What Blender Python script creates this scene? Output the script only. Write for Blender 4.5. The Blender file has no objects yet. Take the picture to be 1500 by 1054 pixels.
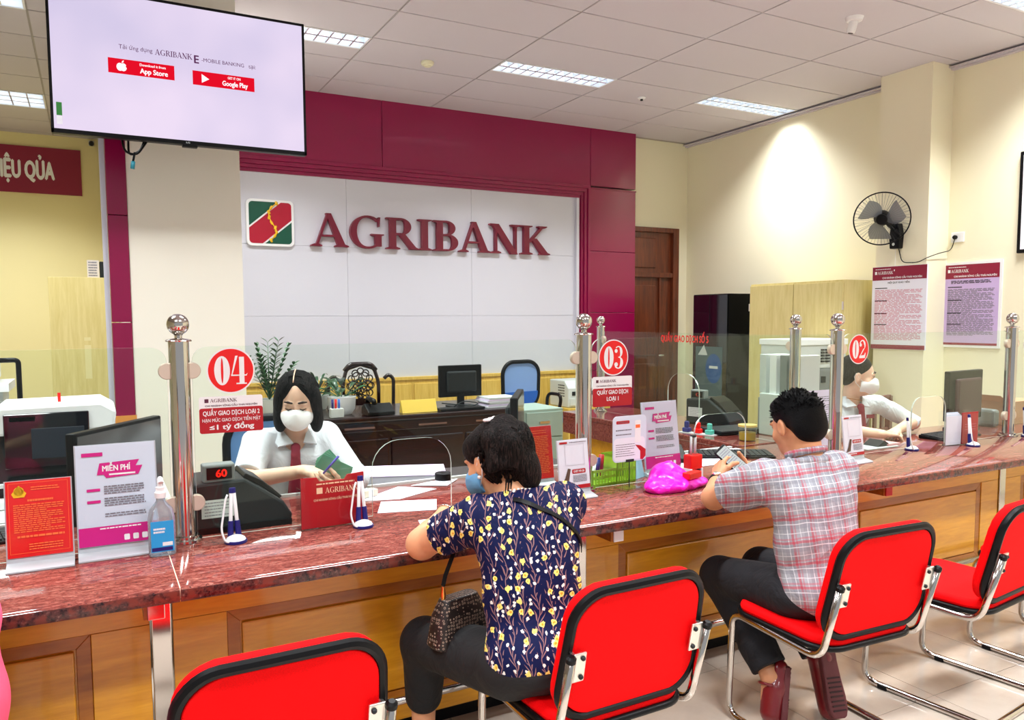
import bpy, bmesh, math, random
import numpy as np
from mathutils import Vector, Matrix
random.seed(7)
SC = bpy.context.scene
COL = SC.collection
# ---------------------------------------------------------------- camera, world, exposure
H = 3.78                                   # ceiling height
cam_d = bpy.data.cameras.new('camera')
cam_d.sensor_width = 36.0
cam_d.lens = 27.367
cam_d.shift_x = 0.00612
cam_d.shift_y = 0.01692
cam_d.clip_start = 0.05
CAM = bpy.data.objects.new('camera', cam_d)
COL.objects.link(CAM)
def cam_matrix(pitch, roll, yaw, loc):
    cx, sx, cy, sy, cz, sz = (math.cos(pitch), math.sin(pitch), math.cos(roll), math.sin(roll), math.cos(yaw), math.sin(yaw))
    Rz = Matrix(((cz, -sz, 0), (sz, cz, 0), (0, 0, 1)))
    Rx = Matrix(((1, 0, 0), (0, cx, -sx), (0, sx, cx)))
    Ry = Matrix(((cy, 0, sy), (0, 1, 0), (-sy, 0, cy)))
    R = Rz @ Rx @ Ry                       # columns: right, forward, up
    r, f, u = R.col[0], R.col[1], R.col[2]
    M = Matrix((r, u, -f)).transposed().to_4x4()
    M.translation = loc
    return M
CAM.matrix_world = cam_matrix(-0.07493, 0.00496, -0.48724, Vector((-0.872, -4.957, 1.53)))
SC.camera = CAM
W = bpy.data.worlds.new('world'); SC.world = W; W.use_nodes = True
W.node_tree.nodes['Background'].inputs[0].default_value = (0.93, 0.96, 1.0, 1)
W.node_tree.nodes['Background'].inputs[1].default_value = 0.45
SC.view_settings.view_transform = 'Standard'
SC.view_settings.look = 'None'
SC.view_settings.exposure = 0.15
SC.view_settings.gamma = 1.0
SC.view_settings.use_curve_mapping = False
LAMP_W = 47.0                               # watts per ceiling lamp

# ---------------------------------------------------------------- materials
def lin(c):
    return tuple(((v / 255.0) / 12.92 if v / 255.0 <= 0.04045 else ((v / 255.0 + 0.055) / 1.055) ** 2.4) for v in c) + (1.0,)
MATS = {}
def mat(name, rgb, rough=0.5, metal=0.0, emit=None, es=0.0, spec=0.5, coat=0.0, trans=0.0, bump=None, sss=0.0):
    if name in MATS: return MATS[name]
    m = bpy.data.materials.new(name); m.use_nodes = True
    nt = m.node_tree; b = nt.nodes['Principled BSDF']
    b.inputs['Base Color'].default_value = lin(rgb)
    b.inputs['Roughness'].default_value = rough
    b.inputs['Metallic'].default_value = metal
    b.inputs['Specular IOR Level'].default_value = spec
    b.inputs['Coat Weight'].default_value = coat
    b.inputs['Coat Roughness'].default_value = 0.05
    b.inputs['Transmission Weight'].default_value = trans
    if sss:
        b.inputs['Subsurface Weight'].default_value = sss
        b.inputs['Subsurface Radius'].default_value = (0.012, 0.005, 0.003)
    if emit:
        b.inputs['Emission Color'].default_value = lin(emit); b.inputs['Emission Strength'].default_value = es
    if bump:                                # (scale, strength)
        tc = nt.nodes.new('ShaderNodeTexCoord'); n = nt.nodes.new('ShaderNodeTexNoise'); bp = nt.nodes.new('ShaderNodeBump')
        n.inputs['Scale'].default_value = bump[0]; n.inputs['Detail'].default_value = 4
        bp.inputs['Strength'].default_value = bump[1]; bp.inputs['Distance'].default_value = 0.01
        nt.links.new(tc.outputs['Object'], n.inputs['Vector']); nt.links.new(n.outputs['Fac'], bp.inputs['Height'])
        nt.links.new(bp.outputs['Normal'], b.inputs['Normal'])
    MATS[name] = m
    return m
class NT:                                   # tiny node-graph builder
    def __init__(s, name):
        s.m = bpy.data.materials.new(name); s.m.use_nodes = True; s.t = s.m.node_tree
        s.b = s.t.nodes['Principled BSDF']; s.out = s.t.nodes['Material Output']; MATS[name] = s.m
    def n(s, typ, ins=None, **props):
        nd = s.t.nodes.new(typ)
        for k, v in props.items(): setattr(nd, k, v)
        for k, v in (ins or {}).items(): s.i(nd, k, v)
        return nd
    def i(s, nd, k, v):
        sock = nd.inputs[k]
        if isinstance(v, bpy.types.NodeSocket): s.t.links.new(v, sock)
        else: sock.default_value = v
    def math(s, op, a, b=0.0, c=0.0, clamp=False):
        nd = s.n('ShaderNodeMath', {0: a, 1: b, 2: c}, operation=op, use_clamp=clamp); return nd.outputs[0]
    def mix(s, f, a, b, blend='MIX'):
        nd = s.n('ShaderNodeMix', data_type='RGBA', blend_type=blend)
        s.i(nd, 0, f); s.i(nd, 6, a); s.i(nd, 7, b); return nd.outputs[2]
    def ramp(s, f, stops):
        nd = s.n('ShaderNodeValToRGB', {0: f}); e = nd.color_ramp.elements
        while len(e) < len(stops): e.new(0.5)
        for el, (p, c) in zip(e, stops): el.position = p; el.color = c
        return nd.outputs[0]
    def obj(s, scale=(1, 1, 1), rot=(0, 0, 0)):
        tc = s.n('ShaderNodeTexCoord'); mp = s.n('ShaderNodeMapping', {0: tc.outputs['Object'], 2: rot, 3: scale}); return mp.outputs[0]
    def noise(s, vec, scale, detail=4, rough=0.55, dist=0.0):
        nd = s.n('ShaderNodeTexNoise', {0: vec, 'Scale': scale, 'Detail': detail, 'Roughness': rough, 'Distortion': dist}); return nd.outputs[0]
    def bump(s, h, st, d=0.01):
        nd = s.n('ShaderNodeBump', {'Height': h, 'Strength': st, 'Distance': d}); s.i(s.b, 'Normal', nd.outputs[0])
def wood(name, dark, light, scale=(1.2, 14, 14), rough=0.35, coat=0.0, amount=1.0):
    g = NT(name); v = g.obj(scale)
    n1 = g.noise(v, 2.2, 5, 0.6, 0.6); n2 = g.noise(v, 12, 3, 0.5)
    f = g.math('ADD', g.math('MULTIPLY', n1, 0.75), g.math('MULTIPLY', n2, 0.25))
    g.i(g.b, 'Base Color', g.ramp(f, [(0.35, lin(dark)), (0.65, lin(light))])); g.i(g.b, 'Roughness', rough)
    g.i(g.b, 'Coat Weight', coat); g.i(g.b, 'Coat Roughness', 0.08); g.bump(n2, 0.04)
    return g.m
M_wall = mat('wall_cream', (244, 238, 208), 0.7, bump=(60, 0.02))
M_wally = mat('wall_yellow', (240, 228, 172), 0.7, bump=(60, 0.02))
M_pillar = mat('pillar_cream', (251, 246, 230), 0.6)
M_white = mat('white_panel', (211, 212, 222), 0.35)
M_maroon = mat('maroon_panel', (140, 0, 66), 0.3, coat=0.2)
M_tile = mat('ceiling_tile_white', (204, 198, 205), 0.8, bump=(220, 0.05))
M_tbar = mat('ceiling_grid_grey', (170, 163, 160), 0.6)
M_chrome = mat('polished_steel', (205, 200, 195), 0.12, 1.0)
M_steel = mat('satin_steel', (225, 222, 215), 0.3, 1.0)
M_black = mat('black_plastic', (10, 10, 12), 0.4, spec=0.18)
M_black2 = mat('charcoal_plastic', (38, 42, 44), 0.45, spec=0.2)
M_grey = mat('grey_plastic', (120, 126, 126), 0.45)
M_lgrey = mat('pale_grey_plastic', (205, 210, 208), 0.4)
M_wht = mat('white_plastic', (240, 241, 242), 0.35)
M_paper = mat('white_paper', (236, 236, 246), 0.7)
M_lilac = mat('lilac_paper', (232, 216, 246), 0.7)
M_red = mat('red_print', (232, 12, 14), 0.45)
M_dred = mat('dark_red_print', (178, 12, 28), 0.4)
M_mprint = mat('maroon_print', (140, 10, 50), 0.45)
M_pink = mat('magenta_print', (205, 20, 130), 0.45)
M_hot = mat('hot_pink_plastic', (244, 10, 190), 0.3)
M_grayink = mat('grey_ink', (120, 118, 128), 0.7)
M_pinkink = mat('rose_ink', (205, 110, 130), 0.7)
M_ink = mat('black_ink', (25, 25, 30), 0.6)
M_yellowink = mat('gold_print', (240, 190, 30), 0.45)
M_navy = mat('navy_plastic', (25, 28, 110), 0.35)
M_green = mat('lime_plastic', (170, 215, 60), 0.35)
M_redplastic = mat('red_plastic', (226, 16, 10), 0.3)
def chair_fabric():
    g = NT('red_fabric'); v = g.obj(); n = g.noise(v, 400, 2)
    g.i(g.b, 'Base Color', g.ramp(n, [(0.3, lin((226, 0, 4))), (0.7, lin((246, 0, 8)))])); g.i(g.b, 'Roughness', 0.75)
    g.i(g.b, 'Specular IOR Level', 0.12); g.bump(n, 0.08, 0.002); return g.m
M_chair = chair_fabric()
M_counterwood = wood('golden_brown_wood', (194, 128, 14), (222, 158, 34), (1.0, 9, 9), 0.3, 0.35)
M_counterdark = wood('brown_moulding', (140, 78, 10), (176, 108, 26), (1.0, 9, 9), 0.35, 0.2)
M_ash = wood('ash_wood', (206, 190, 122), (222, 208, 146), (14, 14, 1.0), 0.45)
M_wains = wood('yellow_wood', (206, 164, 66), (230, 194, 100), (14, 14, 1.0), 0.4)
M_doorwood = wood('dark_door_wood', (74, 30, 14), (120, 56, 26), (14, 14, 1.0), 0.35, 0.2)
M_desk = wood('mahogany', (14, 3, 4), (40, 10, 12), (1.0, 10, 10), 0.25, 0.15)
def granite():
    g = NT('red_granite'); v = g.obj((3.0, 11, 11)); v2 = g.obj()
    n1 = g.noise(v, 6, 8, 0.7, 1.0); n2 = g.noise(v2, 130, 3, 0.6); n3 = g.noise(v, 22, 5, 0.65, 0.5)
    c = g.ramp(n1, [(0.30, lin((52, 22, 22))), (0.45, lin((122, 56, 48))), (0.58, lin((160, 90, 78))), (0.75, lin((196, 146, 130)))])
    c = g.mix(g.ramp(n3, [(0.48, (0, 0, 0, 1)), (0.62, (1, 1, 1, 1))]), c, lin((100, 38, 34)))
    c = g.mix(g.ramp(n2, [(0.60, (0, 0, 0, 1)), (0.70, (1, 1, 1, 1))]), c, lin((30, 20, 26)))
    g.i(g.b, 'Base Color', c); g.i(g.b, 'Roughness', 0.06); g.i(g.b, 'Specular IOR Level', 0.6); g.i(g.b, 'Coat Weight', 0.6); g.i(g.b, 'Coat Roughness', 0.02)
    return g.m
M_granite = granite()
def floor_mat():
    g = NT('beige_floor_tile'); v = g.obj(); n = g.noise(v, 3, 6, 0.6, 0.5)
    g.i(g.b, 'Base Color', g.ramp(n, [(0.3, lin((186, 172, 158))), (0.7, lin((206, 194, 180)))])); g.i(g.b, 'Roughness', 0.12); g.i(g.b, 'Coat Weight', 0.3); return g.m
M_floor = floor_mat()
M_grout = mat('grout', (150, 138, 124), 0.8)
def glass(name, tint, f0=0.035, rough=0.0):
    g = NT(name); g.t.nodes.remove(g.b)
    tr = g.n('ShaderNodeBsdfTransparent', {0: tint}); gl = g.n('ShaderNodeBsdfGlossy', {0: (0.95, 1.0, 0.97, 1), 'Roughness': rough})
    lw = g.n('ShaderNodeLayerWeight', {0: 0.5}); fc = g.math('ADD', g.math('MULTIPLY', g.math('POWER', lw.outputs['Facing'], 4.0), 0.75), f0)
    mx = g.n('ShaderNodeMixShader', {0: fc, 1: tr.outputs[0], 2: gl.outputs[0]})
    g.t.links.new(mx.outputs[0], g.out.inputs[0]); return g.m
M_glass = glass('clear_glass', (0.945, 0.985, 0.955, 1), 0.012)
M_acryl = glass('clear_acrylic', (0.985, 0.988, 0.99, 1), 0.012)
M_gedge = mat('glass_edge', (214, 228, 216), 0.15, trans=0.3)
M_aedge = mat('acrylic_edge', (222, 226, 232), 0.15, trans=0.3)
def emis(name, rgb, s):
    g = NT(name); g.t.nodes.remove(g.b); e = g.n('ShaderNodeEmission', {0: lin(rgb), 1: s}); g.t.links.new(e.outputs[0], g.out.inputs[0]); return g.m

# ---------------------------------------------------------------- mesh helpers
def tag(o, label=None, cat=None, group=None, kind=None):
    if label: o['label'] = label
    if cat: o['category'] = cat
    if group: o['group'] = group
    if kind: o['kind'] = kind
    return o
def thing(name, loc, label, cat, rz=0.0, group=None):
    o = bpy.data.objects.new(name, None); o.empty_display_size = 0.05
    o.location = loc; o.rotation_euler = (0, 0, rz); COL.objects.link(o)
    return tag(o, label, cat, group)
def as_thing(o, host, label, cat, group=None):          # a thing standing on or in another one: same place, no parent
    o.parent = None; o.location = host.location; o.rotation_euler = host.rotation_euler
    return tag(o, label, cat, group)
def link(name, me, parent=None):
    o = bpy.data.objects.new(name, me); COL.objects.link(o)
    if parent is not None: o.parent = parent
    return o
class MB:
    def __init__(s): s.v = []; s.f = []; s.mi = []; s.cur = 0
    def add(s, vs, fs, M=None):
        o = len(s.v)
        s.v += [tuple(M @ Vector(p)) if M is not None else tuple(p) for p in vs]
        s.f += [tuple(i + o for i in f) for f in fs]; s.mi += [s.cur] * len(fs); return s
    def box(s, x0, x1, y0, y1, z0, z1, M=None):
        vs = [(x, y, z) for z in (z0, z1) for y in (y0, y1) for x in (x0, x1)]
        return s.add(vs, [(0, 2, 3, 1), (4, 5, 7, 6), (0, 1, 5, 4), (2, 6, 7, 3), (0, 4, 6, 2), (1, 3, 7, 5)], M)
    def prism(s, poly, a, b, axis='y', M=None, side=None):   # poly in the other two axes
        n = len(poly)
        def pt(p, t): return {'y': (p[0], t, p[1]), 'z': (p[0], p[1], t), 'x': (t, p[0], p[1])}[axis]
        vs = [pt(p, a) for p in poly] + [pt(p, b) for p in poly]
        area = sum(poly[i][0] * poly[(i + 1) % n][1] - poly[(i + 1) % n][0] * poly[i][1] for i in range(n))
        fl = (area > 0) ^ (axis == 'y') ^ (b < a)
        f1, f2 = tuple(range(n)), tuple(range(n, 2 * n))
        sd = [(i, (i + 1) % n, n + (i + 1) % n, n + i) for i in range(n)]
        if fl: caps = [f1[::-1], f2]
        else: caps = [f1, f2[::-1]]; sd = [q[::-1] for q in sd]
        s.add(vs, caps, M); c = s.cur; o = len(s.v) - 2 * n
        if side is not None: s.cur = side
        s.f += [tuple(i + o for i in q) for q in sd]; s.mi += [s.cur] * n; s.cur = c
        return s
    def tube(s, pts, r, n=10, closed=False, cap=True, M=None):
        P = [Vector(p) for p in pts]; m = len(P); rs = r if isinstance(r, (list, tuple)) else [r] * m
        vs = []; fs = []; prev = None
        for i, p in enumerate(P):
            if closed: t = P[(i + 1) % m] - P[i - 1]
            else: t = P[min(i + 1, m - 1)] - P[max(i - 1, 0)]
            t = t.normalized() if t.length > 1e-9 else Vector((0, 0, 1))
            if prev is None:
                a = t.orthogonal().normalized()
            else:
                a = prev - t * prev.dot(t); a = a.normalized() if a.length > 1e-6 else t.orthogonal().normalized()
            prev = a; b = t.cross(a)
            for k in range(n):
                w = 2 * math.pi * k / n; vs.append(p + (a * math.cos(w) + b * math.sin(w)) * rs[i])
        for i in range(m if closed else m - 1):
            j = (i + 1) % m
            for k in range(n): fs.append((i * n + k, i * n + (k + 1) % n, j * n + (k + 1) % n, j * n + k))
        if cap and not closed: fs += [tuple(range(n))[::-1], tuple(range((m - 1) * n, m * n))]
        return s.add(vs, fs, M)
    def lathe(s, prof, c=(0, 0, 0), n=24, M=None):     # prof: (r, z)
        vs = []; fs = []; m = len(prof)
        for r, z in prof:
            for k in range(n):
                w = 2 * math.pi * k / n; vs.append((c[0] + r * math.cos(w), c[1] + r * math.sin(w), c[2] + z))
        for i in range(m - 1):
            for k in range(n): fs.append((i * n + k, i * n + (k + 1) % n, (i + 1) * n + (k + 1) % n, (i + 1) * n + k))
        fs += [tuple(range(n))[::-1], tuple(range((m - 1) * n, m * n))]
        return s.add(vs, fs, M)
    def ball(s, c, r, n=20, M=None):
        rx, ry, rz = r if isinstance(r, (tuple, list)) else (r, r, r)
        vs = []; fs = []; m = n // 2
        for i in range(1, m):
            ph = math.pi * i / m
            for k in range(n):
                w = 2 * math.pi * k / n; vs.append((c[0] + rx * math.sin(ph) * math.cos(w), c[1] + ry * math.sin(ph) * math.sin(w), c[2] - rz * math.cos(ph)))
        for i in range(m - 2):
            for k in range(n): fs.append((i * n + k, i * n + (k + 1) % n, (i + 1) * n + (k + 1) % n, (i + 1) * n + k))
        fs += [tuple(range(n))[::-1], tuple(range((m - 2) * n, (m - 1) * n))]
        return s.add(vs, fs, M)
    def build(s, name, mats, parent=None, smooth=False, bevel=0.0, seg=2, loc=None):
        me = bpy.data.meshes.new(name); me.from_pydata(s.v, [], s.f)
        for m in (mats if isinstance(mats, (list, tuple)) else [mats]): me.materials.append(m)
        if any(s.mi): me.polygons.foreach_set('material_index', s.mi)
        if smooth: me.shade_smooth() if hasattr(me, 'shade_smooth') else None
        me.update()
        if smooth == 'auto': me.set_sharp_from_angle(angle=math.radians(40))
        o = link(name, me, parent)
        if bevel:
            b = o.modifiers.new('bevel', 'BEVEL'); b.width = bevel; b.segments = seg; b.limit_method = 'ANGLE'; b.angle_limit = math.radians(50)
        if loc is not None: o.location = loc
        return o
def Box(name, b, m, parent=None, bevel=0.0, M=None): return MB().box(*b, M=M).build(name, m, parent, bevel=bevel)
def copy_thing(o, parent=None, **kw):
    c = o.copy(); COL.objects.link(c); c.parent = parent
    for ch in list(o.children): copy_thing(ch, c)
    return c
def rrect(w, h, r, n=6, cx=0.0, cy=0.0):               # rounded rectangle outline, ccw
    pts = []
    for qx, qy, a0 in ((1, 1, 0), (-1, 1, 90), (-1, -1, 180), (1, -1, 270)):
        for k in range(n + 1):
            a = math.radians(a0 + 90 * k / n)
            pts.append((cx + qx * (w / 2 - r) + r * math.cos(a), cy + qy * (h / 2 - r) + r * math.sin(a)))
    return pts
def fillet(pts, r, n=5):                                # round the corners of an open polyline
    P = [Vector(p) for p in pts]; out = [P[0]]
    for i in range(1, len(P) - 1):
        a, b, c = P[i - 1], P[i], P[i + 1]; d1 = (a - b); d2 = (c - b)
        rr = min(r, d1.length * 0.48, d2.length * 0.48)
        p1 = b + d1.normalized() * rr; p2 = b + d2.normalized() * rr
        for k in range(n + 1):
            t = k / n; out.append(p1 * (1 - t) ** 2 + b * 2 * t * (1 - t) + p2 * t * t)
    out.append(P[-1]); return out
def ellipse(cx, cy, rx, ry, n=32, a0=0, a1=360):
    return [(cx + rx * math.cos(math.radians(a0 + (a1 - a0) * k / n)), cy + ry * math.sin(math.radians(a0 + (a1 - a0) * k / n))) for k in range(n + (0 if a1 - a0 == 360 else 1))]
# flat print: meshes lying in local XZ, facing -Y
_TX = {}
def text_geo(body, bold=0.0):
    key = (body, bold)
    if key in _TX: return _TX[key]
    cu = bpy.data.curves.new('tmp', 'FONT'); cu.body = body; cu.resolution_u = 3
    o = bpy.data.objects.new('tmp', cu); COL.objects.link(o)
    dg = bpy.context.evaluated_depsgraph_get(); me = bpy.data.meshes.new_from_object(o.evaluated_get(dg))
    vs = [(v.co.x, v.co.y, 0.0) for v in me.vertices]; fs = [tuple(p.vertices) for p in me.polygons]
    bpy.data.objects.remove(o); bpy.data.curves.remove(cu); bpy.data.meshes.remove(me)
    if bold:
        V = []; F = []
        for q, (dx, dy) in enumerate(((-bold, 0), (bold, 0), (0, bold * 0.6), (0, -bold * 0.6))):
            o0 = len(V); V += [(x + dx, y + dy, q * 0.00012) for x, y, _ in vs]; F += [tuple(i + o0 for i in f) for f in fs]
        vs, fs = V, F
    _TX[key] = (vs, fs); return _TX[key]
def put_text(mb, body, cx, cz, w, h=None, y=0.0, bold=0.0, M=None):   # centred, width w, optional cap height h
    vs, fs = text_geo(body, bold)
    x0 = min(p[0] for p in vs); x1 = max(p[0] for p in vs); sx = w / (x1 - x0); sz = (h / 0.69) if h else sx
    mb.add([(cx + (p[0] - (x0 + x1) / 2) * sx, y - p[2], cz + (p[1] - 0.345) * sz) for p in vs], fs, M)
def put_rect(mb, x0, x1, z0, z1, y=0.0, M=None): mb.add([(x0, y, z0), (x1, y, z0), (x1, y, z1), (x0, y, z1)], [(0, 1, 2, 3)], M)
def put_poly(mb, pts, y=0.0, M=None): mb.add([(p[0], y, p[1]) for p in pts], [tuple(range(len(pts)))], M)
def put_lines(mb, x0, x1, z1, z0, n, th, y=0.0, seed=0, M=None):     # unreadable small print as thin bars
    rd = random.Random(seed)
    for k in range(n):
        z = z1 + (z0 - z1) * k / max(1, n - 1); e = x1 - (x1 - x0) * (rd.random() * 0.5 if k % 4 == 3 else rd.random() * 0.06)
        x = x0
        while x < e - 0.002:
            w = (x1 - x0) * rd.uniform(0.05, 0.14); put_rect(mb, x, min(x + w, e), z - th / 2, z + th / 2, y, M); x += w + (x1 - x0) * 0.018
# serif capitals from strokes: unit height 1, returned as list of polygons in (x, z)
def arc_band(cx, cz, rx, rz, a0, a1, wmid, wend, n=18):
    o = []; i = []
    for k in range(n + 1):
        t = k / n; a = math.radians(a0 + (a1 - a0) * t); w = wend + (wmid - wend) * math.sin(math.pi * t)
        o.append((cx + rx * math.cos(a), cz + rz * math.sin(a))); i.append((cx + (rx - w) * math.cos(a), cz + (rz - wend * 0.9) * math.sin(a)))
    return [[o[k], o[k + 1], i[k + 1], i[k]] for k in range(n)]
def bar(x0, z0, x1, z1, w0, w1=None):                  # horizontal-width stroke
    w1 = w0 if w1 is None else w1
    return [(x0 - w0 / 2, z0), (x0 + w0 / 2, z0), (x1 + w1 / 2, z1), (x1 - w1 / 2, z1)]
def serif(x, z, w, up=True): 
    t = 0.05; s = 1 if up else -1
    return [(x - w / 2, z), (x + w / 2, z), (x + w / 2, z + s * t * 0.7), (x + w * 0.22, z + s * t * 1.5), (x - w * 0.22, z + s * t * 1.5), (x - w / 2, z + s * t * 0.7)]
T, TH = 0.17, 0.065
def glyph(ch):
    if ch == 'A': return 0.92, [bar(0.13, 0.03, 0.43, 1.02, TH), bar(0.76, 0.03, 0.43, 1.02, T + .03, .13), [(0.2, 0.3), (0.68, 0.3), (0.66, 0.36), (0.22, 0.36)], serif(0.12, 0, 0.28), serif(0.76, 0, 0.36)]
    if ch == 'I': return 0.42, [bar(0.21, 0.03, 0.21, 0.97, T), serif(0.21, 0, 0.38), serif(0.21, 1, 0.38, False)]
    if ch == 'R': return 0.86, [bar(0.2, 0.03, 0.2, 0.97, T), serif(0.2, 0, 0.38), serif(0.2, 1, 0.36, False), [(0.2, 0.93), (0.42, 0.93), (0.42, 1.0), (0.2, 1.0)], [(0.2, 0.45), (0.42, 0.45), (0.42, 0.52), (0.2, 0.52)]] + arc_band(0.4, 0.725, 0.3, 0.275, 90, -90, 0.17, 0.065) + [bar(0.78, 0.0, 0.44, 0.49, 0.2, 0.17), serif(0.78, 0, 0.24)]
    if ch == 'B': return 0.76, [bar(0.2, 0.03, 0.2, 0.97, T), serif(0.17, 0, 0.32), serif(0.17, 1, 0.32, False), [(0.2, 0.94), (0.4, 0.94), (0.4, 1.0), (0.2, 1.0)], [(0.2, 0.5), (0.42, 0.5), (0.42, 0.56), (0.2, 0.56)], [(0.2, 0.0), (0.42, 0.0), (0.42, 0.06), (0.2, 0.06)]] + arc_band(0.38, 0.755, 0.27, 0.245, 90, -90, 0.16, 0.06) + arc_band(0.4, 0.28, 0.33, 0.28, 90, -90, 0.17, 0.06)
    if ch == 'N': return 0.92, [bar(0.17, 0.03, 0.17, 0.97, TH), bar(0.79, 0.0, 0.79, 0.97, TH), bar(0.14, 1.0, 0.75, -0.02, 0.22, 0.2), serif(0.17, 0, 0.3), serif(0.1, 1, 0.24, False), serif(0.79, 1, 0.3, False)]
    if ch == 'K': return 0.92, [bar(0.2, 0.03, 0.2, 0.97, T), serif(0.2, 0, 0.38), serif(0.2, 1, 0.38, False), bar(0.3, 0.42, 0.72, 0.97, 0.09), bar(0.8, 0.03, 0.44, 0.56, 0.23, 0.17), serif(0.72, 1, 0.3, False), serif(0.8, 0, 0.34)]
    if ch == 'G': return 0.96, arc_band(0.5, 0.5, 0.46, 0.52, 48, 318, 0.17, 0.07, 26) + [bar(0.78, 0.06, 0.78, 0.42, T), serif(0.76, 0.45, 0.34, False), bar(0.8, 0.68, 0.81, 0.98, 0.03, 0.05)]
    return 0.4, []
def serif_word(word):                                   # list of (x offset, polygons), total width
    x = 0; out = []
    for ch in word: w, p = glyph(ch); out.append((x, p)); x += w + 0.02
    return out, x
def put_serif(mb, word, x0, z0, w, h, y=0.0, M=None):
    gl, tw = serif_word(word)
    for gx, ps in gl:
        for q, p in enumerate(ps): put_poly(mb, [(x0 + (gx + a) * w / tw, z0 + b * h) for a, b in p], y - (q % 8) * 0.00006, M)
def digit(ch):                                          # fat-face numerals, unit height
    if ch == '0': return 0.62, [[(0.31 + 0.31 * math.cos(a) , 0.5 + 0.52 * math.sin(a)), (0.31 + 0.31 * math.cos(b), 0.5 + 0.52 * math.sin(b)), (0.31 + 0.05 * math.cos(b), 0.5 + 0.45 * math.sin(b)), (0.31 + 0.05 * math.cos(a), 0.5 + 0.45 * math.sin(a))] for a, b in ((2 * math.pi * k / 28, 2 * math.pi * (k + 1) / 28) for k in range(28))]
    if ch == '4': return 0.66, [bar(0.43, 0.03, 0.43, 0.98, 0.2), [(0.0, 0.3), (0.04, 0.3), (0.28, 1.02), (0.18, 1.02)], [(0.0, 0.3), (0.62, 0.3), (0.66, 0.4), (0.6, 0.34), (0.0, 0.35)], [(0.2, 0.0), (0.62, 0.0), (0.62, 0.05), (0.2, 0.05)]]
    if ch == '3': return 0.6, arc_band(0.27, 0.75, 0.27, 0.27, 130, -90, 0.17, 0.05) + arc_band(0.27, 0.26, 0.31, 0.28, 90, -140, 0.2, 0.06) + [ellipse(0.12, 0.8, 0.1, 0.09, 12), ellipse(0.12, 0.18, 0.12, 0.1, 12)]
    if ch == '2': return 0.62, arc_band(0.29, 0.73, 0.3, 0.29, 160, -35, 0.19, 0.06) + [ellipse(0.12, 0.74, 0.11, 0.1, 12), [(0.36, 0.5), (0.58, 0.62), (0.12, 0.12), (0.02, 0.08)], [(0.0, 0.0), (0.56, 0.0), (0.62, 0.3), (0.56, 0.3), (0.48, 0.17), (0.02, 0.14)]]
    if ch == '1': return 0.4, [bar(0.22, 0.03, 0.22, 1.0, 0.18), serif(0.22, 0, 0.4), [(0.02, 0.85), (0.2, 1.0), (0.2, 0.9)]]
def put_digits(mb, word, cx, cz, h, y=0.0, xs=0.9, M=None):
    W_ = sum(digit(c)[0] for c in word) + 0.04 * (len(word) - 1); x = cx - W_ * h * xs / 2
    for c in word:
        w, ps = digit(c)
        for q, p in enumerate(ps): put_poly(mb, [(x + a * h * xs, cz + (b - 0.5) * h) for a, b in p], y - (q % 8) * 0.00006, M)
        x += (w + 0.04) * h * xs
# ================================================================ STRUCTURE
def struct(o): o['kind'] = 'structure'; return o
YB, XR, XL, YF, YL = 3.06, 6.08, -6.0, -8.4, 6.15      # back wall, right wall, far left wall, street side, rear-room wall
# floor slab + tiles near the customers
floor = struct(Box('floor', (XL, XR + .2, YF, YL + .2, -0.12, -0.006), M_grout))
ftile = MB().box(-0.2985, 0.2985, -0.2985, 0.2985, -0.012, 0.0).v
def tile_mesh(name, w, d, z0, z1, m, ch=0.0015):
    b = MB().box(-w / 2, w / 2, -d / 2, d / 2, z0, z1); me = bpy.data.meshes.new(name); me.from_pydata(b.v, [], b.f); me.materials.append(m); return me
ft_me = tile_mesh('floor_tile', 0.597, 0.597, -0.012, 0.0, M_floor)
for i in range(-6, 7):
    for j in range(-6, 12):
        x, y = 2.085 + 0.6 * i + 0.3, -3.072 + 0.6 * j + 0.3
        if x > XR - 0.3 or y > 2.75: continue
        if j > 2 and (i < -2 or i > 6): continue
        o = link('floor_tile', ft_me, floor); o.location = (x, y, 0)
# ceiling with lay-in tiles on a 1.2 x 0.6 grid
ceiling = struct(Box('ceiling', (XL, XR + .2, YF, YL + .2, H + 0.004, H + 0.12), M_tbar))
ct_me = tile_mesh('ceiling_tile', 1.184, 0.584, H - 0.003, H + 0.012, M_tile)
ch_me = tile_mesh('ceiling_tile', 1.184, 0.284, H - 0.003, H + 0.012, M_tile)
LAMPS = []
for i in range(-2, 5):
    for j in range(-9, 11):
        x0, y0 = 1.2 * i, 0.6 * j
        if y0 >= 2.95 and i > -2 and i != -1: continue
        if y0 > 6.0 or (j < -4 and i < -1): continue
        lamp_row = (j - 2) % 5 == 0 and i % 2 == 0
        wide = i < 0
        if lamp_row:
            if not wide:
                o = link('ceiling_tile', ch_me, ceiling); o.location = (x0 + 0.6, y0 + 0.45, 0)
            continue
        if i == 4 and y0 > 2.4: continue
        o = link('ceiling_tile', ct_me, ceiling); o.location = (x0 + 0.6, y0 + 0.3, 0)
MB().box(6.0, XR, YF, 0.02, H - .004, H + .01).box(6.0, XR, 0.02, YB, H - .004, H + .01).build('ceiling_border', M_tile, ceiling)
MB().box(6.0, XR, YF, YB, H - .03, H - .02).box(6.035, XR, YF, YB, H - .045, H - .03).build('cornice', M_tile, ceiling)
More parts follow.
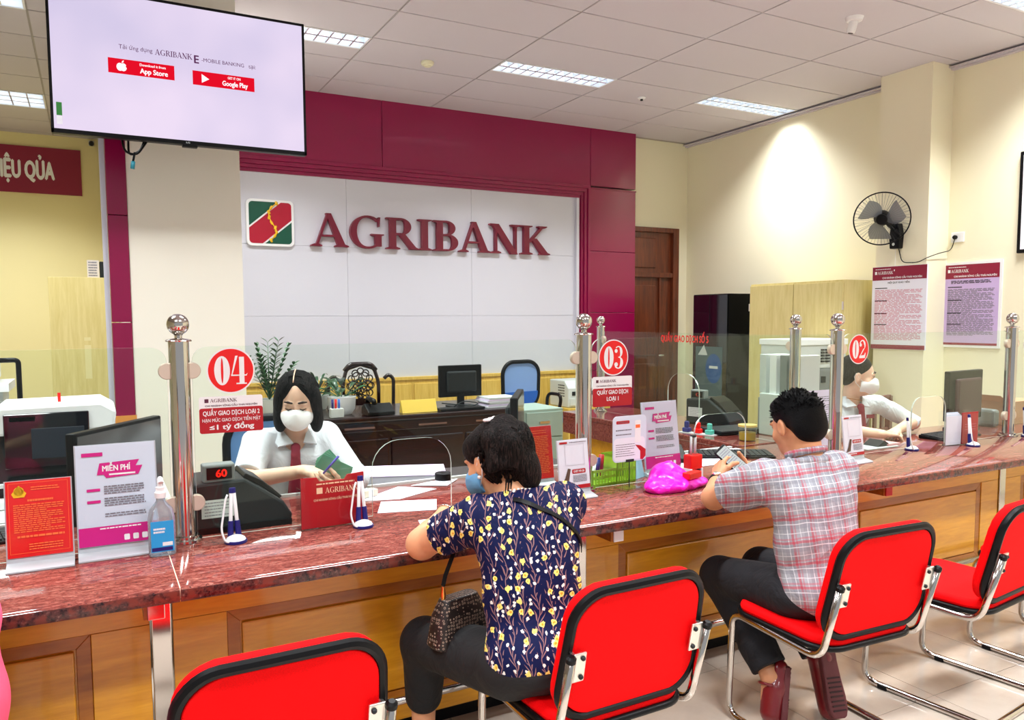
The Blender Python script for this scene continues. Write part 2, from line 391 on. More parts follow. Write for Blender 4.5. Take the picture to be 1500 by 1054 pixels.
# walls
wb = struct(Box('wall_back', (-0.62, XR + .2, YB, YB + 0.15, 0, H), M_wall))
wr = struct(Box('wall_right', (XR, XR + 0.15, YF, YB + .15, 0, H), M_wall))
struct(Box('wall_rear_left', (XL, -0.3, YL, YL + 0.15, 0, H), M_wally))
struct(Box('wall_left', (XL - 0.15, XL, YF, YL + .15, 0, H), M_wall))
struct(Box('wall_passage', (-0.62, -0.5, YB + .15, YL, 0, H), M_wally))
# right-hand wall pier with the fan
struct(Box('wall_pier', (5.78, XR, -0.495, 0.02, 0, H), M_wall))
# free pier with TV, maroon strip and pale conduit on its left side
PY = 0.30
pier = struct(Box('wall_column', (-0.655, 0.0, PY, 0.95, 0, H), M_pillar))
strip = MB()
zs = [0.0, 0.44, 0.89, 1.52, 2.16, 2.8, H]
for a, b in zip(zs[:-1], zs[1:]):
    p = MB().box(-0.765, -0.657, PY - 0.012, PY + 0.25, a + 0.002, b - 0.002).build('cladding_panel', M_maroon, pier, bevel=0.003)
Box('corner_trim', (-0.797, -0.768, PY + 0.02, PY + .06, 0.4, H), M_white, pier)
Box('skirting', (-0.77, -0.652, PY - 0.03, PY - .013, 0.0, 0.955), mat('orange_wood', (226, 150, 70), .4), pier)
Box('back_fill', (-0.655, 0.0, 0.952, YB - .002, 0, H), M_pillar, pier)
# feature wall: white panels in a maroon surround
feat = struct(Box('wall_feature', (0.0, 4.40, 2.965, YB - .001, 0, H), M_white))
for i, (x0, x1) in enumerate(((0.06, 1.476), (1.476, 2.89), (2.89, 4.31))):
    for z0, z1 in ((0.9, 1.567), (1.567, 2.27), (2.27, 3.01)):
        MB().box(x0 + .001, x1 - .001, 2.94, 2.966, z0 + .001, z1 - .001).build('wall_panel', M_white, feat, bevel=0.0015)
for x0, x1 in ((0.0, 1.85), (1.85, 4.434), (4.434, 5.104)):
    MB().box(x0 + .002, x1 - .002, 2.88, 3.055, 3.105, H - 0.002).build('header_panel', M_maroon, feat, bevel=0.004)
for z0, z1 in ((0.0, 0.9), (0.9, 1.60), (1.60, 2.335), (2.335, 3.075)):
    MB().box(4.436, 5.102, 2.88, 3.055, z0 + .002, z1 - .002).build('side_panel', M_maroon, feat, bevel=0.004)
for k, (o1, d) in enumerate(((0.0, 2.872), (0.035, 2.89), (0.075, 2.91), (0.11, 2.925))):    # stepped moulding
    a, b = (0, .035, .075, .11, .145)[k], (0, .035, .075, .11, .145)[k + 1]
    m = MB(); m.box(0.0, 4.434 - a, d, 2.96, 3.105 - b, 3.105 - a); m.box(4.434 - b, 4.434 - a, d, 2.96, 0.0, 3.105 - b)
    m.build('frame_moulding', M_maroon, feat, bevel=0.003)
Box('side_panel_lip', (4.434, 5.104, 2.868, 2.9, 3.07, 3.085), M_maroon, feat, bevel=0.003)
Box('white_return', (4.255, 4.289, 2.9, 2.966, 0.9, 2.955), M_white, feat)
wn = struct(Box('trim_1', (0.0, 4.29, 2.90, 2.94, 0.0, 0.88), M_wains))
Box('ledge', (0.0, 4.29, 2.885, 2.945, 0.88, 0.915), M_wains, wn, bevel=0.004)
for k in range(7):
    x = 0.3 + k * 0.62; Box('groove_panel', (x + .01, x + 0.60, 2.885, 2.902, 0.1, 0.84), M_wains, wn, bevel=0.006)
# door in the back wall beside the maroon surround
dr = struct(Box('door_1', (5.12, 5.80, 3.048, 3.062, 0, 2.62), M_doorwood))
MB().box(5.80, 5.895, 2.99, 3.075, 0, 2.68).box(5.10, 5.80, 2.99, 3.075, 2.62, 2.68).build('door_frame', M_doorwood, dr, bevel=0.006)
MB().box(5.11, 5.80, 3.0, 3.06, 2.05, 2.11).build('transom_bar', M_doorwood, dr, bevel=0.005)
for z0, z1 in ((0.15, 0.95), (1.05, 1.95), (2.17, 2.55)):
    MB().box(5.2, 5.55, 3.03, 3.05, z0, z1).build('door_panel', M_doorwood, dr, bevel=0.012)
MB().box(5.60, 5.62, 3.02, 3.05, 0.02, 2.05).build('door_stile', M_doorwood, dr, bevel=0.004)
MB().tube([(5.65, 3.045, 1.05), (5.65, 2.99, 1.05), (5.58, 2.985, 1.05)], 0.011).build('door_handle', M_steel, dr, smooth=True)

# ================================================================ CEILING LAMPS
M_tube = emis('lit_tube', (250, 253, 255), 2.6)
M_louver = mat('louver_mirror', (235, 240, 246), 0.25, 0.7)
M_lampbox = mat('lamp_housing', (232, 238, 246), 0.35, 0.3, emit=(225, 240, 255), es=0.12)
def lamp_parts(parent, w, d, ncell, ntube):
    MB().box(-w / 2, w / 2, -d / 2, d / 2, 0.075, 0.085).box(-w / 2, -w / 2 + .01, -d / 2, d / 2, 0, .08).box(w / 2 - .01, w / 2, -d / 2, d / 2, 0, .08).box(-w / 2, w / 2, -d / 2, -d / 2 + .01, 0, .08).box(-w / 2, w / 2, d / 2 - .01, d / 2, 0, .08).build('housing', M_lampbox, parent)
    for k in range(ntube):
        y = -d / 2 + d * (k + 0.5) / ntube
        MB().tube([(-w / 2 + .03, y, .05), (w / 2 - .03, y, .05)], 0.013, 8).build('fluorescent_tube', M_tube, parent, smooth=True)
    lv = MB()
    for k in range(1, ntube):
        y = -d / 2 + d * k / ntube; lv.prism([(y - .012, .001), (y + .012, .001), (y + .003, .045), (y - .003, .045)], -w / 2, w / 2, 'x')
    lv.build('long_louver', M_louver, parent)
    bl = bpy.data.meshes.new('louver_blade'); b = MB().prism([(-.006, .001), (.006, .001), (.0, .042)], -d / 2 + .01, d / 2 - .01, 'y'); bl.from_pydata(b.v, [], b.f); bl.materials.append(M_louver)
    for k in range(1, ncell):
        o = link('louver_blade', bl, parent); o.location = (-w / 2 + w * k / ncell, 0, 0)
    MB().box(-w / 2 - .006, w / 2 + .006, -d / 2 - .006, -d / 2 + .006, -.004, .004).box(-w / 2 - .006, w / 2 + .006, d / 2 - .006, d / 2 + .006, -.004, .004).box(-w / 2 - .006, -w / 2 + .006, -d / 2, d / 2, -.004, .004).box(w / 2 - .006, w / 2 + .006, -d / 2, d / 2, -.004, .004).build('rim', M_wht, parent)
ceil_cut = []
LN = {(0, 1): 'narrow louvred ceiling lamp just right of the hanging television', (2, 1): 'narrow louvred ceiling lamp in front of the dark maroon header', (4, 1): 'narrow louvred ceiling lamp touching the right wall, throwing a bright fan of light',
      (-2, 1): 'wide louvred ceiling lamp cut by the top left corner of the picture', (-2, 2): 'wide three-row louvred ceiling lamp left of the television above the red banner'}
for (i, r) in [(-2, 2), (-2, 1), (0, 1), (2, 1), (4, 1), (-2, 0), (0, 0), (2, 0), (4, 0), (-2, -1), (0, -1), (2, -1), (4, -1), (-2, -2), (0, -2), (2, -2), (4, -2)]:
    wide = i < 0; w, d = 1.18, (0.585 if wide else 0.285)
    x, y = 1.2 * i + 0.6, 1.2 + 3.0 * (r - 1) + (0.30 if wide else 0.15)
    t = thing('ceiling_lamp', (x, y, H - 0.004), LN.get((i, r), 'louvred ceiling lamp over the customer hall, outside the picture'), 'lamp', group='recessed louvred ceiling lamps')
    lamp_parts(t, w, d, 8 if wide else 12, 3 if wide else 2)
    ld = bpy.data.lights.new('lamp_light', 'AREA'); ld.shape = 'RECTANGLE'; ld.size = 1.1; ld.size_y = d * 0.9; ld.energy = LAMP_W * (1.3 if wide else 1.0) * (0.8 if i == 4 and r == 1 else 1) * (1.25 if r < 0 else 1.0); ld.color = (0.95, 0.975, 1.0)
    ld.spread = math.radians(120)
    lo = bpy.data.objects.new('lamp_light', ld); COL.objects.link(lo); lo.parent = t; lo.location = (0, 0, -0.012)
    ceil_cut.append((x - w / 2, x + w / 2, y - d / 2, y + d / 2))
# cut recesses in the ceiling slab for the lamps
bm = bmesh.new()
xs = sorted({XL, XR + .2} | {v for c in ceil_cut for v in c[:2]}); ys = sorted({YF, YL + .2} | {v for c in ceil_cut for v in c[2:]})
g = {}
def gv(x, y):
    if (x, y) not in g: g[(x, y)] = bm.verts.new((x, y, H + 0.004))
    return g[(x, y)]
for a, b in zip(xs[:-1], xs[1:]):
    for c, d in zip(ys[:-1], ys[1:]):
        mx, my = (a + b) / 2, (c + d) / 2
        if any(q[0] < mx < q[1] and q[2] < my < q[3] for q in ceil_cut): continue
        bm.faces.new((gv(a, c), gv(a, d), gv(b, d), gv(b, c)))
me = bpy.data.meshes.new('ceiling'); bm.to_mesh(me); bm.free(); me.materials.append(M_tbar); ceiling.data = me
# detectors and dome camera
def detector(loc, label, kind):
    t = thing('smoke_detector' if kind == 0 else 'sprinkler_head', loc, label, 'detector')
    if kind == 0:
        MB().lathe([(0.055, 0.0), (0.058, -0.012), (0.05, -0.028), (0.03, -0.034), (0.028, -0.042), (0.0, -0.043)][::-1]).build('dome', mat('ivory_plastic', (226, 222, 190), 0.5), t, smooth='auto')
    else:
        MB().lathe([(0.0, -0.02), (0.03, -0.018), (0.042, -0.008), (0.042, 0.0)]).build('rosette', M_wht, t, smooth='auto')
        MB().lathe([(0.0, -0.036), (0.014, -0.034), (0.014, -0.018)]).build('nozzle', M_black2, t)
detector((1.814, 1.55, H - .003), 'round ivory smoke detector on the ceiling between two lamps', 0)
detector((4.177, 1.578, H - .003), 'small white sprinkler rosette on the ceiling before the right lamp', 1)
t = thing('ceiling_camera', (4.29, -0.852, H - .003), 'small white dome security camera on the ceiling, upper right', 'camera')
MB().lathe([(0.0, -0.03), (0.055, -0.026), (0.065, 0.0)]).build('mount', M_wht, t, smooth='auto')
cb = MB().lathe([(0.0, -0.11), (0.026, -0.108), (0.032, -0.09), (0.034, -0.025)], M=Matrix.Rotation(0.3, 4, 'X')).build('camera_body', M_wht, t, smooth='auto')
MB().lathe([(0.0, -0.113), (0.018, -0.1125), (0.02, -0.108)], M=Matrix.Rotation(0.3, 4, 'X')).build('lens', M_black, cb, smooth='auto')
# ================================================================ COUNTER
CZ, CF, CB = 0.77, -2.605, -1.60           # top height, front edge, back edge
WF = -2.40                                 # wooden front plane
wt = thing('counter_worktop', (0, 0, CZ), 'long polished red granite counter top with a dark speckled front edge', 'counter')
def slab(x0, x1):
    p = [(CF + 0.012, 0.0), (CB, 0.0), (CB, -0.04), (CF + 0.012, -0.04), (CF + .003, -0.033), (CF, -0.02), (CF + .003, -0.007)]
    return MB().prism(p, x0, x1, 'x')
slab(-2.6, -0.681).build('granite_slab', M_granite, wt, smooth='auto')
slab(-0.6785, 2.245).build('granite_slab', M_granite, wt, smooth='auto')
slab(2.2475, 5.6).build('granite_slab', M_granite, wt, smooth='auto')
M_edge = NT('dark_granite_edge'); _v = M_edge.obj(); _n = M_edge.noise(_v, 90, 4, 0.7); _n2 = M_edge.noise(_v, 30, 3)
M_edge.i(M_edge.b, 'Base Color', M_edge.mix(M_edge.ramp(_n2, [(.45, (0, 0, 0, 1)), (.6, (1, 1, 1, 1))]), M_edge.ramp(_n, [(0.38, lin((30, 18, 20))), (0.6, lin((88, 52, 48))), (.75, lin((140, 110, 100)))]), lin((110, 50, 40)))); M_edge.i(M_edge.b, 'Roughness', 0.25); M_edge = M_edge.m
for x0, x1 in ((-2.6, -0.681), (-0.6785, 2.245), (2.2475, 5.6)):
    MB().prism([(CF - .0015, -0.006), (CF + .02, -0.0405), (CF + .0, -0.0405), (CF - .003, -0.034), (CF - .005, -.02)], x0, x1, 'x').build('edge_band', M_edge, wt, smooth='auto')
Box('back_edge_strip', (-2.6, 2.4, CB, CB + 0.02, -0.05, 0.012), M_lgrey, wt)
MB().box(-0.6812, -0.6783, CF, CB, -0.03, 0.0002).build('joint_filler', mat('joint_cream', (226, 196, 170), 0.6), wt)
PILX = (-0.72, 0.812, 2.25, 3.69, 5.15)
secs = [(-2.5, PILX[0]), (PILX[0], PILX[1]), (PILX[1], PILX[2]), (PILX[2], PILX[3]), (PILX[3], PILX[4])]
CLAB = ['golden brown wood counter front at the far left, left of the steel strip', 'golden brown wood counter front behind the empty red chair and the seated woman', 'golden brown wood counter front between the seated woman and the seated man',
        'golden brown wood counter front right of the seated man', 'golden brown wood counter front at the right edge, behind the rightmost chair']
for (a, b), lb in zip(secs, CLAB):
    a += 0.032; b -= 0.032; c = (a + b) / 2; w = b - a
    t = thing('counter_cabinet', (c, WF, 0), lb, 'cabinet', group='wooden counter fronts')
    Box('body', (-w / 2, w / 2, 0.012, 0.5, 0.10, CZ - 0.041), M_counterwood, t)
    Box('toe_kick', (-w / 2, w / 2, 0.10, 0.5, 0.0, 0.10), M_black, t)
    z0, z1, e = 0.17, 0.605, 0.16
    x0, x1 = -w / 2 + e, w / 2 - e
    for q in ((-w / 2, w / 2, z1, CZ - .041), (-w / 2, w / 2, .1, z0), (-w / 2, x0, z0, z1), (x1, w / 2, z0, z1)):
        Box('frame_board', (q[0] + .0006, q[1] - .0006, 0.0, 0.014, q[2] + .0006, q[3] - .0006), M_counterwood, t, bevel=0.0015)
    Box('raised_panel', (x0 + .045, x1 - .045, -0.001, 0.014, z0 + .045, z1 - .045), M_counterwood, t, bevel=0.006)
    for q in (((x0, z1), (x1, z1), (x1 - .04, z1 - .04), (x0 + .04, z1 - .04)), ((x0, z0), (x0 + .04, z0 + .04), (x1 - .04, z0 + .04), (x1, z0)), ((x0, z0), (x0, z1), (x0 + .04, z1 - .04), (x0 + .04, z0 + .04)), ((x1, z0), (x1 - .04, z0 + .04), (x1 - .04, z1 - .04), (x1, z1))):
        MB().prism(list(q), 0.004, 0.014).build('moulding', M_counterdark, t, bevel=0.002)
PL = ['polished steel strip on the counter front at the left, below the granite joint', 'polished steel strip on the counter front right of the seated woman', 'polished steel strip on the counter front hidden by the seated man', 'polished steel strip on the counter front near the right edge', 'polished steel strip on the counter front beyond the right edge']
for x, lb in zip(PILX, PL):
    tag(MB().box(-0.028, 0.028, -0.008, 0.02, 0.1, CZ - 0.041).build('steel_strip', M_chrome, None, bevel=0.003, loc=(x, WF, 0)), lb, 'strip', 'steel strips')
BK = [(-0.745, 'small mirror-capped bracket under the granite above the left steel strip', M_chrome), (0.876, 'small white-capped bracket under the granite beside the seated woman', M_wht), (2.462, 'small red-capped bracket under the granite right of the seated man', M_dred)]
for x, lb, m in BK:
    t = thing('counter_bracket', (x, WF, CZ - .041), lb, 'bracket', group='brackets under the counter')
    MB().prism([(-0.165, 0.0), (-0.002, 0.0), (-0.002, -0.05), (-0.165, -0.05)], -0.03, 0.025, 'x').build('arm', M_counterdark, t)
    Box('cap', (-0.02, 0.026, -0.172, -0.165, -0.052, 0.0), m, t, bevel=.002)
rail = thing('foot_rail', (0, WF - 0.09, 0.22), 'chrome foot rail along the bottom of the counter front', 'rail')
MB().tube([(-2.5, 0, 0), (5.3, 0, 0)], 0.016, 12).build('tube', M_chrome, rail, smooth=True)
for x in (-1.5, -0.3, 0.6, 1.7, 2.9, 3.55, 4.4): MB().tube([(x, 0, 0), (x, 0.088, 0)], 0.01, 8).build('support', M_chrome, rail, smooth=True)

# ---- steel posts with glass screens
PX = (-0.615, 1.03, 2.655, 4.27); GY = -2.10
def post(loc, h, r, label, clamps=(-1, 1), ang=0.0):
    t = thing('screen_post', loc, label, 'post', rz=ang, group='steel screen posts with ball tops')
    MB().lathe([(0.055, 0.0), (0.055, 0.008), (0.045, 0.012), (0.045, 0.02), (r, 0.022), (r, h)], n=32).build('pole', M_chrome, t, smooth='auto')
    MB().lathe([(r + .008, h), (r + .009, h + .003), (r + .006, h + .006), (0.012, h + .012), (0.012, h + .02), (0.016, h + .024)], n=32).build('cap', M_chrome, t, smooth='auto')
    MB().ball((0, 0, h + 0.024 + r), (r * 1.08,) * 3, 28).build('ball', M_chrome, t, smooth=True)
    for s in clamps:
        for z in (h - 0.1, 0.13): MB().lathe([(0.026, -0.012), (0.028, -0.009), (0.028, 0.009), (0.026, 0.012)], M=Matrix.Translation((s * (r + 0.006), 0, z)) @ Matrix.Rotation(math.pi / 2, 4, 'X')).build('clamp', mat('satin_clamp', (222, 208, 190), .45, .5), t, smooth='auto')
    return t
for x, lb in zip(PX, ('ball-top steel post behind the hand sanitizer bottle', 'ball-top steel post right of the seated woman, behind the payment card stand', 'ball-top steel post right of the seated man', 'ball-top steel post near the right edge of the picture')): post((x, GY, CZ + .001), 0.688, 0.0335, lb)
def screen(x0, x1, arch, label, z0=CZ + .004, z1=1.44):
    t = thing('glass_screen', ((x0 + x1) / 2, GY, 0), label, 'glass screen', group='glass screens on the counter')
    c = (x0 + x1) / 2; r = 0.05
    pts = [(x0 - c, z0)]
    if arch:
        a, b, zt, ra = arch[0] - c, arch[1] - c, arch[2], arch[3]
        pts += [(a, z0)] + [(a + ra - ra * math.cos(math.radians(w)), zt - ra + ra * math.sin(math.radians(w))) for w in range(0, 91, 15)] + [(b - ra + ra * math.sin(math.radians(w)), zt - ra + ra * math.cos(math.radians(w))) for w in range(0, 91, 15)] + [(b, z0)]
    pts += [(x1 - c, z0)] + [(x1 - c - r + r * math.cos(math.radians(w)), z1 - r + r * math.sin(math.radians(w))) for w in range(0, 91, 15)] + [(x0 - c + r - r * math.sin(math.radians(w)), z1 - r + r * math.cos(math.radians(w))) for w in range(0, 91, 15)]
    MB().prism(pts, -0.004, 0.004, 'y', side=1).build('pane', [M_glass, M_gedge], t)
    return t
screen(-2.3, PX[0] - .04, None, 'glass screen at the far left, left of the first ball-top post')
screen(PX[0] + .04, PX[1] - .04, (0.057, 0.389, 1.063, 0.11), 'arched glass screen in front of the teller counting money')
screen(PX[1] + .04, PX[2] - .04, (1.667, 2.0, 1.063, 0.08), 'arched glass screen above the pink bag, between the two seated customers')
screen(PX[2] + .04, PX[3] - .04, (3.298, 3.615, 1.063, 0.08), 'arched glass screen in front of the teller looking to the right')
screen(PX[3] + .04, 5.5, None, 'glass screen at the right edge behind the last post')
# ---- inner side counter with its own screen
sx = 2.80
sc_t = thing('side_counter', (sx, -0.65, 0), 'inner side counter with a red granite top behind the seated man', 'counter')
MB().box(-0.28, 0.36, -0.9, 1.1, CZ - 0.04, CZ).build('granite_slab', M_granite, sc_t, bevel=0.006)
MB().box(-0.275, -0.25, -0.9, 1.1, CZ - 0.17, CZ - 0.04).build('granite_apron', M_granite, sc_t)
Box('body', (-0.22, 0.32, -0.88, 1.08, 0.0, CZ - .04), M_counterwood, sc_t)
post((sx, -1.69, CZ + .001), 0.69, 0.031, 'ball-top steel post above the head of the seated man, on the inner counter', (1,), math.pi / 2)
post((sx, 0.31, CZ + .001), 0.69, 0.031, 'far steel post with a ball top peeking out beside the sign 03', (-1,), math.pi / 2)
ss = thing('side_screen', (sx, -0.69, 0), 'inner glass screen lettered in red running away from the counter', 'glass screen')
pts = [(-0.96, CZ + .004), (-0.18, CZ + .004)] + [(-0.18 + 0.13 - 0.13 * math.cos(math.radians(w)), 1.01 + .13 * math.sin(math.radians(w))) for w in range(0, 91, 15)] + [(0.15 - .13 + .13 * math.sin(math.radians(w)), 1.01 + .13 * math.cos(math.radians(w))) for w in range(0, 91, 15)] + [(0.15, CZ + .004), (0.95, CZ + .004), (0.95, 1.425), (-0.96, 1.425)]
MB().prism(pts, -0.004, 0.004, 'x', side=1).build('pane', [M_glass, M_gedge], ss)
lm = MB(); put_text(lm, 'QUẦY GIAO DỊCH SỐ 5', 0, 0, 0.50, 0.045, -0.006, 0.05, M=Matrix.Translation((0, -.02, 1.384)) @ Matrix.Rotation(-math.pi / 2, 4, 'Z'))
lm.build('red_lettering', M_red, ss)
# ================================================================ CHAIRS
def make_chair(label, loc, rz):
    t = thing('visitor_chair', loc, label, 'chair', rz, 'red visitor chairs along the counter')
    hw = 0.232
    def side(s): 
        return [(s * hw, -0.285, 0.655), (s * hw, -0.215, 0.40), (s * hw, 0.20, 0.415), (s * hw, 0.215, 0.02), (s * hw, 0.19, 0.014)]
    L = fillet(side(-1)[:3] + [(-hw, 0.215, 0.02)], 0.06)
    full = [(-hw, -0.285, 0.655), (-hw, -0.215, 0.40), (-hw, 0.21, 0.415), (-hw, 0.225, 0.013), (-hw, -0.27, 0.013), (hw, -0.27, 0.013), (hw, 0.225, 0.013), (hw, 0.21, 0.415), (hw, -0.215, 0.40), (hw, -0.285, 0.655)]
    MB().tube(fillet(full, 0.06, 6), 0.0125, 12).build('frame', M_chrome, t, smooth=True)
    MB().tube([(-hw, 0.1, 0.41), (hw, 0.1, 0.41)], 0.01, 8).tube([(-hw, -0.12, 0.405), (hw, -0.12, 0.405)], 0.01, 8).build('cross_bar', M_chrome, t, smooth=True)
    for s in (-1, 1):
        MB().lathe([(0.014, 0), (0.014, 0.012), (0.008, 0.018)], (0, 0, 0), 14, M=Matrix.Translation((s * hw, -0.285, 0.655)) @ Matrix.Rotation(0.26, 4, 'X')).build('end_cap', M_black, t, smooth='auto')
        MB().box(s * hw - .016, s * hw + .016, 0.12, 0.16, 0.0, 0.02).build('foot_pad', M_black, t, bevel=0.005)
    # seat cushion
    def pad(w, d, r, bulge): 
        pts = rrect(w, d, r, 8); return [(x * (1 + bulge * (y / d)), y) for x, y in pts]
    sp = pad(0.455, 0.45, 0.09, 0.05)
    seat = MB().prism(sp, 0.425, 0.465, 'z').build('seat', M_chair, t, smooth='auto', bevel=0.02, seg=4); seat.location = (0, 0.0, 0)
    rim = MB().tube([(x * 1.0, y * 1.0, 0.424) for x, y in sp], 0.011, 8, closed=True).build('seat_rim', M_black, t, smooth=True)
    MB().prism([(x * .98, y * .98) for x, y in sp], 0.412, 0.424, 'z').build('seat_base', M_black, t)
    # backrest, reclined
    M = Matrix.Translation((0, -0.262, 0.645)) @ Matrix.Rotation(0.2, 4, 'X')
    def back(w, h, r, tk):
        pts = []
        for x, z in rrect(w, h, r, 8):
            zz = z + (0.016 * (1 - (2 * x / w) ** 2) if z > 0 else -0.012 * (1 - (2 * x / w) ** 2))
            pts.append((x * (1 - 0.10 * (z / h)), zz))
        return pts
    bo = back(0.46, 0.365, 0.085, 0)
    def warp(o):
        for v in o.data.vertices:
            v.co.y -= -0.35 * v.co.x ** 2
    def bent(mb, name, m, bv=0.0):
        mb.v = [tuple(M @ (Vector(p) + Vector((0, 0.35 * p[0] ** 2, 0)))) for p in mb.v]
        return mb.build(name, m, t, smooth='auto', bevel=bv, seg=4)
    bent(MB().prism(bo, 0.0, 0.042, 'y'), 'backrest', M_chair, 0.018)
    bi = [(x * .93, z * .91) for x, z in bo]
    gm = MB()
    # back panel as a strip grid so it follows the curve
    bent(MB().prism(bi, -0.012, 0.002, 'y'), 'back_panel', M_chair, 0.003)
    bent(MB().tube([(x * .975, -0.004, z * .968) for x, z in bo], 0.0135, 8, closed=True), 'back_rim', M_black)
    for s in (-1, 1):
        p = MB().box(s * 0.2 - .02, s * 0.2 + .02, -0.03, -0.022, -0.055, 0.03); p.box(s * .215 - .006, s * .215 + .006, -.03, .0, -.05, .025)
        p.v = [tuple(M @ (Vector(q) + Vector((0, 0.012, 0)))) for q in p.v]
        br = p.build('bracket', M_steel, t, bevel=0.003)
        for z in (-0.04, 0.015):
            q = MB().ball((s * 0.192, -0.02, z), (0.007, 0.006, 0.007), 10); q.v = [tuple(M @ Vector(w)) for w in q.v]; q.build('screw', M_black2, br, smooth=True)
    return t
CHL = [('empty red chair with black trim at the bottom left, only its back in view', (-0.545, -3.05, 0), 0.02), ('red chair with chrome frame behind the woman in the flowered blouse', (0.40, -3.04, 0), 0.02),
       ('red chair with chrome frame on which the man in the plaid shirt sits', (1.46, -3.03, 0), -0.05), ('empty red chair at the right edge with its pinkish seat in view', (2.20, -3.05, 0), 0.12),
       ('red chair outside the right edge, only a chrome leg in view', (2.96, -3.04, 0), 0.05)]
ch0 = make_chair(*CHL[0])
for lb, loc, rz in CHL[1:]:
    c = copy_thing(ch0); c.location = loc; c.rotation_euler = (0, 0, rz); c['label'] = lb
# ================================================================ ON THE WALLS
# television
t = thing('television', (-0.357, -0.2, 2.892), 'large flat television hanging in front of the cream pillar, lilac screen with red buttons', 'television')
tw, tht = 1.325, 0.763
Box('casing', (-tw / 2, tw / 2, 0.002, 0.05, -tht / 2, tht / 2), M_black, t, bevel=0.006)
MB().box(-tw / 2, tw / 2, -.006, .004, tht / 2 - .014, tht / 2).box(-tw / 2, tw / 2, -.006, .004, -tht / 2, -tht / 2 + .022).box(-tw / 2, -tw / 2 + .014, -.006, .004, -tht / 2, tht / 2).box(tw / 2 - .014, tw / 2, -.006, .004, -tht / 2, tht / 2).build('bezel', M_black, t, bevel=.002)
g = NT('tv_screen'); v = g.obj((1, 1, 1)); n = g.noise(v, 1.6, 2, .5)
g.i(g.b, 'Base Color', (.02, .02, .02, 1)); g.i(g.b, 'Roughness', .15); g.i(g.b, 'Emission Color', g.ramp(n, [(.35, lin((206, 196, 226))), (.65, lin((230, 214, 238)))])); g.i(g.b, 'Emission Strength', 0.95)
scr = Box('screen', (-tw / 2 + .012, tw / 2 - .012, -.001, .003, -tht / 2 + .02, tht / 2 - .012), g.m, t)
E_dk, E_rd, E_wt = emis('lit_dark_text', (96, 50, 90), .9), emis('lit_red', (232, 16, 40), .9), emis('lit_white', (255, 245, 250), 1.0)
X0, Z0 = -0.357, 2.892
p = MB(); put_text(p, 'Tải ứng dụng', -0.605 - X0, 2.995 - Z0, 0.165, .022, -.003); put_serif(p, 'AGRIBANK', -0.51 - X0, 2.977 - Z0, 0.19, .03, -.003); put_text(p, 'E', -0.298 - X0, 2.983 - Z0, 0.026, .042, -.003, .03); put_text(p, '-MOBILE BANKING', -0.157 - X0, 2.985 - Z0, 0.228, .02, -.003); put_text(p, 'tại:', 0.002 - X0, 2.985 - Z0, 0.04, .022, -.003)
p.build('caption', E_dk, scr)
for (a, b, c, d, l1, l2) in ((-0.742, -0.415, 2.852, 2.93, 'Download it from', 'App Store'), (-0.321, 0.012, 2.844, 2.921, 'GET IT ON', 'Google Play')):
    p = MB(); put_rect(p, a - X0, b - X0, c - Z0, d - Z0, -.003); bt = p.build('button', E_rd, scr)
    p = MB(); cx = (a + b) / 2 + .055 - X0; put_text(p, l1, cx, (c + .06) - Z0, 0.13 if 'D' in l1 else .07, .013, -.004, .03); put_text(p, l2, cx + .005, c + .028 - Z0, 0.14, .026, -.004, .04)
    ix, iz = a + .065 - X0, (c + d) / 2 - Z0; p.build('button_text', E_wt, bt); p = MB()
    if 'App' in l2:
        put_poly(p, ellipse(ix - .008, iz - .004, .017, .021, 20), -.004); put_poly(p, ellipse(ix + .008, iz - .004, .017, .021, 20), -.004); put_poly(p, [(ix, iz + .017), (ix + .003, iz + .028), (ix + .012, iz + .033), (ix + .01, iz + .022)], -.004)
    else: put_poly(p, [(ix - .018, iz - .024), (ix + .022, iz), (ix - .018, iz + .024)], -.004)
    ic = p.build('button_icon', E_wt, bt)
    if 'App' in l2:
        p = MB(); put_poly(p, ellipse(ix + .029, iz + .002, .009, .01, 12), -.0045); p.build('bite', E_rd, bt)
p = MB(); put_rect(p, -.992 - X0, -.978 + .012 - X0, 2.60 - Z0, 2.667 - Z0, -.0035); p.build('energy_sticker', mat('green_sticker', (40, 130, 50), .5), scr)
p = MB(); put_rect(p, -.992 - X0, -.966 - X0, 2.555 - Z0, 2.597 - Z0, -.0035); p.build('white_sticker', M_paper, scr)
p = MB(); put_text(p, 'LG', 0, -.371, .02, .008, -.0065, .03); p.build('maker_mark', M_lgrey, t)
MB().box(-.03, .05, -.008, .03, -.395, -.378).build('sensor_lip', M_black, t, bevel=.004)
MB().box(-.25, .25, .05, .08, -.18, .18).box(-.06, .06, .08, .498, -.05, .05).box(-.2, .2, .485, .498, -.2, .2).build('wall_bracket', M_black2, t)
cb = MB(); cb.tube(fillet([(-.33, .05, -.38), (-.32, .06, -.44), (-.26, .05, -.455), (-.21, .04, -.38)], .04), .006, 6); cb.tube(fillet([(-.30, .06, -.37), (-.30, .06, -.46), (-.24, .06, -.43), (-.22, .05, -.37)], .04), .006, 6); cb.tube([(-.27, .05, -.44), (-.28, .045, -.49)], .006, 6)
cab = cb.build('dangling_cable', M_black, t, smooth=True); MB().tube([(-.28, .045, -.49), (-.285, .045, -.53)], .011, 8).build('plug', mat('teal_plastic', (40, 140, 160), .4), cab, smooth=True)
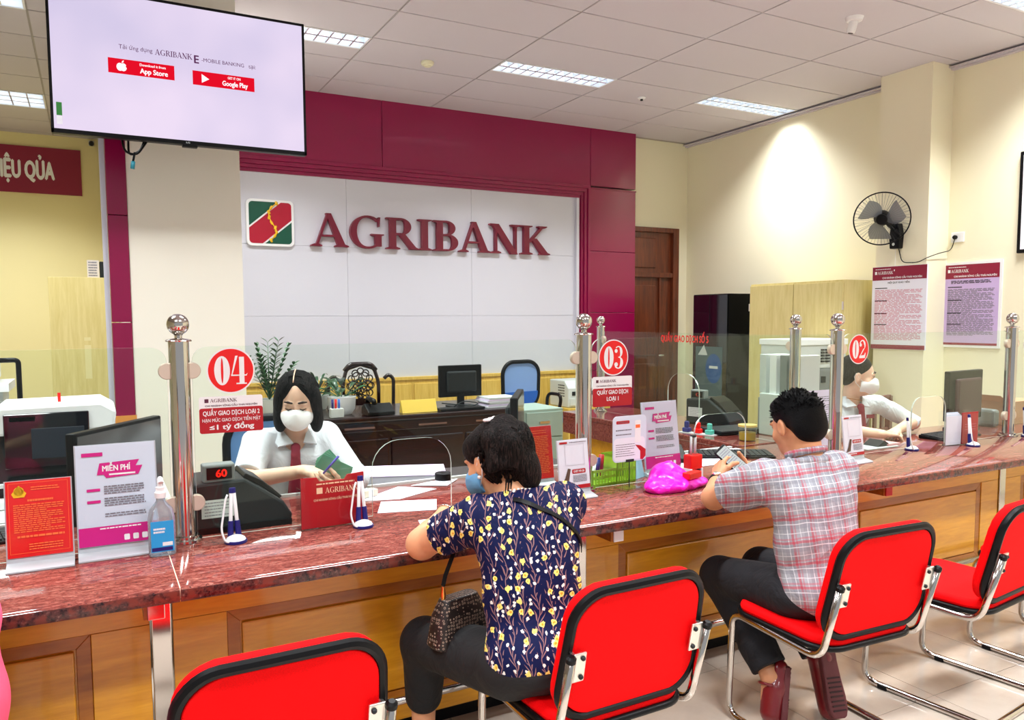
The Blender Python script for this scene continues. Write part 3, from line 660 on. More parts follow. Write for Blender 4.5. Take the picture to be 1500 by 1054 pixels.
# logo plate
t = thing('logo_plate', (0.7055, 2.94, 2.4745), 'square emblem plate, green and crimson with a golden grain spray and white stripes', 'sign')
MB().prism(rrect(.457, .452, .05), -.035, -.001, 'y').build('backing', M_wht, t, bevel=.006)
G_, R_ = mat('emblem_green', (6, 78, 58), .35), mat('emblem_crimson', (170, 8, 42), .35)
def clip(poly, f):                          # half-plane clip, f(x,z) >= 0 kept
    out = []
    for i in range(len(poly)):
        a, b = poly[i], poly[(i + 1) % len(poly)]; fa, fb = f(a), f(b)
        if fa >= 0: out.append(a)
        if fa * fb < 0: w = fa / (fa - fb); out.append((a[0] + (b[0] - a[0]) * w, a[1] + (b[1] - a[1]) * w))
    return out
sq = rrect(.405, .40, .035)
def emblem(parent, sq, s=1.0, y=-.036, M=None, nm=True, dp=.003):
    F = lambda p: (p[1] - p[0] * .83) / s        # stripe runs up to the right
    a = clip(sq, lambda p: F(p) - .135); b = clip(sq, lambda p: -.155 - F(p) ); c = clip(clip(sq, lambda p: .115 - F(p)), lambda p: F(p) + .135)
    return a, b, c
a, b, c = emblem(t, sq)
MB().prism(a, -.039, -.034, 'y').build('green_corner', G_, t); MB().prism(b, -.039, -.034, 'y').build('green_corner', G_, t); MB().prism(c, -.0385, -.034, 'y').build('crimson_band', R_, t)
gp = [(.06, .19), (-.01, .13), (-.02, .07), (.01, .0), (.055, -.06), (.05, -.11), (.0, -.17)]
MB().tube(fillet([(x, -.041, z) for x, z in gp], .06), .006, 6).build('grain_stalk', M_yellowink, t, smooth=True)
for k in range(9):
    w = k / 8 * 5.99; i0 = int(w); fr = w - i0; x = gp[i0][0] * (1 - fr) + gp[i0 + 1][0] * fr; z = gp[i0][1] * (1 - fr) + gp[i0 + 1][1] * fr
    MB().ball((0, 0, 0), (.013, .005, .026), 10, M=Matrix.Translation((x, -.042, z)) @ Matrix.Rotation(.5 if k % 2 else -.5, 4, 'Y')).build('grain', M_yellowink, t, smooth=True)
# raised serif lettering
t = thing('wall_lettering', (1.10, 2.94, 2.268), 'large raised crimson serif capitals across the white panel wall', 'sign')
gl, tw2 = serif_word('AGRIBANK'); S = 2.765 / tw2; LH = .325
ML, MLs = mat('letter_crimson', (108, 6, 38), .4), mat('letter_side', (140, 24, 60), .4)
for gx, ps in gl:
    m = MB()
    for q, pl in enumerate(ps): m.prism([((gx + a) * S, b * LH) for a, b in pl], -.055 - (q % 8) * .0003, -.002, 'y', side=1)
    m.build('letter', [ML, MLs], t)
# rear-left banner
t = tag(thing('wall_banner', (-1.9, YL - .004, 3.345), 'dark red banner with white capitals on the yellow wall at the left edge', 'banner'))
Box('board', (-1.0, .985, -.03, 0, -.275, .275), M_mprint, t); p = MB(); put_text(p, 'HIỆU QỦA', .37, .0, .66, .2, -.032, .06); p.build('lettering', M_wht, t)
t = thing('corner_camera', (-0.79, YL, 3.72), 'tiny security camera high on the yellow wall beside the red banner', 'camera')
MB().box(-.03, .03, -.04, 0, -.03, .03).build('mount', M_lgrey, t, bevel=.004); MB().lathe([(.028, 0), (.03, .06), (.02, .09)], M=Matrix.Translation((0, -.04, 0)) @ Matrix.Rotation(math.pi / 2 + .3, 4, 'X')).build('camera_body', M_black2, t, smooth='auto')
# fan on the pier
t = thing('wall_fan', (5.78, -0.21, 2.29), 'black wall fan with a round wire guard on the cream pier', 'fan')
fax = Vector((-.80, -.56, -.20)).normalized(); fm = Matrix.Translation((-.27, -.02, .13)) @ fax.to_track_quat('Z', 'Y').to_matrix().to_4x4()
MB().prism([(-.05, -.13), (.04, -.13), (.05, -.02), (.03, .1), (-.04, .1), (-.06, 0)], -.07, -.0, 'x').build('base', M_black, t, bevel=.008)
p = MB(); put_poly(p, ellipse(0, -.09, .014, .014, 14), 0, M=Matrix.Translation((-.071, 0, 0)) @ Matrix.Rotation(-math.pi / 2, 4, 'Z')); p.build('dial', M_lgrey, t)
MB().tube([(-.05, 0, .05), (-.18, .03, .15)], .028, 10).build('neck', M_black, t, smooth=True)
MB().lathe([(.02, -.17), (.06, -.155), (.072, -.09), (.068, -.03), (.05, 0.0)], M=fm).build('motor', M_black, t, smooth='auto')
gd = MB(); R_f = .235
for k in range(48):
    a = 2 * math.pi * k / 48; ca, sa = math.cos(a), math.sin(a)
    gd.tube([(.045 * ca, .045 * sa, .075), (.15 * ca, .15 * sa, .07), (.215 * ca, .215 * sa, .045), (R_f * ca, R_f * sa, .0)], .0012, 4, cap=False, M=fm)
    if k % 2 == 0: gd.tube([(R_f * ca, R_f * sa, 0), (.2 * ca, .2 * sa, -.05), (.07 * ca, .07 * sa, -.075)], .0012, 4, cap=False, M=fm)
gd.build('wire_guard', M_black2, t)
MB().tube([(R_f * math.cos(a), R_f * math.sin(a), 0) for a in [2 * math.pi * k / 48 for k in range(48)]], .006, 8, closed=True, M=fm).build('guard_rim', M_black, t, smooth=True)
MB().lathe([(.0, .09), (.045, .085), (.05, .07)][::-1], M=fm).build('hub_badge', M_black, t, smooth='auto')
MB().lathe([(.03, .0), (.03, .05), (.02, .055)], M=fm).build('hub', M_black, t, smooth='auto')
M_blade = mat('smoked_blade', (120, 124, 130), .2, trans=.4)
for k in range(3):
    vs = []; n = 8
    for i in range(n + 1):
        r = .035 + .165 * i / n; hw = .35 + .35 * math.sin(math.pi * min(1, .2 + .7 * i / n))
        for s_ in (-1, 1): a = 2 * math.pi * k / 3 + s_ * hw + .5 * i / n; vs.append((r * math.cos(a), r * math.sin(a), .03 + s_ * .014))
    MB().add(vs, [(2 * i, 2 * i + 1, 2 * i + 3, 2 * i + 2) for i in range(n)], M=fm).build('blade', M_blade, t, smooth=True)
cd = fillet([(5.772, -.22, 2.17), (5.77, -.26, 2.03), (5.765, -.42, 2.02), (5.762, -.515, 2.06), (5.90, -.53, 2.10), (6.05, -.55, 2.13), (6.05, -.58, 2.245)], .05, 6)
tag(MB().tube(cd, .004, 6).build('fan_cord', M_black, None, smooth=True), 'thin black cord running from the wall fan to the white socket', 'cord')
MB().tube([(5.772, -.19, 2.17), (5.772, -.19, 1.98)], .0015, 4).lathe([(.006, 0), (.01, .02), (.004, .04)], (5.772, -.19, 1.945), 8).build('pull_cord', M_wht, t).matrix_parent_inverse = Matrix.Translation((-5.78, .21, -2.29))
t = thing('wall_socket', (XR, -.575, 2.245), 'white wall socket with a black plug on the cream wall', 'socket'); Box('plate', (-.012, 0, -.075, .045, -.045, .045), M_wht, t, bevel=.004); MB().lathe([(.018, 0), (.02, .02), (.012, .035)], M=Matrix.Translation((-.012, -.0, 0)) @ Matrix.Rotation(-math.pi / 2, 4, 'Y')).build('plug', M_black, t, smooth='auto')
# notices on the right wall: local frame has X along -Y world, facing -X
def notice(loc, w, h, label, title, paper, lines, frame):
    t = thing('wall_notice', loc, label, 'poster', rz=-math.pi / 2)
    Box('frame', (-w / 2, w / 2, -.014, 0, -h / 2, h / 2), M_wht if frame else paper, t)
    b = .022 if frame else .002; x0, x1, z0, z1 = -w / 2 + b, w / 2 - b, -h / 2 + b, h / 2 - b
    p = MB(); put_rect(p, x0, x1, z0, z1, -.015); sh = p.build('sheet', paper, t)
    p = MB(); put_rect(p, x0, x1, z1 - .125, z1, -.0155); p.build('header_band', M_mprint, t); p = MB(); put_rect(p, x0, x1, z0, z0 + (.04 if not frame else .02), -.0155); p.build('foot_band', M_mprint, t)
    p = MB(); put_serif(p, 'AGRIBANK', x0 + .055, z1 - .07, .16, .028, -.016); put_rect(p, x0 + .025, x0 + .048, z1 - .07, z1 - .042, -.016); put_text(p, 'CHI NHÁNH SÔNG CẦU THÁI NGUYÊN', 0.03, z1 - .104, w * .72, .016, -.016, .03); put_lines(p, x0 + .03, x0 + .2, z1 - .022, z1 - .024, 1, .006, -.016); tag(p.build('heading', M_wht, t), kind='stuff')
    p = MB(); (put_text(p, title[0], 0, z1 - .15, w * title[1], .015, -.0157, .03) if title[0] else put_lines(p, -w * .35, w * .35, z1 - .145, z1 - .165, 3, .006, -.0157, 2))
    for zz in [z1 - .2 - .0 - (h - .3) * q for q in (0, .25, .5, .72)]: put_rect(p, x0 + .03, x0 + .16, zz - .004, zz + .004, -.0157)
    tag(p.build('print_dark', M_ink, t), kind='stuff'); p = MB(); put_lines(p, x0 + .03, x1 - .03, z1 - .22, z0 + .09, lines, .005, -.0156, seed=3); tag(p.build('print_lines', M_pinkink if not frame else M_grayink, t), kind='stuff')
M_lav = mat('lavender_paper', (200, 176, 220), .6)
notice((5.78, -.238, 1.615), .555, .775, 'white notice with a crimson header and foot band below the wall fan', ('NỘI QUY KHO TIỀN', .4), M_paper, 40, False)
notice((XR, -.735, 1.635), .53, .765, 'framed lilac notice with a crimson header on the wall right of the fan', ('', .25), M_lav, 44, True)
t = thing('framed_board', (XR, -1.55, 2.48), 'black-framed board cut by the right edge of the picture', 'frame'); Box('frame', (-.04, 0, -.45, .43, -.42, .42), M_black, t, bevel=.006); Box('sheet', (-.042, -.038, -.42, .40, -.39, .39), M_paper, t)
# ================================================================ BEHIND THE COUNTER
def wardrobe(name, loc, w, d, h, label, doors=2, rz=0.0, plain=False):   # front on -Y, origin at front-left floor corner
    t = thing(name, loc, label, 'cabinet', rz)
    Box('body', (0, w, .012, d, 0, h), M_ash, t, bevel=.002)
    if plain:
        p = MB(); put_rect(p, w * .5, w * .6, h * .72, h * .735, .0115); put_rect(p, w * .5, w * .6, h * .55, h * .7, .0115); p.build('sticker', mat('cream_sticker', (224, 214, 160), .5), t); return t
    for k in range(doors):
        q = Box('door', (w * k / doors + .004, w * (k + 1) / doors - .004, -.006, .012, .05, h - .02), M_ash, t, bevel=.002)
        hx = w * (k + 1) / doors - .05 if k % 2 == 0 else w * k / doors + .05
        MB().tube([(hx, -.006, 1.05), (hx, -.03, 1.05), (hx, -.03, .93), (hx, -.006, .93)], .006, 6).build('handle', M_steel, q, smooth=True)
        for z in (.3, h - .25): MB().box(w * (k if k % 2 == 0 else k + 1) / doors - .006, w * (k if k % 2 == 0 else k + 1) / doors + .006, -.012, .0, z - .04, z + .04).build('hinge', M_steel, q)
    return t
wardrobe('wardrobe', (5.5, 1.35, 0), 1.2, .5, 1.89, 'pale ash double-door wardrobe against the right wall', 2, -math.pi / 2)
wardrobe('cupboard', (-1.18, 2.5, 0), .49, .45, 1.895, 'plain pale ash cupboard at the left beside the maroon strip', 1, 0, True)
t = thing('small_box', (-.80, 2.62, 1.896), 'small white printed carton on top of the left ash cupboard', 'box'); Box('carton', (-.09, -.0, -.02, .1, 0, .15), mat('printed_carton', (214, 206, 200), .7), t); as_thing(Box('router_box', (.004, .075, -.02, .1, 0, .14), M_black2, None, bevel=.004), t, 'small dark device standing on the left ash cupboard beside a carton', 'device')
p = MB(); put_lines(p, -.08, -.012, .13, .02, 6, .012, -.0205, seed=4); tag(p.build('print', M_grayink, t), kind='stuff')
# black cabinet with a blue poster
t = thing('black_cabinet', (5.40, 2.15, 0), 'black glass-fronted cabinet beside the dark wooden door', 'cabinet', -math.pi / 2)
M_bgl = mat('black_gloss', (8, 8, 18), .06, coat=.5)
Box('body', (0, .573, .01, .6, 0, 1.8), M_black, t)
Box('door', (.01, .28, -.004, .012, .04, 1.79), M_bgl, t, bevel=.002); Box('door', (.286, .563, -.004, .012, .04, 1.79), M_bgl, t, bevel=.002)
p = MB(); put_poly(p, ellipse(.36, .95, .13, .17, 24), -.006); p.build('blue_emblem', mat('blue_print', (20, 80, 140), .4), t)
p = MB(); put_rect(p, .06, .5, .5, 1.2, -.0055); p.build('poster', mat('grey_teal_print', (70, 92, 96), .4), t)
p = MB(); put_rect(p, .29, .43, .95, .98, -.007); put_poly(p, [(.1, 1.1), (.2, 1.22), (.26, 1.1)], -.007); p.build('poster_print', M_lgrey, t)
# executive desk
t = thing('executive_desk', (1.52, 0.80, 0), 'large dark mahogany desk with drawers in the back office', 'desk', -.03)
MB().box(-.88, .82, 0, .85, .735, .78).build('top', M_desk, t, bevel=.012, seg=3)
MB().box(-.86, .80, .02, .06, .66, .735).box(-.86, -.82, .02, .82, .0, .735).box(.76, .80, .02, .82, 0, .735).build('apron', M_desk, t, bevel=.004)
MB().box(-.82, .76, .05, .08, .05, .66).build('modesty_panel', M_desk, t)
for x0, x1 in ((-.80, -.36), (-.34, .28), (.30, .74)): Box('panel', (x0, x1, .035, .055, .12, .60), M_desk, t, bevel=.012)
for x in (-.6, .0, .5): MB().box(x - .12, x + .12, .012, .022, .685, .70).build('glint_bead', mat('desk_glint', (150, 120, 110), .2, .6), t)  # short beads in a pale colour that paints glints on the dark apron
# carved chair behind it
t = thing('carved_chair', (1.30, 1.98, 0), 'dark carved rosewood armchair behind the mahogany desk', 'chair')
M_rose = mat('rosewood', (34, 14, 14), .25, coat=.3)
for s in (-1, 1):
    MB().tube(fillet([(s * .16, .0, .45), (s * .17, .02, .95), (s * .13, .03, 1.08), (s * .06, .03, 1.10), (0, .03, 1.12)], .05), .018, 8).build('back_post', M_rose, t, smooth=True)
    MB().tube(fillet([(s * .30, .0, .45), (s * .31, .0, .98), (s * .26, .0, 1.02), (s * .22, .01, .98)], .04), .018, 8).build('arm', M_rose, t, smooth=True)
    for y in (0, -.42): Box('leg', (s * .27 - .025, s * .27 + .025, y - .025, y + .025, 0, .45), M_rose, t)
Box('seat', (-.31, .31, -.45, .03, .43, .48), M_rose, t, bevel=.008)
MB().tube(fillet([(-.15, .03, 1.06), (-.1, .03, 1.12), (.1, .03, 1.12), (.15, .03, 1.06)], .04), .022, 8).build('crest', M_rose, t, smooth=True)
sp = MB()
for r, n, rad in ((.05, 6, .065), (.03, 12, .1), (.03, 8, .035)):
    for k in range(n): a = 2 * math.pi * k / n; sp.tube([(rad * math.cos(a) + r * math.cos(b), .03, .92 + 1.35 * rad * math.sin(a) + r * math.sin(b)) for b in [2 * math.pi * q / 10 for q in range(10)]], .006, 5, closed=True)
sp.box(-.09, .09, .022, .038, .48, .80); sp.build('fretwork_splat', M_rose, t)
# things on the desk
def monitor(loc, rz, w, h, label, cat='monitor', stand=.12, scr=None, back=False):
    t = thing('monitor', loc, label, cat, rz)
    Box('casing', (-w / 2, w / 2, -.012, .025, stand, stand + h), M_black, t, bevel=.006)
    Box('screen', (-w / 2 + .012, w / 2 - .012, -.0145, -.011, stand + .02, stand + h - .012), scr or mat('dark_screen', (40, 44, 48), .12), t)
    MB().box(-.03, .03, .0, .03, .01, stand + .1).build('neck', M_black, t, bevel=.004); MB().prism(rrect(.24, .17, .06), 0, .012, 'z').build('base', M_black, t, bevel=.003)
    Box('back_shell', (-w / 2 + .06, w / 2 - .06, .025, .055, stand + .04, stand + h - .05), M_black2, t, bevel=.015)
    return t
monitor((1.90, 1.12, .783), math.pi + .02, .40, .27, 'dark computer monitor seen from behind on the mahogany desk', stand=.085)
t = thing('name_plate', (1.44, .93, .782), 'gold name plate on the mahogany desk', 'name plate')
MB().prism([(-.05, 0), (.03, 0), (.0, .10), (-.008, .10)], -.15, .15, 'x').build('block', mat('gold_plate', (232, 196, 66), .4), t); p = MB()
put_lines(p, -.1, .1, .05, .049, 1, .012, 0, 3, M=Matrix.Translation((0, -.031, .0)) @ Matrix.Rotation(-.4, 4, 'X')); put_lines(p, -.09, .09, .08, .03, 2, .004, 0, M=Matrix.Translation((0, -.0305, 0)) @ Matrix.Rotation(-.4, 4, 'X')); tag(p.build('print', M_mprint, t), kind='stuff')
t = thing('desk_phone', (1.10, .92, .782), 'black desk telephone beside the gold name plate', 'telephone'); MB().prism([(-.09, 0), (.09, 0), (.09, .06), (.02, .09), (-.09, .03)], -.11, .11, 'x').build('body', M_black, t, bevel=.008); MB().tube([(-.06, -.09, .09), (-.06, -.08, .115), (-.06, .06, .125), (-.06, .08, .10)], .02, 8).build('handset', M_black, t, smooth=True)
# plants
M_leaf = mat('leaf_dark_green', (26, 66, 34), .35, coat=.2); M_leaf2 = mat('leaf_green', (44, 96, 50), .4)
def leaf(mb, p, d, L, wd, droop=.3, up=Vector((0, 0, 1)), n=5):
    p = Vector(p); d = Vector(d).normalized(); sd = d.cross(up); sd = sd.normalized() if sd.length > .1 else Vector((1, 0, 0)); vs = []; fs = []
    for i in range(n + 1):
        f = i / n; w = wd * math.sin(math.pi * min(1, f * .92 + .06)); q = p + d * L * f - Vector((0, 0, 1)) * droop * L * f * f
        vs += [q - sd * w / 2 + Vector((0, 0, w * .2)), q, q + sd * w / 2 + Vector((0, 0, w * .2))]
    for i in range(n): fs += [(3 * i, 3 * i + 1, 3 * i + 4, 3 * i + 3), (3 * i + 1, 3 * i + 2, 3 * i + 5, 3 * i + 4)]
    mb.add(vs, fs)
def planter(loc, label, kind, r, h, potm):
    t = thing('potted_plant', loc, label, 'plant'); rd = random.Random(hash(kind) % 97 if False else len(kind))
    pot = MB().lathe([(r * .7, 0), (r * .95, h * .3), (r, h * .9), (r * 1.04, h), (r * .9, h), (r * .88, h * .85), (0, h * .85)], n=28).build('pot', potm, t, smooth='auto')
    if kind == 'lily':
        for k in range(22):
            a = rd.uniform(0, 6.28); e = rd.uniform(.2, 1.1); d = (math.cos(a) * math.cos(e), math.sin(a) * math.cos(e), math.sin(e)); m = MB()
            b0 = Vector((math.cos(a) * .03, math.sin(a) * .03, h)); s0 = b0 + Vector(d) * rd.uniform(.03, .12); m.tube([b0, s0], .003, 4); leaf(m, s0, d, rd.uniform(.11, .17), rd.uniform(.05, .075), .5); m.build('leaf', M_leaf if k % 2 else M_leaf2, t, smooth=True)
    elif kind == 'zamia':
        for k in range(9):
            a = 6.28 * k / 9; e = rd.uniform(.9, 1.4); d = Vector((math.cos(a) * math.cos(e), math.sin(a) * math.cos(e), math.sin(e))); L = rd.uniform(.3, .46); m = MB(); b0 = Vector((0, 0, h))
            m.tube([b0, b0 + d * L], [.006, .002], 5)
            for q in range(2, 11):
                c = b0 + d * L * q / 10; s_ = d.cross(Vector((0, 0, 1))).normalized()
                for sg in (-1, 1): leaf(m, c, s_ * sg + d * .9, .07, .026, .1, n=3)
            m.build('frond', M_leaf if k % 2 else M_leaf2, t, smooth=True)
    else:
        for k in range(14):
            a = 6.28 * k / 14 + rd.uniform(-.2, .2); e = rd.uniform(.7, 1.3); m = MB(); leaf(m, (0, 0, h), (math.cos(a) * math.cos(e), math.sin(a) * math.cos(e), math.sin(e)), rd.uniform(.36, .52), .026, .6, n=8); m.build('leaf', M_leaf, t, smooth=True)
    return t
planter((.86, 1.10, .782), 'leafy green plant in a white pot beside the desk telephone', 'lily', .11, .14, M_wht)
planter((.30, 1.10, .80), 'dark fronded plant left of the teller counting money', 'zamia', .11, .13, M_lgrey)
planter((.78, 1.53, .782), 'arching strap-leaved plant behind the head of the teller counting money', 'spider plant', .09, .12, M_lgrey)
t = thing('plant_stand', (.38, 1.24, 0), 'dark wooden side cupboard holding the plants behind the teller', 'cabinet'); Box('body', (-.24, .22, -.24, .26, 0, .77), M_desk, t); Box('top', (-.26, .24, -.26, .28, .77, .80), M_desk, t, bevel=.004)
t = thing('pen_box', (.76, .90, .782), 'acrylic tray of markers beside the white plant pot', 'pen holder'); MB().box(-.05, .05, -.03, .03, 0, .07).build('tray', M_lgrey, t, bevel=.004)
for k, (x, m, cn) in enumerate(((-.03, M_navy, 'navy'), (-.005, M_redplastic, 'red'), (.02, mat('marker_blue', (50, 100, 190), .4), 'bright blue'))): as_thing(MB().tube([(x, 0, .05), (x, .0, .14)], .009, 8).build('marker', m, None, smooth=True), t, cn + ' marker in the tray beside the white plant pot', 'marker', 'markers on the mahogany desk')
t = thing('paper_stack', (2.20, .98, .782), 'untidy stack of papers at the right end of the mahogany desk', 'papers')
for k in range(6): Box('sheet_bundle', (-.16 + .01 * (k % 3), .15 - .008 * (k % 2), -.11, .11 + .005 * k, .014 * k, .014 * k + .012), (M_paper, M_lilac, M_lgrey)[k % 3], t)
t = thing('desk_keyboard', (1.84, .86, .782), 'black keyboard with a curled cable before the desk monitor', 'keyboard'); Box('key_bed', (-.24, .16, -.03, .1, 0, .02), M_black, t, bevel=.004); MB().tube(fillet([(-.1, .02, .03), (0, .06, .07), (.12, .0, .05), (.05, -.02, .03), (-.2, .05, .06)], .06), .005, 5).build('cable', M_black2, t, smooth=True)
# office chair, blue mesh
t = thing('office_chair', (3.10, 2.2, 0), 'blue mesh office swivel chair before the white panel wall', 'chair', .12)
M_blue, M_mesh = mat('blue_fabric', (24, 92, 176), .7), mat('blue_mesh', (128, 160, 210), .6)
bp = rrect(.46, .48, .14, 8); bp = [(x * (1 + .12 * z), z + .0) for x, z in bp]
MB().tube([(x, .02 * 0, z + .84) for x, z in bp], .022, 8, closed=True).build('back_frame', M_black, t, smooth=True); MB().prism([(x * .95, .84 + z * .95) for x, z in bp], -.004, .004, 'y').build('back_mesh', M_mesh, t)
MB().prism([(x * .95, .84 + min(z, -.08) * .95) for x, z in bp], -.014, -.005, 'y').build('lumbar_pad', M_blue, t)
MB().prism(rrect(.48, .46, .1), .46, .54, 'z').build('seat', M_blue, t, smooth='auto', bevel=.025, seg=3, loc=(0, -.26, 0)); MB().tube(fillet([(0, .0, .6), (0, .03, .45), (0, -.2, .43)], .05), .025, 8).build('back_bar', M_black, t, smooth=True)
for s in (-1, 1): MB().tube(fillet([(s * .27, -.1, .5), (s * .29, -.08, .74), (s * .28, -.34, .74), (s * .26, -.3, .5)], .09), .018, 8).build('armrest', M_black, t, smooth=True)
MB().tube([(0, -.26, .46), (0, -.26, .1)], .028, 10).build('gas_lift', M_black, t, smooth=True)
for k in range(5): a = 6.28 * k / 5; MB().tube([(0, -.26, .11), (.28 * math.cos(a), -.26 + .28 * math.sin(a), .07)], .022, 6).ball((.28 * math.cos(a), -.26 + .28 * math.sin(a), .032), .03, 10).build('base_arm', M_black, t, smooth=True)
t = thing('swivel_chair', (-.10, -1.02, 0), 'blue office chair back just showing behind the shoulder of the teller counting money', 'chair')
bo = [(x, z + .84) for x, z in rrect(.44, .42, .12)]
MB().tube([(x, .0, z) for x, z in bo], .02, 8, closed=True).build('back_frame', M_black, t, smooth=True); MB().prism(bo, -.004, .006, 'y').build('back_mesh', mat('steel_blue_mesh', (96, 140, 190), .6), t); MB().prism(rrect(.46, .44, .1), .42, .49, 'z').build('seat', M_blue, t, bevel=.02, loc=(0, -.24, 0)); MB().tube([(0, -.24, .42), (0, -.24, .04)], .028, 8).lathe([(.26, 0), (.2, .03), (.03, .06)], (0, -.24, 0)).build('pedestal', M_black, t, smooth='auto'); MB().tube([(0, .01, .66), (0, .02, .46), (0, -.15, .43)], .02, 8).build('back_bar', M_black, t)
# filing cabinet + small printer
t = thing('filing_cabinet', (2.72, .92, 0), 'low grey-green steel filing cabinet below the blue chair', 'cabinet'); M_gg = mat('grey_green_steel', (150, 170, 160), .45); Box('body', (-.30, .10, 0, .5, 0, .735), M_gg, t, bevel=.004)
for k in range(3): q = Box('drawer', (-.28, .08, -.012, 0, .03 + k * .23, .25 + k * .23), M_gg, t, bevel=.004); Box('pull', (-.15, -.05, -.024, -.012, .15 + k * .23, .17 + k * .23), M_steel, q)
def printer(loc, rz, w, d, h, label, vents=True, m=None):
    t = thing('printer', loc, label, 'printer', rz); m = m or M_lgrey
    MB().prism([(-d / 2, 0), (d / 2, 0), (d / 2, h), (-d / 2 + .08, h), (-d / 2, h * .72)], -w / 2, w / 2, 'x').build('body', m, t, bevel=.012); Box('output_tray', (-w / 2 + .05, w / 2 - .05, -d / 2 - .004, -d / 2 + .02, h * .45, h * .6), M_black2, t); Box('paper_drawer', (-w / 2 + .02, w / 2 - .02, -d / 2 - .012, -d / 2, .02, h * .35), m, t, bevel=.004)
    if vents:
        v = MB()
        for i in range(4):
            for j in range(5): v.box(-w / 2 - .002, -w / 2 + .001, -.12 + i * .035, -.095 + i * .035, h * .4 + j * .03, h * .4 + j * .03 + .012)
        v.build('vent_slots', M_black2, t)
    return t
t = thing('printer_table', (4.02, 2.50, 0), 'yellow wood printer table before the white panel wall', 'table'); Box('top', (-.26, .30, -.2, .3, .5, .53), M_wains, t); Box('side', (-.26, -.22, -.2, .3, 0, .5), M_wains, t); Box('side', (.26, .30, -.2, .3, 0, .5), M_wains, t); Box('back', (-.22, .26, .26, .3, .0, .5), M_doorwood, t)
printer((4.03, 2.57, .532), 0, .46, .40, .30, 'white laser printer left of the second post, before the white wall')
# right-hand office machines
t = thing('machine_stand', (5.12, .05, 0), 'grey steel machine stand below the vented white machine', 'cabinet', 0); Box('body', (-.3, .33, 0, .5, 0, .76), M_grey, t, bevel=.004); Box('door', (-.28, .02, -.012, 0, .05, .74), M_grey, t, bevel=.003); Box('door', (.03, .31, -.012, 0, .05, .74), M_grey, t, bevel=.003)
t = thing('grey_safe', (5.10, .05, .762), 'grey steel safe box standing under the vented white machine', 'safe'); Box('body', (-.26, .3, 0, .45, 0, .29), M_grey, t, bevel=.008); Box('lock', (.0, .05, -.012, 0, .16, .22), M_black2, t); Box('recess', (.12, .25, -.006, .0, .0, .15), M_black2, t)
t = thing('vented_machine', (5.12, .06, 1.053), 'white vented office machine on the grey safe beside the ash wardrobe', 'machine'); Box('body', (-.32, .33, 0, .45, 0, .27), M_lgrey, t, bevel=.012); Box('lid', (-.33, .34, -.012, .46, .22, .275), M_wht, t, bevel=.006)
v = MB()
for i in range(4):
    for j in range(5): v.box(-.02 + i * .06, .02 + i * .06, -.014, 0, .06 + j * .027, .075 + j * .027)
v.build('vent_slots', M_black2, t)
t = thing('file_rack', (2.98, -1.41, .772), 'pale grey upright file rack behind the counting machine on the side counter', 'rack'); Box('plinth', (-.02, .22, -.15, .15, 0, .27), M_lgrey, t, bevel=.006)
for k in range(4): Box('divider', (.0 + .0, .2, -.14 + k * .085, -.085 + k * .085, .27, .52), (M_lgrey, M_grey, M_wht, M_lgrey)[k], t, bevel=.003)
# ledges and desks behind the counter
t = thing('printer_desk', (-1.25, -1.25, 0), 'low white office desk carrying the big black and white printer at left', 'desk'); Box('top', (-.7, .66, -.12, .75, .70, .74), M_lgrey, t); Box('side', (-.7, -.66, -.1, .75, 0, .7), M_lgrey, t); Box('side', (.62, .66, -.1, .75, 0, .7), M_lgrey, t)
t = thing('office_printer', (-1.02, -1.08, .742), 'big black and white passbook printer with a white lid at the left', 'printer')
MB().prism([(-.30, .30), (.22, .31), (.23, .39), (.17, .43), (-.22, .425), (-.30, .36)], 0, .42, 'y').build('lid', M_wht, t, bevel=.012); MB().box(-.29, .22, .01, .41, 0, .31).build('body', M_black2, t, bevel=.008)
Box('front_recess', (-.20, .12, -.012, .02, .16, .395), M_bgl, t, bevel=.004); Box('inner_plate', (-.10, .10, -.016, -.012, .2, .33), mat('ink_blue_plastic', (24, 34, 46), .4), t, bevel=.002); Box('paper_tray', (-.19, .11, -.10, .0, .10, .125), M_black, t, bevel=.004); Box('front_ledge', (-.29, .22, -.06, .01, .0, .04), M_wht, t, bevel=.006); Box('bright_slot', (-.28, .21, -.02, .012, .085, .10), M_lgrey, t); Box('control_tab', (-.18, -.08, -.012, .0, .36, .385), M_wht, t, bevel=.003); Box('red_flag', (.0, .012, .1, .11, .43, .47), M_redplastic, t)
t = thing('rear_machine', (-1.30, -.45, 0), 'white machine with a black pipe arm at the left edge behind the printer', 'machine'); Box('body', (-.25, .03, 0, .3, 0, 1.22), M_lgrey, t, bevel=.01); Box('head', (-.25, .0, -.05, .3, 1.24, 1.38), M_wht, t, bevel=.01); MB().tube(fillet([(0, 0, 1.34), (.1, 0, 1.34), (.1, 0, 1.1)], .02), .012, 8).build('pipe_arm', M_black, t, smooth=True); Box('shelf', (-.25, .06, -.06, .3, 1.19, 1.23), M_wht, t)
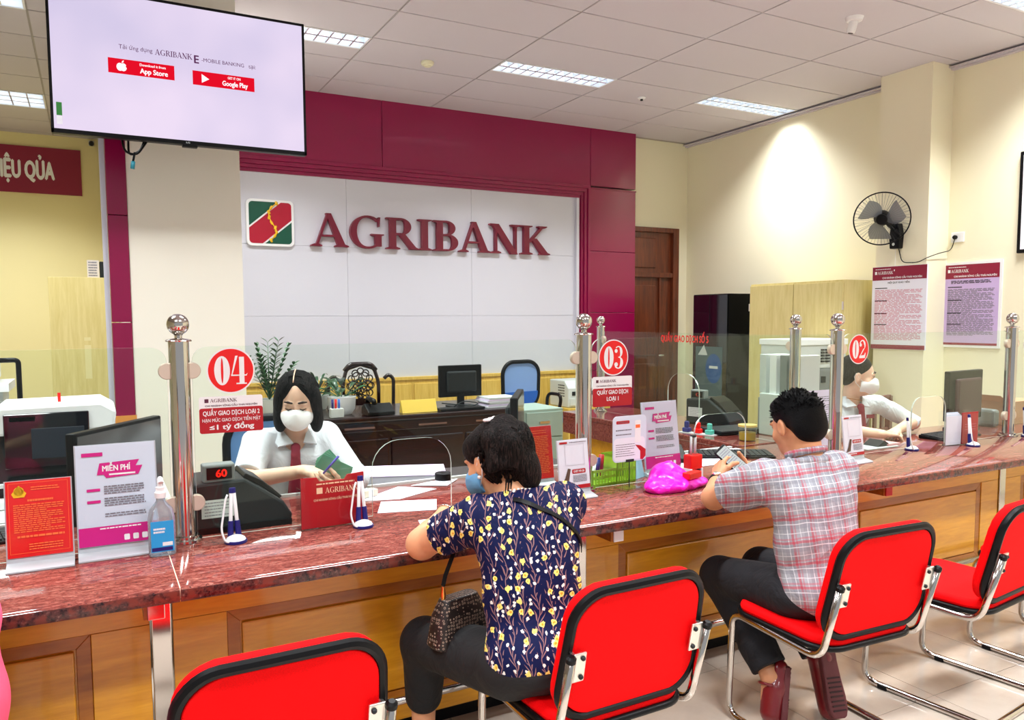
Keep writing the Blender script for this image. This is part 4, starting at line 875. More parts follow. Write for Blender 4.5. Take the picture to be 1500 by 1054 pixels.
# ================================================================ SIGNS ON THE GLASS
def round_sign(x, num, label, z=1.355):
    t = thing('number_sign', (x, GY - .0042, z), label, 'sign')
    MB().prism(ellipse(0, 0, .081, .081, 48), -.0012, 0, 'y').build('white_border', M_wht, t); MB().prism(ellipse(0, 0, .0755, .0755, 48), -.0022, -.0012, 'y').build('red_disc', M_red, t)
    p = MB(); put_digits(p, num, 0, 0, .098, -.0028, .86); p.build('numerals', M_wht, t)
round_sign(-.449, '04', 'round red number sign 04 left of the teller counting money'); round_sign(1.186, '03', 'round red number sign 03 on the glass above the green basket'); round_sign(2.822, '02', 'round red number sign 02 over the head of the teller looking to the right'); round_sign(4.475, '01', 'round red number sign cut by the right edge of the picture', 1.35)
def plate(x, zc, w, h, wh, label, lines):
    t = thing('counter_plate', (x, GY - .0042, zc), label, 'sign')
    MB().prism(rrect(w, h, .008), -.0016, 0, 'y').build('white_plate', M_wht, t)
    MB().prism(rrect(w, h - wh, .008, 4, 0, -wh / 2), -.0024, -.0016, 'y').build('red_field', M_dred, t)
    p = MB(); zt = h / 2; put_serif(p, 'AGRIBANK', -w / 2 + .036, zt - wh * .5, w * .42, .012, -.0024); put_rect(p, -w / 2 + .018, -w / 2 + .031, zt - wh * .52, zt - wh * .52 + .013, -.0024); p.build('word_mark', mat('plum_ink', (90, 30, 60), .5), t)
    p = MB(); put_text(p, 'CHI NHÁNH SÔNG CẦU THÁI NGUYÊN', 0, zt - wh * .8, w * .82, .006, -.0024, .02); p.build('branch_line', mat('plum_ink', (90, 30, 60), .5), t)
    p = MB()
    for s, z, ww, hh, b in lines: put_text(p, s, 0, z, ww, hh, -.003, b)
    p.build('white_lettering', M_wht, t)
plate(-.451, 1.202, .213, .128, .040, 'white and dark red plate with three white lines, left of the teller', [('QUẦY GIAO DỊCH LOẠI 2', .006, .19, .0155, .028), ('HẠN MỨC GIAO DỊCH TIỀN MẶT', -.0185, .195, .0115, .012), ('≤1 tỷ đồng', -.043, .15, .017, .035)])
plate(1.181, 1.204, .215, .134, .052, 'white and dark red plate with two white lines, right of the second post', [('QUẦY GIAO DỊCH', -.003, .17, .018, .03), ('LOẠI 1', -.033, .065, .018, .03)])

# ================================================================ ON THE COUNTER
def stand(loc, rz, w, h, label, paper, cat='sign stand', base=.07, lift=.022):
    t = thing('sign_stand', loc, label, cat, rz)
    MB().prism([(-base, 0), (.03, 0), (.03, .012), (-.012, .02), (-base, .006)], -w / 2 - .004, w / 2 + .004, 'x').build('acrylic_foot', M_aedge, t, bevel=.001)
    M = Matrix.Translation((0, -.02, .012)) @ Matrix.Rotation(-.12, 4, 'X')
    MB().box(-w / 2 - .004, w / 2 + .004, -.004, -.002, 0, h, M=M).build('front_sheet', [M_acryl], t); MB().box(-w / 2 - .004, w / 2 + .004, .002, .004, 0, h, M=M).build('back_sheet', [M_aedge], t)
    MB().box(-w / 2, w / 2, -.0018, .0018, lift, h - .002, M=M).build('insert', paper, t)
    return t, M @ Matrix.Translation((0, -.0046, 0))
t, M = stand((-1.04, -2.165, CZ + .001), .0, .175, .258, 'red notice in a clear acrylic stand at the left end of the counter', M_red)
p = MB(); put_poly(p, ellipse(-.052, .225, .014, .014, 12), 0, M); put_poly(p, [(-.072, .218), (-.052, .243), (-.032, .218), (-.038, .206), (-.066, .206)], 0, M); p.build('gold_emblem', M_yellowink, t)
p = MB(); put_lines(p, -.03, .04, .195, .194, 1, .006, 0, 7, M); put_lines(p, -.02, .06, .235, .228, 2, .003, 0, 2, M); put_lines(p, -.068, .07, .182, .10, 14, .0028, 0, 3, M); put_lines(p, -.06, .068, .085, .082, 1, .006, 0, 4, M); put_lines(p, -.03, .065, .06, .045, 3, .003, 0, 5, M)
tag(p.build('notice_print', mat('orange_ink', (255, 120, 60), .5), t), kind='stuff')
p = MB()
for a in ((-.08, .08, .034, .035), (-.08, .08, .249, .25), (-.08, -.079, .034, .25), (.079, .08, .034, .25)): put_rect(p, *a, 0, M)
p.build('print_border', mat('orange_ink', (255, 120, 60), .5), t)
def promo(loc, rz, w, h, label, paper):
    t, M = stand(loc, rz, w, h, label, paper)
    k = w / .21
    p = MB(); put_rect(p, -w / 2, w / 2, .024, .024 + .055 * k, -.0002, M); put_rect(p, -.09 * k, -.035 * k, h - .035 * k, h - .024 * k, 0, M)
    zc = h - .078 * k
    put_poly(p, [(-.052 * k, zc - .012 * k), (-.044 * k, zc + .022 * k), (.062 * k, zc + .026 * k), (.052 * k, zc + .008 * k), (.07 * k, zc + .008 * k), (.058 * k, zc - .018 * k), (-.028 * k, zc - .022 * k), (-.034 * k, zc - .012 * k)], 0, M)
    put_rect(p, -.08 * k, -.045 * k, h - .137 * k, h - .129 * k, 0, M); put_rect(p, -.08 * k, -.045 * k, h - .171 * k, h - .163 * k, 0, M); p.build('magenta_print', M_pink, t)
    p = MB(); put_text(p, 'MIỄN PHÍ', 0, zc + .006 * k, .075 * k, .016 * k, -.0004, .04, M=M); put_rect(p, -.02 * k, .05 * k, zc - .015 * k, zc - .010 * k, -.0004, M)
    for i in range(3): put_poly(p, [(a * k + .02 * k + i * .024 * k, .036 + b * k) for a, b in rrect(.015, .017, .003, 3, 0, .006)], -.0004, M)
    put_lines(p, -.05 * k, .06 * k, .07 * k, .066 * k, 1, .004, -.0004, 8, M); tag(p.build('white_print', M_wht, t), kind='stuff')
    p = MB(); put_lines(p, -.035 * k, .075 * k, h - .125 * k, h - .145 * k, 4, .0035 * k, 0, 9, M); put_lines(p, -.035 * k, .075 * k, h - .16 * k, h - .18 * k, 4, .0035 * k, 0, 10, M); put_lines(p, -.035 * k, .075 * k, h - .205 * k, h - .212 * k, 2, .003 * k, 0, 11, M); tag(p.build('small_print', M_grayink, t), kind='stuff')
promo((-.82, -2.145, CZ + .001), .02, .232, .35, 'pale leaflet with a magenta band in an acrylic stand beside the sanitizer', mat('pale_blue_paper', (214, 224, 238), .6))
promo((1.56, -1.985, CZ + .001), .06, .222, .345, 'lilac leaflet with a magenta band in an acrylic stand behind the pink bag', M_lilac)
def pay_card(loc, rz, label):
    t, M = stand(loc, rz, .155, .235, label, M_paper)
    p = MB(); put_rect(p, -.077, .077, .024, .04, 0, M); p.build('foot_band', M_dred, t); p = MB(); put_rect(p, -.07, -.03, .218, .226, 0, M); p.build('top_mark', M_dred, t); p = MB(); put_poly(p, [(a, b) for a, b in rrect(.07, .018, .004, 3, .022, .098)], 0, M); p.build('red_pill', M_dred, t)
    p = MB(); put_text(p, 'QUÉT MÃ QR', .022, .098, .058, .008, -.0004, .03, M=M); put_lines(p, -.06, .02, .034, .03, 1, .004, -.0004, 2, M); tag(p.build('white_print', M_wht, t), kind='stuff')
    p = MB(); put_poly(p, [(-.07, .045), (-.035, .05), (-.02, .11), (-.034, .113), (-.05, .075)], 0, M); p.build('phone_picture', mat('dim_brown', (90, 66, 52), .6), t)
    p = MB(); put_lines(p, -.01, .065, .08, .055, 5, .003, 0, 6, M); put_lines(p, -.02, .07, .222, .22, 1, .003, 0, 7, M); tag(p.build('small_print', M_grayink, t), kind='stuff')
    g_ = mat('faint_grey', (198, 196, 206), .6); p = MB()
    for a in ((-.045, .055, .125, .1265), (-.045, .055, .2135, .215), (-.045, -.0435, .125, .215), (.0535, .055, .125, .215)): put_rect(p, *a, 0, M)
    p.build('blank_code_frame', g_, t)
pay_card((.92, -2.185, CZ + .001), .05, 'payment card with a red pill in an acrylic stand beside the seated woman'); pay_card((2.635, -2.225, CZ + .001), .05, 'payment card in an acrylic stand right of the seated man')
t, M = stand((.865, -1.93, CZ + .001), .05, .215, .262, 'red notice in a stand behind the head of the seated woman', M_red)
p = MB(); put_poly(p, ellipse(-.06, .235, .016, .014, 12), 0, M); p.build('gold_emblem', M_yellowink, t); p = MB(); put_lines(p, -.085, .09, .215, .05, 22, .0032, 0, 12, M); put_lines(p, -.02, .08, .24, .23, 2, .003, 0, 13, M); tag(p.build('notice_print', mat('orange_ink', (255, 120, 60), .5), t), kind='stuff')
# sanitizer bottle
t = thing('sanitizer_bottle', (-.698, -2.235, CZ + .001), 'clear hand sanitizer pump bottle with a blue label before the first post', 'bottle')
M_clear = mat('clear_gel', (214, 228, 238), .12, trans=.75)
sh = [(x * 1.0, y) for x, y in rrect(.082, .046, .02)]
def loft(mb, secs):                          # stacked outlines of equal length
    n = len(secs[0][1]); vs = [(x, y, z) for z, o in secs for x, y in o]; fs = [(i * n + k, i * n + (k + 1) % n, (i + 1) * n + (k + 1) % n, (i + 1) * n + k) for i in range(len(secs) - 1) for k in range(n)]
    mb.add(vs, fs + [tuple(range(n))[::-1], tuple(range((len(secs) - 1) * n, len(secs) * n))]); return mb
sc_ = lambda s, q=None: [(x * s, y * (q or s)) for x, y in sh]
loft(MB(), [(0, sc_(.93)), (.006, sc_(1)), (.12, sc_(1)), (.15, sc_(.86, .9)), (.17, sc_(.45, .6)), (.178, sc_(.34, .55)), (.19, sc_(.34, .55))]).build('bottle_body', M_clear, t, smooth='auto')
p = MB(); p.box(-.034, .034, -.0238, -.0232, .015, .115); lb = p.build('blue_label', mat('sky_label', (40, 160, 224), .4), t)
p = MB(); put_rect(p, -.032, .03, .018, .03, -.0242); p.build('label_foot', M_navy, lb); p = MB(); put_rect(p, .0, .03, .034, .046, -.0242); put_lines(p, -.026, .01, .09, .08, 2, .006, -.0242, 5); p.build('label_print', M_wht, lb)
MB().lathe([(.017, .188), (.018, .205), (.014, .21), (.014, .222), (.008, .224), (.007, .24)]).tube(fillet([(0, 0, .236), (0, 0, .25), (.0, -.035, .25), (0, -.042, .243)], .006), .0085, 8).build('pump', M_wht, t, smooth='auto')
# chained pens
def pens(loc, rz, label, n=2):
    t = thing('pen_set', loc, label, 'pen stand', rz, 'blue and white chained pens')
    MB().lathe([(.034, .010), (.030, .017), (.020, .023), (.008, .026), (0, .0262)], n=24).build('base', M_wht, t, smooth='auto')
    MB().lathe([(.037, .0), (.038, .005), (.036, .010), (.030, .0102)], n=24).build('base_rim', M_navy, t, smooth='auto')
    for k in range(n):
        s = (-1, 1)[k] if n == 2 else -1
        M = Matrix.Translation((s * .014, .014, .012)) @ Matrix.Rotation(s * -.06, 4, 'Y') @ Matrix.Rotation(-.08, 4, 'X')
        MB().lathe([(.0105, 0), (.0095, .06)], n=10, M=M).build('socket', M_navy, t, smooth='auto'); MB().lathe([(.0065, .055), (.0065, .155), (.004, .158)], n=10, M=M).build('pen', M_wht, t, smooth='auto'); MB().lathe([(.0072, .155), (.0072, .172), (.004, .174)], n=10, M=M).build('pen_tip', M_navy, t, smooth='auto')
    MB().tube(fillet([(-.02, .014, .165), (-.028, .01, .15), (-.05, -.01, .05), (-.04, -.02, .012), (-.02, -.02, .006)], .03), .0035, 6).build('cord', M_wht, t, smooth=True)
    return t
pens((-.465, -2.205, CZ + .001), .1, 'chained pen pair before the counting machine'); pens((-.02, -2.225, CZ + .001), 0, 'chained pen pair at the right of the red document holder'); pens((3.24, -2.15, CZ + .001), .3, 'single chained pen before the teller looking to the right', 1); pens((3.68, -2.235, CZ + .001), .2, 'chained pen pair before the right-hand document holder'); pens((4.33, -2.19, CZ + .001), .2, 'chained pen pair right of the last post at the right edge')
# money counting machine
def counter_machine(loc, rz, label, disp, digits):
    t = thing('counting_machine', loc, label, 'counting machine', rz)
    MB().prism([(0, 0), (.335, 0), (.34, .035), (.31, .085), (.23, .145), (.17, .185), (.0, .18)], 0, .25, 'y').build('body', M_black2, t, bevel=.01); MB().prism([(.0, .0), (.335, .0), (.335, .02), (.0, .02)], -.008, .26, 'y').build('plinth', M_black, t)
    MB().box(.03, .14, .01, .07, .18, .245).build('display_box', M_grey, t, bevel=.006); Box('display_glass', (.042, .128, .006, .011, .192, .234), M_black, t)
    p = MB(); put_text(p, digits, .092, .213, .038, .026, .0055, .03); p.build('red_digits', emis('led_red', (255, 30, 20), 2.0 if disp else .2), t)
    Box('label_plate', (.02, .13, -.0015, .001, .055, .12), M_lgrey, t); p = MB(); put_lines(p, .03, .12, .11, .065, 5, .003, -.002, 3); tag(p.build('label_print', M_grayink, t), kind='stuff')
    MB().prism([(.17, .186), (.23, .147), (.30, .09), (.31, .10), (.24, .165), (.18, .2)], .03, .22, 'y').build('hopper', M_black, t, bevel=.004); return t
counter_machine((-.575, -2.05, CZ + .001), .02, 'grey banknote counting machine with a red lit 60 beside the first post', True, '60')
cm = counter_machine((2.90, -.62, CZ + .001), -1.25, 'grey banknote counting machine on the inner side counter', False, '0')
# document holders
def doc_holder(loc, rz, label, w=.245, leaflets=False):
    t = thing('document_holder', loc, label, 'document holder', rz, )
    MB().box(-w / 2, w / 2, -.025, -.021, 0, .185).box(-w / 2, w / 2, .03, .034, 0, .2).box(-w / 2, w / 2, -.02, .03, 0, .004).box(-w / 2, -w / 2 + .003, -.021, .03, 0, .15).box(w / 2 - .003, w / 2, -.021, .03, 0, .15).build('acrylic_box', M_acryl, t)
    pl = [(-w / 2 + .004, .004), (w / 2 - .004, .004), (w / 2 - .004, .192), (.055, .188), (.045, .172), (-.05, .172), (-.06, .188), (-w / 2 + .004, .19)]
    x = (w / 2 - .12 if leaflets else 0)
    if leaflets: pl = [(.0, .004), (w / 2 - .004, .004), (w / 2 - .004, .192), (.0, .19)]
    MB().prism(pl, -.020, -.012, 'y').build('red_folder', M_dred, t)
    if not leaflets:
        p = MB(); put_serif(p, 'AGRIBANK', -.03, .128, .125, .02, -.0212); put_rect(p, -.062, -.04, .128, .15, -.0212); put_lines(p, -.062, .09, .163, .161, 1, .005, -.0212, 2); put_text(p, 'CHI NHÁNH SÔNG CẦU THÁI NGUYÊN', .012, .105, .17, .008, -.0212, .02); tag(p.build('folder_print', mat('pale_gold', (244, 206, 170), .5), t), kind='stuff')
    else:
        for k in range(4): Box('leaflet', (-w / 2 + .006 + k * .01, .0 - .004, -.016 + .008 * k, -.012 + .008 * k, .004, .175 + .006 * k), (M_paper, mat('pale_blue_paper', (214, 224, 238), .6))[k % 2], t)
        p = MB(); put_lines(p, .02, w / 2 - .02, .12, .09, 3, .004, -.0212, 5); tag(p.build('folder_print', M_pinkink, t), kind='stuff')
    return t
doc_holder((-.115, -2.148, CZ + .001), .05, 'clear holder with a red lettered folder before the teller counting money'); doc_holder((3.67, -2.155, CZ + .001), -.1, 'clear holder with leaflets and a red folder at the right', .27, True)
# papers, stamp pad, passbook
def sheet(pts, label, m=None, z=0.0, name='paper_sheet', lines=True):
    c = (sum(p[0] for p in pts) / 4, sum(p[1] for p in pts) / 4); t = thing(name, (c[0], c[1], CZ + .001 + z), label, 'paper')
    loc = [(a - c[0], b - c[1]) for a, b in pts]; MB().prism(loc, 0, .0016, 'z').build('sheet', m or M_paper, t)
    if lines:
        P = [Vector((a, b, .0019)) for a, b in loc]; mb = MB(); rd = random.Random(len(label))
        for k in range(7):
            f = .15 + .1 * k; a = P[0].lerp(P[3], f); b = P[1].lerp(P[2], f); e = rd.uniform(.6, .9); u = (P[3] - P[0]).normalized() * .0022; a2, b2 = a.lerp(b, .1), a.lerp(b, e); mb.add([a2, b2, b2 + u, a2 + u], [(0, 1, 2, 3)])
        mb.build('print', M_grayink, t)
    return t
sheet([(.09, -2.06), (.315, -2.12), (.385, -1.955), (.164, -1.885)], 'blank white sheet nearest the counter edge before the arched opening'); sheet([(.08, -1.83), (.25, -1.875), (.465, -1.765), (.33, -1.64)], 'white form lying aslant inside the arched opening', z=.0); sheet([(.385, -1.655), (.53, -1.735), (.635, -1.62), (.50, -1.615)], 'white printed sheet beside the round stamp pad', z=.002)
sheet([(.14, -2.43), (.30, -2.45), (.33, -2.26), (.19, -2.24)], 'small white slip under the hand of the seated woman')
sheet([(1.70, -1.95), (2.12, -1.93), (2.2, -1.72), (1.78, -1.70)], 'white form beyond the opening in front of the seated man'); sheet([(1.95, -1.68), (2.42, -1.66), (2.42, -1.61), (1.98, -1.61)], 'long white sheet near the back edge of the counter'); sheet([(1.15, -1.95), (1.38, -1.9), (1.36, -1.68), (1.14, -1.7)], 'white papers behind the green pen basket', z=.001)
t = thing('stamp_pad', (.545, -1.655, CZ + .004), 'round black stamp pad on the back edge of the counter', 'stamp pad'); MB().lathe([(.036, 0), (.036, .012)]).build('white_base', M_wht, t, smooth='auto'); MB().lathe([(.038, .012), (.039, .016), (.039, .042), (.034, .046)]).build('lid', M_black, t, smooth='auto')
t = thing('inner_desk', (.48, -1.36, 0), 'narrow dark inner desk behind the counter back edge', 'desk'); Box('top', (-.33, .95, -.215, .20, .70, .735), M_desk, t); Box('panel', (-.2, -.17, -.2, .18, 0, .7), M_desk, t); Box('panel', (.92, .95, -.2, .18, 0, .7), M_desk, t)
t = thing('ledger', (.46, -1.37, .737), 'thick ledger with a lilac printed sheet on the inner desk', 'ledger', -.35); Box('cover', (-.22, .2, -.14, .13, 0, .008), M_black, t); Box('pages', (-.21, .2, -.135, .125, .008, .05), M_paper, t); Box('top_sheet', (-.22, .2, -.14, .13, .05, .053), M_lilac, t); as_thing(Box('slim_pen', (-.1, .1, -.155, -.147, .0, .01), M_black, None, bevel=.002), t, 'slim black pen lying along the thick ledger', 'pen')
t = thing('money_bundle', (.145, -1.77, CZ + .004), 'small strapped bundle of banknotes on the papers', 'banknotes', .4); Box('notes', (-.04, .04, -.02, .02, 0, .03), mat('pale_banknote', (220, 204, 186), .7), t, bevel=.003); Box('strap', (-.012, .012, -.021, .021, -.001, .031), M_paper, t)
t = thing('passbook', (3.18, -1.97, CZ + .001), 'half-open dark passbook with a pink page before the teller looking right', 'passbook'); as_thing(Box('tablet', (-.17, .1, -.07, .08, 0, .008), M_lgrey, None, bevel=.003), t, 'pale flat tablet under the half-open passbook', 'tablet'); MB().prism([(-.06, .009), (.0, .042), (.06, .009)], -.05, .05, 'y').build('open_passbook', M_black2, t); Box('open_page', (.02, .13, -.06, .06, .009, .02), mat('pink_page', (214, 160, 160), .6), t)
t = thing('tent_paper', (2.93, -1.80, CZ + .001), 'tall white printed sheet standing behind the seated man', 'paper'); M = Matrix.Rotation(-.1, 4, 'X'); MB().box(-.12, .12, -.002, .002, 0, .33, M=M).build('sheet', M_lilac, t); p = MB(); put_lines(p, -.1, .1, .29, .05, 20, .004, -.003, 3, M); tag(p.build('print', M_grayink, t), kind='stuff')
# keyboards, laptop
def keyboard(loc, rz, label):
    t = thing('keyboard', loc, label, 'keyboard', rz); MB().prism([(-.075, 0), (.075, 0), (.075, .022), (-.075, .01)], -.22, .22, 'x').build('base', M_black, t, bevel=.003); k = MB()
    M = Matrix.Translation((0, -.075, .0105)) @ Matrix.Rotation(.08, 4, 'X')
    for r in range(5):
        for c in range(14): k.box(-.21 + c * .03, -.185 + c * .03, .01 + r * .027, .033 + r * .027, 0, .006, M=M)
    kk = k.build('keys', M_black2, t); kk['kind'] = 'stuff'; return t
keyboard((2.2, -1.80, CZ + .003), -.5, 'black keyboard behind the opening above the phone of the seated man'); keyboard((3.91, -1.95, CZ + .001), .05, 'black keyboard beside the hand of the teller looking to the right'); keyboard((-1.24, -1.78, CZ + .001), .2, 'black keyboard at the left edge behind the red notice')
t = thing('laptop', (2.86, -1.12, CZ + .001), 'closed black laptop on the inner side counter above the keyboard', 'laptop', -.12); Box('base', (-.17, .17, -.12, .12, 0, .016), M_black, t, bevel=.004); Box('lid', (-.17, .17, -.12, .12, .017, .03), M_black2, t, bevel=.004)
t = thing('stamp_tray', (2.62, -1.05, CZ + .001), 'thin pale tray under the small hand stamps on the inner side counter', 'tray', .3); Box('tray', (-.035, .035, -.14, .12, 0, .003), M_lgrey, t)
for k, (m, cn) in enumerate(((mat('mint_plastic', (90, 190, 170), .4), 'mint green'), (M_redplastic, 'red'), (M_navy, 'navy blue'))):
    q = MB().box(-.02, .02, -.12 + k * .085, -.07 + k * .085, .004, .034).box(-.012, .012, -.11 + k * .085, -.08 + k * .085, .034, .075).build('hand_stamp', m, None, bevel=.006); as_thing(q, t, 'small ' + cn + ' hand stamp on the inner side counter', 'stamp', 'hand stamps on the side counter')
t = thing('glass_jar', (2.70, -1.42, CZ + .001), 'squat glass jar of yellow tea above the head of the seated man', 'jar'); MB().lathe([(.05, 0), (.055, .01), (.055, .075), (.05, .085)]).build('jar', M_acryl, t, smooth='auto'); MB().lathe([(.048, .004), (.05, .05), (0, .052)]).build('contents', mat('olive_tea', (170, 150, 50), .5), t, smooth='auto'); MB().lathe([(.057, .085), (.057, .098), (0, .1)]).build('lid', mat('straw_lid', (214, 190, 110), .4), t, smooth='auto')
# monitors at the teller places
a = math.atan2(.43, .30); monitor((-.80, -1.77, CZ + .001), a, .52, .32, 'black monitor standing edge-on behind the pale leaflet at left', stand=.06, scr=mat('grey_screen', (92, 92, 94), .12))  # grey screen colour stands in for a reflection on the dark panel
monitor((1.06, -1.45, .737), 1.0, .5, .31, 'dark monitor standing edge-on behind the head of the seated woman', stand=.1, scr=mat('dim_green_screen', (60, 76, 78), .12)); monitor((4.28, -1.79, CZ + .001), math.pi + .1, .44, .33, 'dark maroon-backed monitor at the right before the cream wall', stand=.07)
o = [ob for ob in COL.objects if ob.name.startswith('back_shell')][-1]; o.data = o.data.copy(); o.data.materials[0] = mat('maroon_shell', (70, 26, 40), .4)
# green basket of pens, card on a clip, pink bag, stamps
t = thing('pen_basket', (1.215, -2.025, CZ + .001), 'lime green plastic basket of stationery beside the second post', 'basket', .1)
def basket(x0, x1, y0, y1, h):
    b = MB(); b.box(x0, x1, y0, y1, 0, .006)
    for z in (.0, h * .45, h - .012): b.box(x0, x1, y0, y0 + .004, z, z + .012).box(x0, x1, y1 - .004, y1, z, z + .012).box(x0, x0 + .004, y0, y1, z, z + .012).box(x1 - .004, x1, y0, y1, z, z + .012)
    n = 9
    for k in range(n):
        x = x0 + (x1 - x0 - .007) * k / (n - 1); b.box(x, x + .007, y0, y0 + .004, 0, h).box(x, x + .007, y1 - .004, y1, 0, h)
    b.box(x0, x0 + .004, y0, y1, 0, h).box(x1 - .004, x1, y0, y1, 0, h); return b
basket(-.13, .02, -.045, .05, .075).build('low_tray', M_green, t); basket(.01, .13, -.05, .06, .13).build('tall_cup', M_green, t)
PEN_L = ['white pen leaning in the low part of the green basket', 'navy marker standing in the low part of the green basket', 'dark red marker standing in the low part of the green basket', 'rose pen at the left end of the green basket', 'front yellow pencil in the tall part of the green basket', 'rear yellow pencil in the tall part of the green basket', 'navy marker in the tall part of the green basket']
for x, y, h, m, r in ((-.09, 0, .10, M_wht, .008), (-.06, .01, .12, M_navy, .012), (-.03, .02, .13, M_dred, .012), (-.1, .03, .13, M_pinkink, .01), (.04, 0, .17, mat('yellow_plastic', (230, 200, 60), .4), .009), (.06, .02, .18, mat('yellow_plastic', (230, 200, 60), .4), .009), (.10, .01, .16, M_navy, .01)): as_thing(MB().tube([(x, y, .02), (x + .01, y, h)], r, 8).build('marker', m, None, smooth=True), t, PEN_L.pop(0), 'pen', 'pens in the green basket')
t = thing('clip_card', (1.225, -2.175, CZ + .001), 'rounded leaflet with a red corner held up on a thin clip stand', 'sign stand', .05); MB().box(-.05, .05, -.03, .04, 0, .006).build('foot', M_acryl, t); MB().tube([(0, 0, .006), (0, 0, .125)], .0025, 6).build('stem', M_black2, t); Box('clip', (-.022, .022, -.006, .006, .12, .132), M_black2, t)
MB().prism(rrect(.19, .205, .022, 6, 0, .225), -.002, .002, 'y').build('card', mat('pale_blue_paper', (214, 224, 238), .6), t); p = MB(); put_poly(p, rrect(.18, .1, .02, 5, -.002, .18), -.0024); p.build('white_field', M_paper, t); p = MB(); put_poly(p, [(.03, .195), (.06, .19), (.092, .17), (.092, .14), (.075, .125), (.06, .128), (.06, .165)], -.0028); p.build('red_corner', M_dred, t); p = MB(); put_poly(p, rrect(.075, .014, .004, 3, -.04, .3), -.0028); p.build('red_title', M_dred, t); p = MB(); put_poly(p, rrect(.034, .1, .006, 4, .045, .255), -.003); p.build('phone_picture', M_wht, t); p = MB(); put_rect(p, .032, .058, .27, .285, -.0034); p.build('phone_band', mat('orange_ink', (255, 120, 60), .5), t); p = MB(); put_lines(p, -.08, .01, .265, .245, 2, .005, -.0028, 3); put_lines(p, -.08, .03, .2, .15, 6, .003, -.0028, 4); put_text(p, 'AGRIBANK', -.04, .3, .06, .006, -.0031); tag(p.build('print', M_grayink, t), kind='stuff')
t = thing('folder_sheet', (1.40, -2.02, CZ + .001), 'pale blue folded sheet leaning beside the green basket', 'paper', .4); MB().prism([(-.05, 0), (.05, 0), (.045, .17), (.0, .21), (-.03, .2)], -.002, .002, 'y', M=Matrix.Rotation(-.2, 4, 'X')).build('sheet', mat('aqua_paper', (160, 206, 232), .5), t)
t = thing('self_inking_stamp', (1.625, -2.14, CZ + .001), 'red and white self-inking stamp beside the pink bag', 'stamp', .1); Box('red_cap', (-.04, .04, -.025, .025, .045, .115), M_redplastic, t, bevel=.006); MB().box(-.042, -.03, -.027, .027, 0, .05).box(.03, .042, -.027, .027, 0, .05).box(-.04, .04, .02, .027, .0, .045).build('white_frame', M_wht, t, bevel=.002); Box('ink_block', (-.03, .03, -.02, .018, .004, .04), M_black2, t)
for x in (-.014, .014): MB().tube([(x, 0, .115), (x, 0, .20)], .006, 8).build('handle_rod', M_lgrey, t, smooth=True)
MB().tube([(-.014, 0, .2), (.014, 0, .2)], .007, 8).build('handle_bar', M_black2, t)
t = thing('small_carton', (1.47, -2.31, CZ + .046), 'small red box lying on the pink bag', 'box', .3); Box('box', (-.05, .05, -.02, .02, 0, .03), M_redplastic, t, bevel=.004); Box('end_label', (.0505, .052, -.017, .017, .003, .027), M_lgrey, t)
t = thing('desk_phone', (1.80, -1.72, CZ + .004), 'black telephone behind the glass beside the white forms', 'telephone', -.4); MB().prism([(-.09, 0), (.09, 0), (.09, .06), (.02, .08), (-.09, .02)], -.1, .1, 'x').build('body', M_black, t, bevel=.008); MB().tube([(-.06, -.08, .08), (-.06, -.05, .1), (-.06, .05, .1), (-.06, .08, .08)], .018, 8).build('handset', M_black, t, smooth=True)
t = thing('brown_box', (4.95, -1.72, CZ + .001), 'brown cardboard carton with an open flap at the right edge behind the glass', 'box'); MB().box(-.2, .2, -.1, .1, 0, .16).build('carton', mat('cardboard', (196, 150, 116), .7), t); MB().add([(-.2, -.1, .16), (-.28, -.1, .21), (-.28, .1, .21), (-.2, .1, .16)], [(0, 1, 2, 3)]).build('flap', mat('cardboard', (196, 150, 116), .7), t); as_thing(MB().box(-.38, -.31, -.12, .02, 0, .12).build('purse', M_grey, None, bevel=.02), t, 'small grey purse leaning beside the brown carton behind the glass', 'purse')
t = thing('wooden_chair', (4.35, -1.08, 0), 'dark red wooden chair behind the teller looking to the right', 'chair', .2)
M_rw = mat('red_brown_wood', (96, 34, 26), .3, coat=.3)
Box('back_rail', (-.24, .24, -.015, .015, .82, .93), M_rw, t, bevel=.006); Box('back_rail', (-.24, .24, -.012, .012, .62, .68), M_rw, t, bevel=.004)
for s in (-1, 1):
    Box('leg', (s * .23 - .02, s * .23 + .02, -.02, .02, 0, .92), M_rw, t); Box('leg', (s * .23 - .02, s * .23 + .02, -.44, -.40, 0, .44), M_rw, t)
Box('seat', (-.25, .25, -.45, .02, .44, .47), M_rw, t, bevel=.006)
for x in (-.12, 0, .12): Box('slat', (x - .02, x + .02, -.008, .008, .67, .83), M_rw, t)
